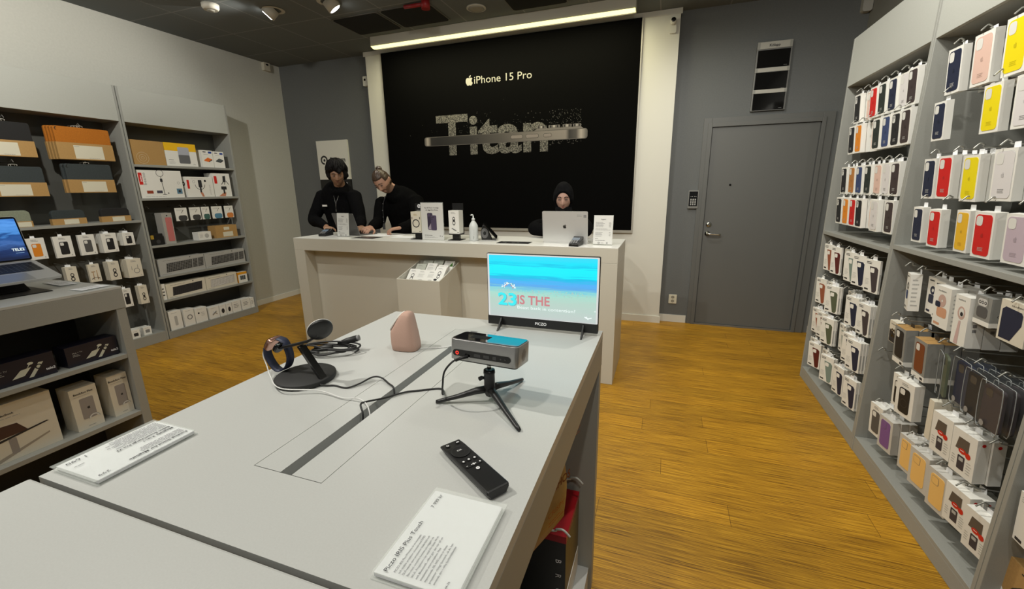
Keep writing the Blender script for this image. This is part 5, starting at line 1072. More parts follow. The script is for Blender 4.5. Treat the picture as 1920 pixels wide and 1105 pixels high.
# charging stand with watch
t = empty('charging_stand', (-.808, .742, TZ), label='black three-in-one charging stand with a round base and tilted disc', cat='charger')
rub = mat('stand_rubber', (.016, .016, .016), .65)
M().lathe([(.055, .0003), (.0685, .0008), (.070, .004), (.070, .0115), (.0675, .0135), (.02, .0136)], rub, 48).build('base', t)
dchr = mat('stand_steel', (.10, .10, .10), .12, metal=.9)
cbx, cby = .058, -.005; topx, topy, topz = .004, -.003, .090
m = M(); n_ = []
for f_ in (0, 1):
    x_, z_ = cbx + (topx - cbx)*f_, .0138 + (topz - .0138)*f_
    n_.append([(x_ + sx*.0052, cby + sy*.0095, z_) for sx, sy in ((-1, -1), (1, -1), (1, 1), (-1, 1))])
m.loft(n_, dchr, False); m.build('column', t, bevel=.0012)
m = M(); m.loft([[(x_, cby + sy*.006, z_ + sz*.0032) for sy, sz in ((-1, -1), (1, -1), (1, 1), (-1, 1))] for x_, z_ in ((-.062, .0765), (-.02, .0885), (.03, .104), (.062, .1225))], black, False); m.build('cross_arm', t, bevel=.001)
Td = Matrix.Translation((.066, cby + .004, .134)) @ Matrix.Rotation(-.55, 4, 'Z') @ Matrix.Rotation(-1.15, 4, 'Y')
m = M(); m.lathe([(.012, -.005), (.027, -.003), (.0285, .0), (.0285, .003)], black, 32, T=Td); m.lathe([(.0286, .0032), (.0292, .0048), (.027, .0062)], mat('disc_white', (.70, .70, .68), .25), 32, T=Td); m.build('phone_disc', t)
Tw = Matrix.Translation((-.068, cby, .078)) @ Matrix.Rotation(-.95, 4, 'Y')
M().lathe([(.014, -.006), (.0155, -.003), (.0155, .003), (.013, .005)], blackg, 24, T=Tw).build('watch_puck', t)
t = empty('smart_watch', (-.897, .742, 1.083), label='rose gold watch with a navy blue strap hanging on the charging stand', cat='watch')
rg = mat('rose_gold', (.62, .36, .28), .22, metal=.85); Tw2 = Matrix.Rotation(-.95, 4, 'Y')
m = M(); m.prism(rrect(-.0175, -.021, .0175, .021, .009, 6), lambda u, v, e: Tw2 @ Vector((u, v, e)), -.004, .0065, rg, True); m.build('watch_case', t, bevel=.0012)
M().prism(rrect(-.0155, -.019, .0155, .019, .008, 6), lambda u, v, e: Tw2 @ Vector((u, v, e)), .0066, .0085, blackg, True).build('watch_glass', t)
nb = mat('strap_navy', (.018, .024, .055), .55); m = M()
# closed strap loop hanging beneath the case, in the plane across the arm
loop = [(.012, .018, .014), (.030, .020, .008), (.041, .018, -.016), (.044, .010, -.036), (.036, 0, -.056), (.018, -.008, -.068), (.002, -.012, -.066), (-.012, -.015, -.05), (-.020, -.018, -.028), (-.018, -.018, -.010)]
C_ = catmull(loop, 4); rings = []
for i, p in enumerate(C_):
    tt = (C_[min(i+1, len(C_)-1)] - C_[max(i-1, 0)]).normalized(); wv = Vector((.15, 1, .0)); wv = (wv - tt*wv.dot(tt)).normalized(); nv = tt.cross(wv); hw, hh = .0105, .0012
    p = p + Vector((0, -p.y*.75, 0)); rings.append([p + wv*a*hw + nv*b*hh for a, b in ((-1, -1), (1, -1), (1, 1), (-1, 1))])
m.loft(rings, nb, True); m.build('watch_strap', t)
# cables
def cable(pts, r, mt, name, label, cat='cable', k=7):
    m = M(); P = catmull(pts, k); m.tube(P, r, mt, 8); o = m.build(name, recalc=False); return tag(o, label, cat)
cb = mat('cable_black', (.012, .012, .012), .5); cw = mat('cable_white', (.72, .72, .70), .45); zr = TZ + .0024
m = M(); m.tube(catmull([(-.372, .7475, 1.1115), (-.388, .725, 1.108), (-.403, .712, 1.088), (-.409, .712, 1.058), (-.420, .728, 1.028), (-.438, .765, 1.008), (-.462, .793, zr), (-.50, .772, zr), (-.530, .750, zr + .001), (-.555, .712, zr + .002), (-.578, .678, zr + .006), (-.574, .655, zr + .012), (-.560, .642, zr + .002), (-.556, .636, TZ - .015)], 6), .0021, cb, 8)
pc = m.build('power_cable', recalc=False); tag(pc, 'black cable running from the projector over the slot in the table', 'cable')
M().tube([(-.366, .7475, 1.1117), (-.378, .738, 1.110), (-.386, .729, 1.107)], [.0034, .0034, .0024], cb, 10).build('plug', pc)
cable([(-.742, .718, TZ + .006), (-.728, .722, zr + .001), (-.71, .730, zr), (-.674, .729, zr), (-.655, .752, zr + .003), (-.640, .780, zr + .009), (-.622, .790, zr + .006), (-.59, .775, zr + .002), (-.568, .762, zr + .001), (-.560, .752, TZ - .014)], .0021, cb, 'charger_cable', 'black cable from the round charging base into the table slot')
cable([(-.917, .735, 1.078), (-.922, .728, 1.055), (-.908, .722, 1.03), (-.880, .705, 1.012), (-.80, .660, zr + .012), (-.718, .688, zr + .006), (-.647, .682, zr + .002), (-.605, .684, zr + .006), (-.57, .668, zr + .006), (-.553, .655, TZ - .004), (-.551, .651, TZ - .015)], .0014, cw, 'watch_cable', 'thin white cable leading from the watch to the table slot')
cable([(-.641, .999, TZ + .004), (-.630, 1.009, zr - .0006), (-.60, 1.022, zr - .0008), (-.575, 1.036, zr), (-.563, 1.046, zr), (-.558, 1.05, TZ - .012)], .0014, cw, 'clock_cable', 'short white cable from the pink clock into the table slot')
t = empty('coiled_power_cord', (-.86, .895, TZ), label='coiled black power cord with plug behind the charging stand', cat='cable')
m = M(); P = []
for i in range(46):
    a = i*.52; rx = .060 + .010*math.sin(i*.9); ry = .026 + .008*math.cos(i*.7); P.append((rx*math.cos(a)*.95 + .006*math.sin(i*.37), ry*math.sin(a) + .35*rx*math.cos(a), .004 + .007*(i/11 % 1) + .012*abs(math.sin(i*.35)) + .004*(i//12)))
m.tube(catmull(P, 4), .0026, cb, 8); m.build('cord', t)
M().tube([(-.045, -.02, .016), (-.015, -.006, .020), (.0, .0, .022)], [.008, .009, .005], cb, 12).build('plug', t)
m = M(); m.tube([(.0, .022, .024), (.022, .032, .030), (.05, .044, .038)], [.004, .009, .0095], cb, 12); m.tube([(.05, .044, .038), (.056, .0465, .0395)], .0085, inkg, 12); m.build('appliance_plug', t)
# remote control
rl = math.hypot(.145, -.067); ra = math.atan2(-.088, .130)
t = empty('remote_control', (-.270, .549, TZs), (0, 0, ra), 'slim black remote control with white symbols lying on the table', 'remote control')
m = M(); rem = mat('remote_black', (.010, .010, .010), .38); L_, W_ = .078, .0195
secs = []
for x_, w_, zb, zt_ in ((-L_, W_*.80, .006, .010), (-L_ + .004, W_*.97, .0035, .0135), (-L_*.7, W_, .0008, .0148), (L_*.7, W_*1.02, .0006, .0165), (L_ - .003, W_*1.02, .0010, .0168), (L_, W_*.96, .003, .0158)):
    secs.append([(x_, -w_, (zb+zt_)/2 + .0022), (x_, -w_*.99, zt_ - .0006), (x_, -w_*.9, zt_), (x_, w_*.9, zt_), (x_, w_*.99, zt_ - .0006), (x_, w_, (zb+zt_)/2 + .0022), (x_, w_*.74, zb), (x_, -w_*.74, zb)])
m.loft(secs, rem, False); m.build('housing', t, bevel=.0007)
wi = mat('symbol_white', (.75, .75, .75), .5); top = lambda x, y, e: (x, y, .01535 + (x + L_)*.0095 + e)
def button(name, x, y, r_, fnc):
    m = M(); m.prism(circ(x, y, r_, 20), top, 0, .0006, rem); fnc(m, top); m.build(name, t)
button('navigation_ring', -.036, 0, .0155, lambda m, f: (m.ring(-.036, 0, .0150, .0158, f, .0011, mat('ring_edge', (.04, .04, .04), .3), 30), m.ring(-.036, 0, .0070, .0075, f, .0010, mat('ring_edge', (.04, .04, .04), .3), 24), m.text('OK', f, -.0382, -.0045, .0040, .0012, wi, 'l', w=.009, rot=PI/2)))
button('power_button', -.064, -.0098, .0038, lambda m, f: m.ring(-.064, -.0098, .0013, .0023, f, .0009, wi, 14))
button('source_button', -.064, .0098, .0038, lambda m, f: decal(m, rrect(-.0652, .0072, -.0628, .0124, .0008), f, .0009, wi))
for x, y, nm in ((-.008, -.0105, 'home_button'), (-.009, 0, 'back_button'), (-.008, .0105, 'menu_button')): button(nm, x, y, .004, lambda m, f, x=x, y=y: decal(m, circ(x, y, .0021, 6), f, .0009, wi))
m = M(); m.prism(rrect(.002, -.0155, .0105, .0155, .004), top, 0, .0006, rem); decal(m, rrect(.0060, -.0135, .0068, -.0105, .0003), top, .0010, wi); decal(m, circ(.0065, .0120, .0016, 8), top, .0010, wi); decal(m, circ(.0065, 0, .0028, 4), top, .0010, wi); decal(m, rrect(.0058, -.0048, .0072, .0048, .0005), top, .0011, wi); m.build('volume_button', t)
button('mouse_button', .0195, 0, .0042, lambda m, f: m.ring(.0195, 0, .0009, .0034, f, .0009, wi, 16))
# acrylic price signs lying flat
def flat_sign(x, y, rz, W2, H2, label, draw, stackn=1):
    t = empty('acrylic_price_sign', (x, y, TZs), (0, 0, rz), label, 'price sign', 'acrylic price signs on the table')
    w, h = W2/2, H2/2
    M().box(-w - .004, -h - .003, .0, w + .004, h + .003, .0022, clear).build('acrylic_base', t, bevel=.0005)
    M().box(-w - .002, -h - .006, .0082, w + .006, h + .002, .0100, clear).build('acrylic_cover', t, bevel=.0005)
    m = M(); m.box(-w, -h, .0024, w, h, .0078, paper); m.build('paper_stack', t)
    m = M(); m.box(-w, -h + .001, .0079, w, h - .001, .0081, paper); f = FLAT(.0101); draw(m, f, w, h); m.build('printed_sheet', t)
tx = mat('print_text', (.045, .045, .05), .7); tx2 = mat('print_text_soft', (.16, .16, .17), .7)
BODY = ['PICZO IRIS Plus Wireless \u00e4r en kompakt', 'och tr\u00e5dl\u00f6s projektor utrustad med DMD', 'DLP-teknik som projicerar b\u00e5de bild och', 'film med utm\u00e4rkt kvalitet p\u00e5 v\u00e4ggen via', 'Wi-Fi. Projektorn har st\u00f6d f\u00f6r b\u00e5de Wi-Fi', 'och Bluetooth, vilket g\u00f6r det n\u00e4r till en', 'enast\u00e5ende smart-projektor. Med', 'imponerande 300 ANSI lumen \u00e4r denna', 'projektor riktigt ljusstark, s\u00e5 du kan', 'anv\u00e4nda den i vilka ljusf\u00f6rh\u00e5llanden']
def s_iris(m, f, w, h):
    m.text('Piczo IRIS Plus Touch', f, -w + .004, h - .0165, .0062, .0001, tx, 'l', w=.082); m.text('7 999 kr', f, w - .007, h - .0165, .0054, .0001, tx, 'r', w=.027)
    for i, l in enumerate(BODY): m.text(l, f, -w + .006, h - .0265 - i*.0058, .0030, .0001, tx, 'l', w=.0595 * len(l)/38)
    m.text('44-36', f, -w + .006, h - .094, .0030, .0001, tx, 'l')
flat_sign(-.244, .405, PI/2, .148, .108, 'flat acrylic price sign for the projector beside the remote control', s_iris)
def s_mag(m, f, w, h):
    m.text('Folding Stand for MagSafe', f, -w + .006, h - .013, .0054, .0001, tx, 'l', w=.094, bold=True); m.lines(f, -w + .006, -w + .095, h - .034, h - .016, 4, .0001, tx2, .35, 3); m.text('299', f, w - .006, h - .013, .0060, .0001, tx, 'r', w=.016)
    m.text('MagSafe 3-in-1', f, -w + .006, -h + .060, .0052, .0001, tx, 'l', w=.050, bold=True); m.text('Belkin BoostCharge Pro V2', f, -w + .006, -h + .050, .0056, .0001, tx, 'l', w=.086, bold=True); m.lines(f, -w + .006, -w + .1, -h + .008, -h + .046, 8, .0001, tx2, .35, 5)
    m.text('1 690', f, w - .006, -h + .012, .0074, .0001, tx, 'r', w=.027); m.text('5690 kr', f, w - .006, -h + .036, .0032, .0001, tx, 'r')
flat_sign(-.876, .404, -PI/2, .150, .112, 'flat acrylic price sign seen upside down at the left table edge', s_mag)

# ================================================================ laptop on the left table
t = empty('open_laptop', (-2.78, 1.045, 1.058), (0, 0, PI/2), 'open silver laptop with a blue cloudy screen on a black stand', 'laptop')
# local: x across, y away from its user, z up; the keyboard deck slopes up to the hinge
ti = math.atan2(.071, .22); Tk = Matrix.Rotation(ti, 4, 'X')
m = M(); m.prism(rrect(-.155, 0, .155, .225, .012), lambda u, v, e: Tk @ Vector((u, v, e)), -.006, .006, alu); m.build('keyboard_deck', t, bevel=.001)
m = M(); kf = lambda u, v, e: Tk @ Vector((u, v, .006 + e)); decal(m, rrect(-.135, .098, .135, .205, .003), kf, .0003, alud)
for r in range(5):
    n = 14
    for c in range(n):
        x0 = -.132 + .264*c/n; x1 = x0 + .0165; y0 = .101 + r*.0205
        if r == 0 and 4 <= c <= 8:
            if c != 4: continue
            x1 = x0 + .0165 + 4*.264/n
        m.prism(rrect(x0, y0, x1, y0 + .0175, .0015), kf, .0004, .0012, black)
m.build('keys', t); m = M(); decal(m, rrect(-.062, .006, .062, .088, .004), kf, .0004, mat('trackpad', (.42, .42, .41), .3, metal=.5)); m.build('trackpad', t)
Ts = Matrix.Translation((0, .2185, .0745)) @ Matrix.Rotation(-.24, 4, 'X')
m = M(); m.prism(rrect(-.155, 0, .155, .222, .012), lambda u, v, e: Ts @ Vector((u, -e, v)), -.005, 0, alu); sf = lambda u, v, e: Ts @ Vector((u, -.0002 - e, v)); m.prism(rrect(-.153, .002, .153, .220, .011), sf, 0, .0006, blackg); m.build('screen_lid', t)
blue = screen_mat('laptop_picture', [(0, (.004, .012, .05)), (.22, (.008, .03, .12)), (.36, (.05, .14, .40)), (.44, (.02, .09, .30)), (.55, (.01, .07, .26)), (.62, (.06, .24, .62)), (.8, (.10, .33, .80)), (1, (.02, .14, .50))], 1.0, axis=2, lo=.09, hi=.29, nsc=(14, 8, 60), namt=.5)
m = M(); decal(m, rrect(-.147, .010, .147, .211, .003), sf, .0010, blue); m.text('TELE2', sf, .140, .052, .0125, .0014, ew, 'r', bold=True); m.lines(sf, .105, .145, .038, .044, 1, .0014, mat('screen_softblue', (0, 0, 0), .4, emit=(.3, .5, .8), estr=.7), .4); m.build('screen', t)
t = empty('laptop_stand', (-2.86, 1.03, TZ), (0, 0, PI/2), 'black wedge stand under the open laptop on the left table', 'stand')
m = M(); m.prism([(-.11, .0004), (.13, .0004), (.13, .010), (-.10, .004)], lambda u, v, e: (e, u, v), -.11, .11, black); m.build('base_plate', t, bevel=.001)
m = M(); m.prism([(-.02, .009), (.11, .009), (.13, .085), (.08, .072)], lambda u, v, e: (e, u, v), -.07, .07, black); m.build('riser', t, bevel=.001)
for x, y, rz, l, w, h in ((-2.64, 1.235, .05, 'clear acrylic sheet with papers lying at the corner of the left table', .10, .14), (-2.93, 1.255, -.1, 'pale acrylic sheet lying under the laptop corner', .20, .09)):
    t = empty('acrylic_price_sign', (x, y, TZs), (0, 0, rz), l, 'price sign', 'acrylic price signs on the left table')
    M().box(-w/2, -h/2, 0, w/2, h/2, .0035, clear).build('acrylic_cover', t); m = M(); m.box(-w/2 + .006, -h/2 + .006, .0037, w/2 - .01, h/2 - .02, .0042, paper); m.lines(FLAT(.0042), -w*.4, w*.3, -h*.3, h*.2, 5, .0002, inkl); m.build('printed_sheet', t)

# ================================================================ hanging under the display table
def bag(x, y, z, w, h, label, mt, text1, rz, sway=0):
    t = empty('snack_bag', (x, y, z), (0, 0, rz), label, 'bag', 'snack bags hanging under the table')
    m = M(); rings = []
    for i in range(9):
        v = i/8; th = .002 + .022*math.sin(PI*min(1, v*1.25))**1.2 if v < .8 else .003; hw = w/2*(1 - .05*math.sin(PI*v))
        rings.append([(hw*math.cos(a) + .006*math.sin(v*5), th*math.sin(a) + sway*(1-v), -h + h*v) for a in [2*PI*k_/20 for k_ in range(20)]])
    m.loft(rings, mt); m.build('pouch', t)
    m = M(); f = lambda u, v, e: (u, -.0285 - e + sway*.4, v); m.text(text1, f, 0, -h*.42, h*.085, .0003, mat('print_maroon', (.16, .02, .01), .5), 'c', w=w*.72, bold=True); m.text('CRISPY', f, 0, -h*.66, h*.055, .0003, mat('print_rust', (.40, .08, .01), .5), 'c', w=w*.42); m.lines(f, -w*.2, w*.2, -h*.76, -h*.70, 2, .0003, mat('print_rust', (.40, .08, .01), .5)); m.build('printed_front', t)
    M().prism([(-w*.46, -.028), (w*.46, -.028), (w*.44, -.004), (-w*.44, -.004)], FR(0), -.0015, .0015, mat('bag_clear', (.45, .40, .30), .3, alpha=.8)).build('header_strip', t)
bk = mat('bag_ochre', (.36, .22, .085), .45, noise_amt=.12, nscale=40)
bag(-.222, .850, .870, .17, .255, 'ochre snack bag with dark lettering hanging under the table edge', bk, 'NACHOS', 1.25)
bag(-.222, 1.105, .870, .09, .15, 'small ochre snack bag hanging further back under the table edge', bk, 'SALSA', 1.25)
t = empty('gift_box', (-.285, 1.16, .1008), label='black box with a red lid and pale letters standing on the plinth under the table', cat='box')
m = M(); m.box(-.075, -.105, 0, .070, .105, .300, black); m.box(.0701, -.104, .10, .0715, .104, .296, mat('pack_olive', (.12, .09, .03), .5)); m.box(.0701, -.104, .001, .073, .104, .0995, paper2); m.build('carton', t)
M().box(-.076, -.106, .3005, .072, .106, .325, mat('box_crimson', (.30, .003, .008), .35)).build('lid', t)
m = M(); f2 = FR(-.1052)
for i, c in enumerate('BRON'): m.text(c, f2, .040, .235 - i*.055, .019, .0004, paper, 'l', rot=-PI/2)
m.build('lettering', t)
t = empty('blue_pouch', (-.262, .600, .72), (0, 0, .3), 'dark blue fabric pouch hanging low under the table edge', 'pouch')
m = M(); m.loft([[(hw*math.cos(a), th*math.sin(a) , z_) for a in [2*PI*k_/20 for k_ in range(20)]] for z_, hw, th in ((-.26, .05, .02), (-.24, .06, .035), (-.12, .065, .04), (-.03, .06, .035), (0, .045, .02))], mat('denim_blue', (.018, .05, .10), .85, noise_amt=.2, nscale=80)); m.build('fabric_body', t)

# ================================================================ on the counter
KZ = 1.0364
def term(x, y, rz, label):
    t = empty('card_terminal', (x, y, KZ), (0, 0, rz), label, 'card terminal', 'card terminals on the counter')
    m = M(); m.loft([[(-.036, y_, zb), (.036, y_, zb), (.036, y_, zt_), (-.036, y_, zt_)] for y_, zb, zt_ in ((-.065, .0, .020), (-.03, 0, .030), (.03, 0, .045), (.06, 0, .062), (.075, .0, .058))], black, False); m.build('housing', t, bevel=.004)
    m = M(); f = lambda u, v, e: (u, -.060 + v*.93, .0225 + v*.36 + e); decal(m, rrect(-.028, .045, .028, .085, .003), f, .0035, mat('terminal_screen', (.02, .03, .04), .2, emit=(.25, .32, .38), estr=.35))
    for r in range(3):
        for c in range(3): decal(m, rrect(-.026 + c*.018, .002 + r*.014, -.012 + c*.018, .012 + r*.014, .003), f, .004, inkg)
    m.build('keypad', t)
term(-3.035, 3.245, .2, 'small black card terminal under the hand of the left staff member'); term(-.600, 3.095, -.1, 'small black card terminal in front of the right laptop')
def price_stand(x, y, rz, w, h, label, draw, lean=.10):
    t = empty('counter_price_sign', (x, y, KZ), (0, 0, rz), label, 'price sign', 'standing acrylic signs on the counter')
    T = Matrix.Rotation(-lean, 4, 'X'); m = M(); m.box(-w/2 - .002, .0, .004, w/2 + .002, .0015, h + .002, clear, T); m.box(-w/2 - .002, -.012, 0, w/2 + .002, .06, .002, clear); m.build('acrylic_holder', t)
    m = M(); m.box(-w/2, -.0012, .006, w/2, -.0002, h, paper2, T); f = at(T, FR(-.0012)); draw(m, f, w, h); m.build('printed_sheet', t)
def dm(m, f, w, h):
    m.text('Support', f, 0, h*.85, h*.035, .0003, ink, 'c', bold=True); m.lines(f, -w*.4, w*.1, h*.60, h*.78, 5, .0003, inkg); m.lines(f, w*.3, w*.42, h*.60, h*.78, 5, .0003, inkg, .4, 4); m.lines(f, -w*.4, w*.42, h*.50, h*.56, 2, .0003, inkg)
    m.lines(f, -w*.4, w*.0, h*.28, h*.45, 4, .0003, inkg, .35, 6); m.lines(f, w*.32, w*.42, h*.30, h*.45, 3, .0003, inkg); m.lines(f, -w*.4, -w*.2, h*.20, h*.23, 1, .0003, ink); m.lines(f, -w*.4, w*.3, h*.13, h*.18, 1, .0003, inkg); m.ring(-w*.2, h*.07, .004, .007, f, .0003, ink, 12); m.lines(f, -w*.1, w*.1, h*.05, h*.09, 1, .0003, inkg); decal(m, rrect(w*.2, h*.05, w*.27, h*.1, .001), f, .0003, inkg)
price_stand(-2.795, 3.205, -.04, .135, .215, 'upright white price list on the counter before the left laptop', dm)
price_stand(-.418, 3.165, -.04, .138, .215, 'upright white price list at the right end of the counter', dm)
def laptop(x, y, rz, w, open_, label, mt, logo):
    t = empty('laptop', (x, y, KZ), (0, 0, rz), label, 'laptop', 'laptops on the counter')
    M().prism(rrect(-w/2, .0, w/2, w*.68, .01), FLAT(.0), .0, .012, mt).build('keyboard_deck', t, bevel=.001)
    m = M(); 
    for r in range(5):
        for c in range(13): m.prism(rrect(-w*.42 + c*w*.065, w*.08 + r*.019, -w*.42 + c*w*.065 + w*.055, w*.08 + r*.019 + .016, .001), FLAT(.0121), 0, .0008, black)
    m.build('keys', t)
    T = Matrix.Translation((0, .002, .012)) @ Matrix.Rotation(-open_, 4, 'X') if False else Matrix.Translation((0, .002, .012)) @ Matrix.Rotation(open_, 4, 'X')
    m = M(); m.prism(rrect(-w/2, 0, w/2, w*.66, .01), lambda u, v, e: T @ Vector((u, -e, v)), -.002, .003, mt); m.prism(rrect(-w*.48, .008, w*.48, w*.64, .006), lambda u, v, e: T @ Vector((u, -e, v)), -.0028, -.0021, blackg)
    f = lambda u, v, e: T @ Vector((u, -.003 - e, v))
    if logo: apple(m, f, 0, w*.34, .032, .0005, mat('logo_dark', (.03, .03, .03), .2)); decal(m, rrect(w*.27, w*.55, w*.38, w*.60, .001), f, .0004, inkl); m.lines(f, w*.27, w*.38, w*.55, w*.60, 2, .0006, inkg); m.prism(rrect(w*.41, w*.53, w*.47, w*.59, .001), f, .0003, .0006, inkg)
    m.build('screen_lid', t, bevel=.0008)
laptop(-.705, 3.195, -.06, .352, .10, 'silver laptop with a dark apple logo turned towards the camera', alu, True)
laptop(-2.84, 3.34, -.22, .31, .30, 'dark grey laptop on the counter before the left staff member', alud, False)
# brochure stand with accessory boxes
t = empty('brochure_stand', (-1.83, 3.17, KZ), (0, 0, -.03), 'upright white poster of two purple phones between two accessory boxes', 'display stand')
m = M(); m.box(-.108, 0, 0, .108, .004, .312, clear); m.box(-.108, 0, 0, .108, .07, .003, clear); m.build('acrylic_holder', t)
m = M(); m.box(-.105, -.0015, .003, .105, -.0002, .305, paper2); f = FR(-.0015)
m.text('Byt till iPhone 14 smidigt', f, 0, .262, .0095, .0003, ink, 'c', w=.135, bold=True); m.text('och l\u00e4gg till ny iPhone', f, 0, .244, .0095, .0003, ink, 'c', w=.12, bold=True)
m.prism(rrect(-.045, .085, .005, .225, .010), f, .0003, .0012, mat('phone_purple', (.05, .04, .07), .3)); m.prism(rrect(-.010, .082, .042, .205, .010), f, .0014, .0024, mat('phone_purple2', (.09, .07, .12), .35)); decal(m, rrect(-.040, .195, -.015, .220, .005), f, .0018, mat('phone_purple2', (.09, .07, .12), .35)); [decal(m, circ(a, b, .0045, 10), f, .003, ink) for a, b in ((0, .185), (.013, .19), (.0, .172))]; decal(m, [(-.04, .088), (-.012, .088), (-.012, .14), (-.04, .10)], f, .0016, mat('phone_lilac', (.35, .30, .36), .4))
m.lines(f, -.08, .02, .034, .044, 1, .0003, ink); m.lines(f, -.08, .05, .018, .028, 2, .0003, inkg); decal(m, circ(.07, .035, .004, 8), f, .0003, ink); decal(m, circ(.088, .033, .004, 8), f, .0003, ink); m.build('poster_sheet', t)
def acc_stand(x, label, cream_front, tall):
    t = empty('accessory_display', (x, 3.215, KZ), (0, 0, 0), label, 'display stand', 'accessory stands on the counter')
    m = M(); m.box(-.055, -.05, 0, .055, .06, .004, black); m.box(-.03, -.01, .004, .03, .02, .045, black); m.box(-.05, -.035, .045, .05, .045, .055, black); m.box(-.05, .046, .045, .05, .052, .30, blackm)
    m.build('stand_body', t)
    m = M(); m.box(-.047, -.034, .0555, .047, .044, .0555 + tall, boxcream if cream_front else boxw); f = FR(-.034)
    if cream_front: m.ring(0, .135, .027, .035, f, .0004, ink, 28); m.lines(f, -.02, .02, .200, .215, 2, .0004, mat('print_ochre', (.40, .26, .03), .5)); [decal(m, rrect(a - .003, .17, a + .003, .19, .001), f, .0004, ink) for a in (-.037, .037)]
    else: m.ring(-.0, .175, .007, .012, f, .0004, ink, 16, ry=1.6); m.ring(0, .145, .008, .013, f, .0004, ink, 16, ry=1.7); decal(m, rrect(-.010, .152, .010, .172, .002), f, .0006, ink); m.lines(f, -.025, .02, .215, .232, 2, .0004, inkg); m.tube([f(-.02, .10, .001), f(.02, .08, .001)], .004, inkg, 6)
    m.lines(f, -.04, .0, .062, .068, 1, .0004, inkl); decal(m, rrect(.03, .062, .038, .07, .001), f, .0004, ink); m.build('product_box', t)
    m = M(); g_ = FR(.0459); 
    if cream_front: m.ring(-.01, .277, .007, .016, g_, .0004, paper, 20, .3, 2*PI - .5); decal(m, circ(-.006, .277, .004, 10), g_, .0004, paper)
    m.lines(g_, -.035, .03, .236, .246, 1, .0004, inkl); m.build('back_lettering', t)
acc_stand(-1.995, 'black stand with a cream box showing a black ring, left of the white poster', True, .178); acc_stand(-1.635, 'black stand with a white cable box, right of the white poster', False, .188)
t = empty('hand_sanitizer_bottle', (-1.575, 3.20, KZ) if False else (-1.470, 3.205, KZ), label='white pump bottle of hand sanitizer standing on the counter', cat='bottle')
bw = mat('bottle_plastic', (.62, .65, .64), .35)
m = M(); m.lathe([(.034, 0), (.037, .004), (.037, .11), (.035, .125), (.024, .145), (.013, .160), (.012, .165)], bw, 28); f = lambda u, v, e: (.0372*math.sin(u/.037 + 0), -(.0372 + e)*math.cos(u/.037), v); m.build('bottle_body', t)
m = M(); [decal(m, rrect(.014, .03 + i*.01, .022, .032 + i*.01, .0005), f, .0004, inkl) for i in range(7)]; decal(m, rrect(.010, .016, .013, .04, .0005), f, .0004, inkg); m.build('printed_scale', t)
m = M(); m.lathe([(.0135, .1655), (.0135, .180), (.006, .184), (.005, .205)], bw, 18); m.tube([(0, 0, .207), (-.012, -.006, .209), (-.020, -.010, .206)], [.006, .006, .003], bw, 8); m.build('pump', t)
t = empty('tablet_register', (-1.385, 3.31, KZ), (0, 0, .35), 'black tablet till on a tilted stand seen from the side', 'tablet')
T = Matrix.Rotation(-.85, 4, 'X')
m = M(); m.prism(rrect(-.12, 0, .12, .175, .012), lambda u, v, e: T @ Vector((u, e, v)) + Vector((0, -.03, .012)) if False else Vector((e*.55 + v*-.62 + .07, u*.9, v*.72 + .012 + e*.5)), 0, .010, blackg); m.build('tablet_body', t, bevel=.001)
m = M(); m.prism([(-.055, 0), (.03, 0), (.03, .01), (-.02, .12), (-.045, .12), (-.062, .06)], lambda u, v, e: (u, e, v + .0005), -.03, .03, black); m.build('stand_body', t, bevel=.004)
m = M(); m.ring(-.028, .055, .012, .030, lambda u, v, e: (u, -.031 - e, v), .0, mat('stand_grey', (.15, .15, .15), .4), 20, ry=1.4); m.build('side_ring', t)
for x, y, rz, w, h, nm, l in ((-2.52, 3.19, -.05, .24, .14, 'desk_mat', 'dark photo mat lying on the counter before the sheets of paper'), (-1.10, 3.155, .02, .26, .12, 'desk_mat', 'dark counter mat with white marks left of the apple laptop')):
    t = empty(nm, (x, y, KZ), (0, 0, rz), l, 'mat', 'dark mats on the counter'); m = M(); m.box(-w/2, -h/2, 0, w/2, h/2, .0015, mat('mat_dark', (.02, .02, .022), .3)); m.build('mat_sheet', t)
    m = M(); f = FLAT(.0015); rnd = random.Random(int(x*10)); [decal(m, circ(-w*.4 + w*.8*rnd.random(), -h*.35 + h*.5*rnd.random(), .003 + .006*rnd.random(), 7, .003), f, .0002 + i*.00002, [inkg, inkl, paper][i % 3]) for i in range(14)]; m.build('mat_print', t)
for x, y, rz, l in ((-2.40, 3.42, .25, 'white sheet of paper under the hand of the bearded staff member'), (-2.53, 3.40, -.2, 'white sheet of paper beside the dark grey laptop'), (-2.20, 3.30, .05, 'white sheet of paper left of the accessory stand')):
    o = M().box(-.105, -.0745, 0, .105, .0745, .0008, paper).build('paper_sheet', loc=(x, y, KZ + .0012*(x > -2.5)), rot=(0, 0, rz)); tag(o, l, 'paper', 'loose papers on the counter')
tag(M().tube(catmull([(-2.06, 3.26, KZ + .003), (-2.11, 3.30, KZ + .02), (-2.09, 3.34, KZ + .045), (-2.05, 3.36, KZ + .03), (-2.03, 3.38, KZ + .004)], 5), .0022, cw, 8).build('charging_cable', recalc=False), 'short white cable curling behind the black ring box stand', 'cable')
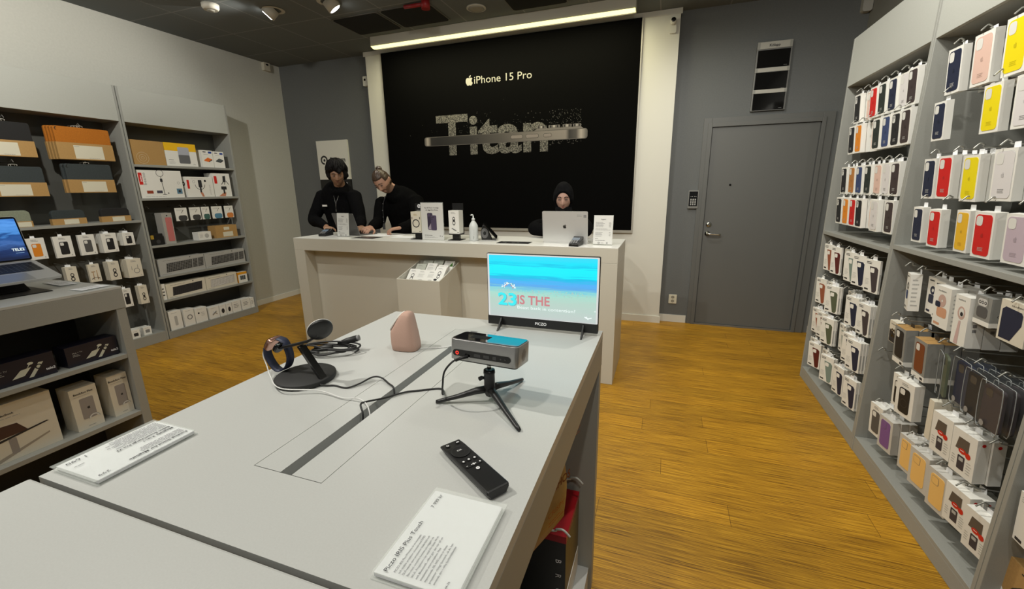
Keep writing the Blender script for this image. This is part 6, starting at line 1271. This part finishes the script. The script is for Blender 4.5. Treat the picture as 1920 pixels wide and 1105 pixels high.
# wheel of an office chair peeking out by the counter
t = empty('office_chair', (-2.98, 4.28, 0), label='black office chair behind the counter with one caster in view', cat='chair')
for i in range(5):
    a = i*2*PI/5 + .3; m = M(); m.tube([(0, 0, .10), (.28*math.cos(a), .28*math.sin(a), .075)], [.022, .014], black, 10); lg = m.build('leg', t)
    m = M(); Tc = Matrix.Translation((.28*math.cos(a), .28*math.sin(a), .030)) @ Matrix.Rotation(PI/2, 4, 'X'); m.lathe([(.020, -.022), (.029, -.018), (.029, .018), (.020, .022)], black, 18, T=Tc); m.tube([(.28*math.cos(a), .28*math.sin(a), .03), (.28*math.cos(a), .28*math.sin(a), .078)], .006, steel, 8); m.build('caster', lg)
M().tube([(0, 0, .09), (0, 0, .44)], .025, black, 14).build('gas_column', t)
M().prism(rrect(-.23, -.23, .23, .23, .08), FLAT(.44), 0, .07, mat('chair_fabric', (.015, .015, .016), .9)).build('seat', t, bevel=.02)
M().prism(rrect(-.20, .60, .20, .98, .08), FR(.23), 0, -.05, mat('chair_fabric', (.015, .015, .016), .9)).build('backrest', t, bevel=.015)
m = M(); m.tube([(0, .20, .46), (0, .29, .52), (0, .27, .70)], .018, black, 10); m.build('back_support', t)
t = empty('caster_dolly', (-3.46, 3.36, 0), label='small black caster visible at the left foot of the counter', cat='caster')
Tc = Matrix.Translation((0, 0, .032)) @ Matrix.Rotation(PI/2, 4, 'X'); m = M(); m.lathe([(.02, -.02), (.031, -.016), (.031, .016), (.02, .02)], black, 20, T=Tc); m.build('wheel', t); M().box(-.03, -.026, .035, .03, .026, .07, black).build('fork', t, bevel=.004)

# ================================================================ staff
def V(*a): return Vector(a)
def ring_at(c, a, b, ra, rb, n=20, e=1.0, front=0.0):
    out = []
    for k in range(n):
        q = 2*PI*k/n; cs, sn = math.cos(q), math.sin(q)
        out.append(c + a*(ra*math.copysign(abs(cs)**e, cs)) + b*(rb*math.copysign(abs(sn)**e, sn)))
    return out
def limb(m, pts, rad, mt, n=14, k=4):
    P = catmull(pts, k); N = len(pts) - 1; rr = []
    for i in range(len(P)):
        t = min(i/k, N - 1e-6); j = int(t); f = t - j; rr.append(rad[j]*(1-f) + rad[j+1]*f)
    m.tube([P[0] - (P[1]-P[0]).normalized()*rr[0]*.5] + list(P) + [P[-1] + (P[-1]-P[-2]).normalized()*rr[-1]*.45], [rr[0]*.6] + rr + [rr[-1]*.6], mt, n)
def remesh(m, name, vox, mats, parent=None, smooth_it=2, origin=(0, 0, 0)):
    me = m.mesh('raw', origin); bm = bmesh.new(); bm.from_mesh(me); bmesh.ops.recalc_face_normals(bm, faces=bm.faces); bm.to_mesh(me); bm.free()
    o = bpy.data.objects.new('raw', me); COL.objects.link(o)
    r = o.modifiers.new('r', 'REMESH'); r.mode = 'VOXEL'; r.voxel_size = vox; r.use_smooth_shade = True
    if smooth_it: sm = o.modifiers.new('s', 'SMOOTH'); sm.factor = .5; sm.iterations = smooth_it
    dg = bpy.context.evaluated_depsgraph_get(); out = bpy.data.meshes.new_from_object(o.evaluated_get(dg)); out.name = name
    bpy.data.objects.remove(o); out.materials.clear()
    for mm in mats: out.materials.append(mm)
    out.polygons.foreach_set('use_smooth', [True]*len(out.polygons))
    q = bpy.data.objects.new(name, out); COL.objects.link(q)
    if parent is not None: q.parent = parent
    return q
def head_pos(d, P):
    """surface point of the head in its own frame (face looks to -y) for a unit direction d"""
    x, y, z = d
    hx, hy, hz = .0745*P.get('w', 1), .096, .122
    px, py, pz = x*hx, y*hy, z*hz
    if z < -.05:
        t = min(1, (-z - .05)/.95); px *= 1 - .36*t**1.2; py *= 1 - .10*t
        if y > 0: py *= 1 - .35*t
    if y < 0 and z > .2: py *= 1 - .10*(z - .2)
    if y < 0:                       # flatten the face a little, then model features
        py = py*.93
        g = lambda cx, cz, sx, sz: math.exp(-((px - cx)/sx)**2 - ((pz - cz)/sz)**2)
        dy = 0
        dy += .026*math.exp(-(px/.0095)**2)*max(0, min(1, (.018 - pz)/.048))*(1 if pz > -.036 else math.exp(-((pz + .036)/.007)**2)) * (1 if pz < .02 else 0)
        dy += .007*(g(.013, -.034, .008, .008) + g(-.013, -.034, .008, .008))
        dy -= .012*(g(.031, .010, .015, .011) + g(-.031, .010, .015, .011))
        dy += .0055*(g(.030, .009, .010, .007) + g(-.030, .009, .010, .007))
        dy += .005*(g(.028, .030, .020, .007) + g(-.028, .030, .020, .007))
        dy += .0065*g(0, -.0565, .019, .0045) + .0065*g(0, -.0675, .017, .005) - .003*g(0, -.0618, .022, .0020)
        dy += .009*g(0, -.098, .020, .014) + .005*(g(.042, -.020, .018, .018) + g(-.042, -.020, .018, .018))
        py -= dy
    return V(px, py, pz)
def sphere_dirs(nu=72, nv=54):
    vs = [(0, 0, -1)]; 
    for j in range(1, nv):
        p = -PI/2 + PI*j/nv
        for i in range(nu):
            a = 2*PI*i/nu; vs.append((math.cos(p)*math.cos(a), math.cos(p)*math.sin(a), math.sin(p)))
    vs.append((0, 0, 1)); fs = []
    for i in range(nu): fs.append((0, 1 + (i+1) % nu, 1 + i))
    for j in range(nv - 2):
        for i in range(nu):
            a = 1 + j*nu + i; b = 1 + j*nu + (i+1) % nu; fs.append((a, b, b + nu, a + nu))
    l = len(vs) - 1
    for i in range(nu): fs.append((l, 1 + (nv-2)*nu + i, 1 + (nv-2)*nu + (i+1) % nu))
    return vs, fs
SD = sphere_dirs(96, 72)
def hand(m, wrist, fwd, up, side, curl, mt, s=1.0):
    """palm, four unequal bent fingers and a thumb leaving the side of the palm. side: +1 thumb towards fwd x up"""
    f = fwd.normalized(); u = (up - f*up.dot(f)).normalized(); r = f.cross(u)*side
    m.loft([ring_at(wrist + f*t*s, r, u, a*s, b*s, 12, .8) for t, a, b in ((-.01, .024, .017), (.012, .027, .016), (.035, .036, .015), (.065, .041, .014), (.088, .041, .0125), (.096, .036, .010))], mt)
    tips = []
    for i, (o, L) in enumerate(((.031, .070), (.0105, .079), (-.0105, .073), (-.031, .058))):
        b0 = wrist + (f*.086 + r*o)*s; c = curl*(1 + .10*i); d = f + r*(o*1.8); d.normalize()
        p1 = b0 + (d*math.cos(c*.45) - u*math.sin(c*.45))*L*.45*s; p2 = p1 + (d*math.cos(c*1.1) - u*math.sin(c*1.1))*L*.32*s; p3 = p2 + (d*math.cos(c*1.7) - u*math.sin(c*1.7))*L*.26*s
        limb(m, [b0 - f*.012*s, b0, p1, p2, p3], [.0090*s, .0090*s, .0082*s, .0075*s, .0062*s], mt, 10, 3); tips.append(p3)
    t0 = wrist + (f*.026 + r*.030)*s; t1 = t0 + (f*.5 + r*.75 - u*.15).normalized()*.036*s; t2 = t1 + (f*.85 + r*.35 - u*.30).normalized()*.030*s; t3 = t2 + (f*.9 + r*.05 - u*.35).normalized()*.022*s
    limb(m, [t0 - r*.012*s, t0, t1, t2, t3], [.014*s, .013*s, .0105*s, .0092*s, .0072*s], mt, 10, 3)
def person(name_label, P):
    base = V(*P['base']); root_loc = base
    skin = mat(P['skin'][0], P['skin'][1], .55); cloth = mat('staff_black_cloth' + P.get('cs', ''), P.get('cloth', (.009, .009, .010)), .95, spec=.04, noise_amt=.2, nscale=60)
    hc = V(*P['head']); Rh = Euler(P['hrot'], 'XYZ').to_matrix(); HT = Matrix.Translation(hc) @ Rh.to_4x4(); hs = P.get('hs', 1.0); HT = HT @ Matrix.Scale(hs, 4)
    sp = [V(*p) for p in P['spine']]        # hips, waist, chest, shoulders, neck base
    yaw = P['yaw']; right = V(math.cos(yaw), math.sin(yaw), 0)   # the figure's own left-right axis in the world
    def torso(m, mt, g):
        rings = []; hw = [.165, .148, .170, .165, .085]; hd = [.115, .105, .118, .100, .062]
        C_ = catmull(sp, 4)
        for i, c in enumerate(C_):
            t = min(i/4, 3.9999); j = int(t); f_ = t - j; a = hw[j]*(1-f_) + hw[j+1]*f_; b = hd[j]*(1-f_) + hd[j+1]*f_
            tt = (C_[min(i+1, len(C_)-1)] - C_[max(i-1, 0)]).normalized(); r_ = (right - tt*right.dot(tt)).normalized(); fw = tt.cross(r_)
            rings.append(ring_at(c, r_, fw, a*P.get('bw', 1) + g, b*P.get('bw', 1) + g, 24, .85))
        m.loft(rings, mt)
    SH = [V(*p) for p in P['shoulders']]; EL = [V(*p) for p in P['elbows']]; WR = [V(*p) for p in P['wrists']]
    hips = sp[0]; HP = [hips - right*.095 + V(0, 0, -.04), hips + right*.095 + V(0, 0, -.04)]
    KN = [V(*p) for p in P['knees']]; AN = [V(*p) for p in P['ankles']]
    # one continuous body
    m = M(); torso(m, skin, -.012)
    nb = sp[-1]; ht = HT @ V(0, .025, -.055)
    limb(m, [nb - V(0, 0, .03), nb, (nb + ht)/2, ht], [.066, .060, .056, .054], skin, 16)
    vs, fs = SD; m.add([HT @ head_pos(d, P) for d in vs], fs, skin, True)
    for s_ in (-1, 1):
        m.loft([[HT @ V(s_*(.071 + a + .006*math.sin(q)), .012 + r_*.95*math.cos(q) + a*.6, -.003 + r_*1.65*math.sin(q)) for q in [2*PI*k/14 for k in range(14)]] for a, r_ in ((-.006, .012), (.003, .0165), (.009, .0185), (.013, .015))], skin)
    for i in (0, 1):
        limb(m, [SH[i], (SH[i]+EL[i])/2, EL[i], EL[i]*.65 + WR[i]*.35, WR[i]], [.050, .045, .038, .037, .025], skin)
        hd_ = P['hands'][i]; hand(m, WR[i], V(*hd_[0]), V(*hd_[1]), hd_[2], hd_[3], skin, P.get('hands_s', 1.0))
        limb(m, [HP[i], (HP[i]+KN[i])/2, KN[i], KN[i]*.6 + AN[i]*.4, AN[i]], [.082, .070, .052, .050, .034], skin)
        toe = V(*P['toe']); m.loft([ring_at(AN[i] + toe*t + V(0, 0, z), toe.cross(V(0, 0, 1)).normalized(), V(0, 0, 1), a, b, 12) for t, z, a, b in ((-.05, -.05, .028, .026), (0, -.045, .034, .034), (.08, -.06, .040, .024), (.16, -.068, .038, .016))], skin)
    body = remesh(m, 'person', .0052, [skin, mat('lips_' + P['skin'][0], P['lips'], .5), mat('stubble_' + P['skin'][0], P.get('beard', P['skin'][1]), .9)], None, 2, base)
    body.location = base; tag(body, name_label, 'person')
    inv = HT.inverted()
    for p in body.data.polygons:
        c = inv @ (p.center + base)
        if c.length > .2 or c.y > -.03: 
            if not (P.get('beard') and c.length < .16 and c.y > -.05 and c.y < .02 and c.z < -.01 and c.z > -.13): continue
        e = (c.x/.0225)**2 + ((c.z + .062)/.0095)**2
        if c.y < -.075 and e < 1: p.material_index = 1
        elif P.get('beard') and c.z < -.012 and c.z > -.14:
            w_ = noise.noise(V(c.x*60, c.y*60, c.z*60))*.006
            if c.z + w_ < -.080 or (abs(c.x) > .042 + w_ and c.z < -.030 + .25*(abs(c.x) - .042) + w_) or (c.z < -.042 + w_ and c.z > -.056 and abs(c.x) < .028) or (abs(c.x) > .024 and c.z < -.045): p.material_index = 2
    # eyes with lowered lids, brows
    loc = lambda v: (HT @ v) - base
    for s_ in (-1, 1):
        m = M(); m.loft([[loc(V(s_*.031 + .0135*t, -.0925 + .007*t*t + .002*math.sin(q), .008 - .0035*t*t + (.0018 + .0022*(1 - t*t))*.9*math.sin(q))) for q in [2*PI*k/8 for k in range(8)]] for t in (-1, -.6, -.2, .2, .6, 1)], mat('eye_dark', (.02, .012, .010), .3)); m.build('eye', body)
        m = M(); m.loft([[loc(V(s_*(.013 + .036*t), -.0985 + .020*t*t + .0025*math.cos(q), .0275 + .007*math.sin(PI*min(1, t*1.15)) - .004*t + (.0042 - .0022*t)*math.sin(q))) for q in [2*PI*k/8 for k in range(8)]] for t in (0, .2, .4, .6, .8, 1)], mat('hair_' + P['hair'][0], P['hair'][1], .6)); m.build('eyebrow', body)
    # clothing: top with sleeves, trousers, shoes
    m = M(); torso(m, cloth, .014)
    for i in (0, 1): limb(m, [SH[i], (SH[i]+EL[i])/2, EL[i], EL[i]*.6 + WR[i]*.4, WR[i]*.97 + EL[i]*.03], [.080, .072, .062, .056, .038], cloth)
    nk = sp[-1]; limb(m, [nk - V(0, 0, .06), nk, nk*.75 + ht*.25], [.098, .084, .071] if P.get('collar') else [.095, .075, .062], cloth, 18)
    jk = remesh(m, P['top'], .010, [cloth], body, 3, base)
    for v in jk.data.vertices:
        n_ = noise.noise((v.co + base)*9); v.co += v.normal*n_*.007
    m = M(); tro = mat('trousers_black', (.012, .012, .014), .9)
    m.loft([ring_at(hips + V(0, 0, z), right, right.cross(V(0, 0, 1)), a, b, 20, .85) for z, a, b in ((.06, .165, .118), (0, .178, .128), (-.08, .180, .125), (-.13, .15, .10))], tro)
    for i in (0, 1): limb(m, [HP[i], (HP[i]+KN[i])/2, KN[i], KN[i]*.4 + AN[i]*.6, AN[i]], [.092, .082, .066, .060, .055], tro)
    remesh(m, 'trousers', .012, [tro], body, 2, base)
    for i in (0, 1):
        m = M(); toe = V(*P['toe']); sd_ = toe.cross(V(0, 0, 1)).normalized()
        m.loft([ring_at(AN[i] + toe*t + V(0, 0, z) - base, sd_, V(0, 0, 1), a, b, 16, .8) for t, z, a, b in ((-.075, -.052, .020, .026), (-.055, -.042, .037, .037), (0, -.040, .042, .038), (.08, -.053, .047, .026), (.15, -.059, .045, .019), (.19, -.063, .024, .012))], blackm); m.build('shoe', body)
    return body, HT, base, (jk, sp, right)
def shell(HT, base, P, thick, name, mt, parent, nz=0.0, freq=40, stripe=None):
    vs, fs = SD; out = []
    for d in vs:
        p = head_pos(d, P) if d[1] > -.2 or d[2] > .55 else head_pos((d[0], d[1]*.98, d[2]), dict(P))
        L = Vector(d); t = thick(p, L)
        if nz and t > 0: t += nz*noise.noise(Vector((p.x*freq*(stripe[0] if stripe else 1), p.y*freq*(stripe[1] if stripe else 1), p.z*freq*(stripe[2] if stripe else 1))))
        out.append((HT @ (p + L*t)) - base)
    m = M(); m.add(out, fs, mt, True); return m.build(name, parent)
sst = lambda a, b, x: (lambda t: t*t*(3-2*t))(max(0, min(1, (x-a)/(b-a))))
# --- young man at the left laptop
P1 = dict(base=(-3.30, 3.86, 0), skin=('skin_olive', (.30, .165, .10)), lips=(.26, .10, .075), hair=('black_hair', (.008, .007, .007)), yaw=.06, w=1.04, cloth=(.005, .005, .0055),
    head=(-3.205, 3.68, 1.618), hrot=(.32, .0, .68), spine=[(-3.33, 3.86, .95), (-3.33, 3.87, 1.12), (-3.33, 3.86, 1.27), (-3.32, 3.83, 1.40), (-3.27, 3.785, 1.49)],
    shoulders=[(-3.520, 3.80, 1.405), (-3.120, 3.80, 1.405)], elbows=[(-3.60, 3.70, 1.15), (-3.00, 3.72, 1.15)], wrists=[(-3.16, 3.40, 1.105), (-2.86, 3.55, 1.095)],
    hands=[((.75, -.62, -.10), (.1, .1, 1), -1, .55), ((.65, -.7, -.05), (0, .1, 1), 1, .5)],
    knees=[(-3.43, 3.84, .50), (-3.22, 3.84, .50)], ankles=[(-3.44, 3.90, .09), (-3.21, 3.90, .09)], toe=(0, -1, 0), top='jacket', collar=True, bw=1.18)
b1, HT1, bs1, (jk1, sp1, rt1) = person('standing person with thick black hair, black zip jacket and name tag, looking down', P1)
def hair1(p, L):
    back = sst(-.055, .0, p.y); top_ = sst(.032, .050, p.z + .012*math.sin(p.x*70)); side = sst(-.035, -.015, p.z)*sst(-.062, -.040, p.y)*sst(.045, .06, abs(p.x))
    low = sst(-.062, -.045, p.z)
    k = max(top_, back*low, side); return -.010 + k*(.036 + .010*sst(.02, .1, p.z))
hb = mat('hair_black', (.006, .005, .005), .6, spec=.15, noise_amt=.3, nscale=90)
shell(HT1, bs1, P1, hair1, 'hair', hb, b1, nz=.016, freq=38, stripe=(1.3, .7, .5))
m = M(); rnd = random.Random(11)
for i in range(110):
    az = rnd.random()*2*PI; cr = V(.010, .020, 0); el1 = rnd.uniform(.02, .45) if math.sin(az) > -.35 else rnd.uniform(.42, .70); pts = []
    for j in range(6):
        f_ = j/5; el = 1.45*(1 - f_) + el1*f_; a_ = az + .35*f_*math.sin(i*1.7); d_ = (math.cos(el)*math.cos(a_), math.cos(el)*math.sin(a_), math.sin(el))
        pts.append((HT1 @ (head_pos(d_, P1) + Vector(d_)*(.030 + .006*math.sin(PI*f_) + rnd.uniform(-.003, .004)))) - bs1)
    m.tube(pts, [.0065, .008, .0085, .008, .006, .0015], hb, 6)
m.build('hair_locks', b1)
fx = lambda u, z, y: (V(u, y, z) - bs1)
m = M(); tagm = mat('name_tag', (.75, .73, .68), .35); m.box(-3.435 - bs1.x, 3.672 - bs1.y, 1.290, -3.375 - bs1.x, 3.678 - bs1.y, 1.308, tagm); m.build('name_tag', b1)
m = M(); zp = mat('zip_grey', (.22, .22, .21), .35, metal=.5); m.tube([fx(-3.285, 1.40, 3.688), fx(-3.262, 1.33, 3.676), fx(-3.258, 1.255, 3.672)], .0022, zp, 6); m.tube([fx(-3.225, 1.40, 3.690), fx(-3.25, 1.33, 3.676), fx(-3.258, 1.28, 3.672)], .0018, zp, 6); m.box(-.0035 + .042, -.192, 1.238, .0035 + .042, -.186, 1.262, zp); m.build('zip', b1)
# --- bearded man with tied-back hair
P2 = dict(base=(-2.60, 3.92, 0), skin=('skin_light', (.46, .255, .175)), lips=(.36, .14, .11), beard=(.17, .095, .06), hair=('brown_hair', (.045, .026, .015)), yaw=-.10,
    head=(-2.665, 3.69, 1.530), hrot=(.62, -.22, -.02), bw=1.12, spine=[(-2.56, 3.93, .95), (-2.57, 3.93, 1.10), (-2.575, 3.90, 1.24), (-2.585, 3.86, 1.36), (-2.60, 3.79, 1.435)],
    shoulders=[(-2.775, 3.82, 1.335), (-2.39, 3.84, 1.35)], elbows=[(-2.765, 3.71, 1.135), (-2.30, 3.71, 1.135)], wrists=[(-2.72, 3.52, 1.098), (-2.37, 3.50, 1.100)],
    hands=[((.15, -.9, -.12), (.35, .1, 1), -1, .9), ((-.65, -.7, -.10), (0, .1, 1), 1, 1.0)],
    knees=[(-2.66, 3.94, .50), (-2.44, 3.94, .50)], ankles=[(-2.67, 4.0, .09), (-2.43, 4.0, .09)], toe=(0, -1, 0), top='sweater', cs='_b', cloth=(.004, .004, .004))
b2, HT2, bs2, (jk2, sp2, rt2) = person('bearded person with brown hair tied in a bun and a black lanyard, leaning over papers', P2)
def hair2(p, L):
    top_ = sst(.054, .066, p.z - .12*max(0, abs(p.x) - .035)); back = sst(-.012, .012, p.y)*sst(-.060, -.045, p.z)
    side = sst(.010, .025, p.z)*sst(-.052, -.035, p.y); return -.010 + .019*max(top_, back, side)
hbr = mat('hair_brown', (.055, .032, .018), .42, noise_amt=.35, nscale=70)
h2 = shell(HT2, bs2, P2, hair2, 'hair', hbr, b2, nz=.003, freq=60, stripe=(2.5, .3, .6))
m = M(); Tb = Matrix.Translation(-bs2) @ HT2 @ Matrix.Translation((.0, .068, .108)); vs, fs = SD
m.add([Tb @ (V(*d)*(.030 + .005*noise.noise(V(*d)*3))) for d in vs], fs, hbr, True); m.build('hair_bun', b2)
m = M(); Pn = [V(-2.652, 3.79, 1.44), V(-2.69, 3.74, 1.37), V(-2.705, 3.715, 1.28), V(-2.70, 3.705, 1.18), V(-2.695, 3.70, 1.12)]
m.tube(catmull([p - bs2 for p in Pn], 5), .004, mat('lanyard_black', (.015, .015, .016), .6), 8); [m.tube([p - bs2 + V(-.001, -.004, .0), p - bs2 + V(-.001, -.004, .010)], .003, inkg, 6) for p in catmull(Pn, 3)[1:-1:2]]; m.box(-2.71 - bs2.x, 3.690 - bs2.y, 1.06, -2.68 - bs2.x, 3.694 - bs2.y, 1.12, mat('badge_grey', (.10, .10, .10), .3)); m.build('lanyard', b2)
# --- woman with a headscarf at the right laptop
P3 = dict(base=(-.86, 3.86, 0), skin=('skin_warm', (.42, .25, .19)), lips=(.34, .10, .09), hair=('dark_hair', (.015, .011, .010)), yaw=.0, w=.96, hs=.95,
    head=(-.818, 3.625, 1.365), hrot=(.22, .0, .16), spine=[(-.88, 4.03, .62), (-.88, 4.02, .80), (-.87, 3.95, .97), (-.86, 3.86, 1.12), (-.84, 3.76, 1.21)],
    shoulders=[(-1.01, 3.80, 1.115), (-.68, 3.80, 1.115)], elbows=[(-1.07, 3.62, 1.105), (-.62, 3.62, 1.105)], wrists=[(-.83, 3.45, 1.095), (-.64, 3.45, 1.095)],
    hands=[((.25, -1, -.05), (0, .05, 1), -1, .5), ((-.1, -1, -.05), (0, .05, 1), 1, .5)], hands_s=.9,
    knees=[(-1.0, 3.72, .52), (-.76, 3.72, .52)], ankles=[(-1.0, 3.74, .09), (-.76, 3.74, .09)], toe=(0, -1, 0), top='tunic', cs='_c', cloth=(.004, .004, .0045), bw=.92)
b3, HT3, bs3, (jk3, sp3, rt3) = person('person in a black headscarf and black top sitting behind the apple laptop', P3)
def scarf(p, L):
    # oval opening for the face
    e = (p.x/.062)**2 + ((p.z + .032)/.098)**2
    face = 1 - sst(.80, 1.12, e) if p.y < -.02 else 0
    return .020 - .034*face + .010*sst(0, .1, p.y)
hj = mat('scarf_black', (.006, .006, .0065), .9, spec=.06, noise_amt=.25, nscale=50)
s3 = shell(HT3, bs3, P3, scarf, 'headscarf', hj, b3, nz=.004, freq=22)
m = M(); hb3 = HT3 @ V(0, .012, -.07); C3 = [(hb3 + V(0, -.006, -.01), .066, .066), (hb3 + V(0, .01, -.055), .074, .074), (V(-.838, 3.70, 1.235), .105, .088), (V(-.845, 3.75, 1.175), .165, .118), (V(-.85, 3.77, 1.12), .19, .135)]
m.loft([[q - bs3 for q in ring_at(c, V(1, 0, 0), V(0, 1, .0), a, b, 26, .9)] for c, a, b in C3][::-1], hj); sd = m.build('scarf_drape', b3)
# the stool she sits on
t = empty('stool', (-.88, 4.06, 0), label='black stool under the person with the headscarf', cat='stool')
m = M(); m.lathe([(.17, .39), (.18, .40), (.18, .435), (.16, .45)], black, 28); m.build('seat', t)
m = M(); m.tube([(0, 0, .03), (0, 0, .389)], .025, steel, 14); m.lathe([(.20, .0005), (.20, .012), (.03, .03)], steel, 28); m.build('pedestal', t)
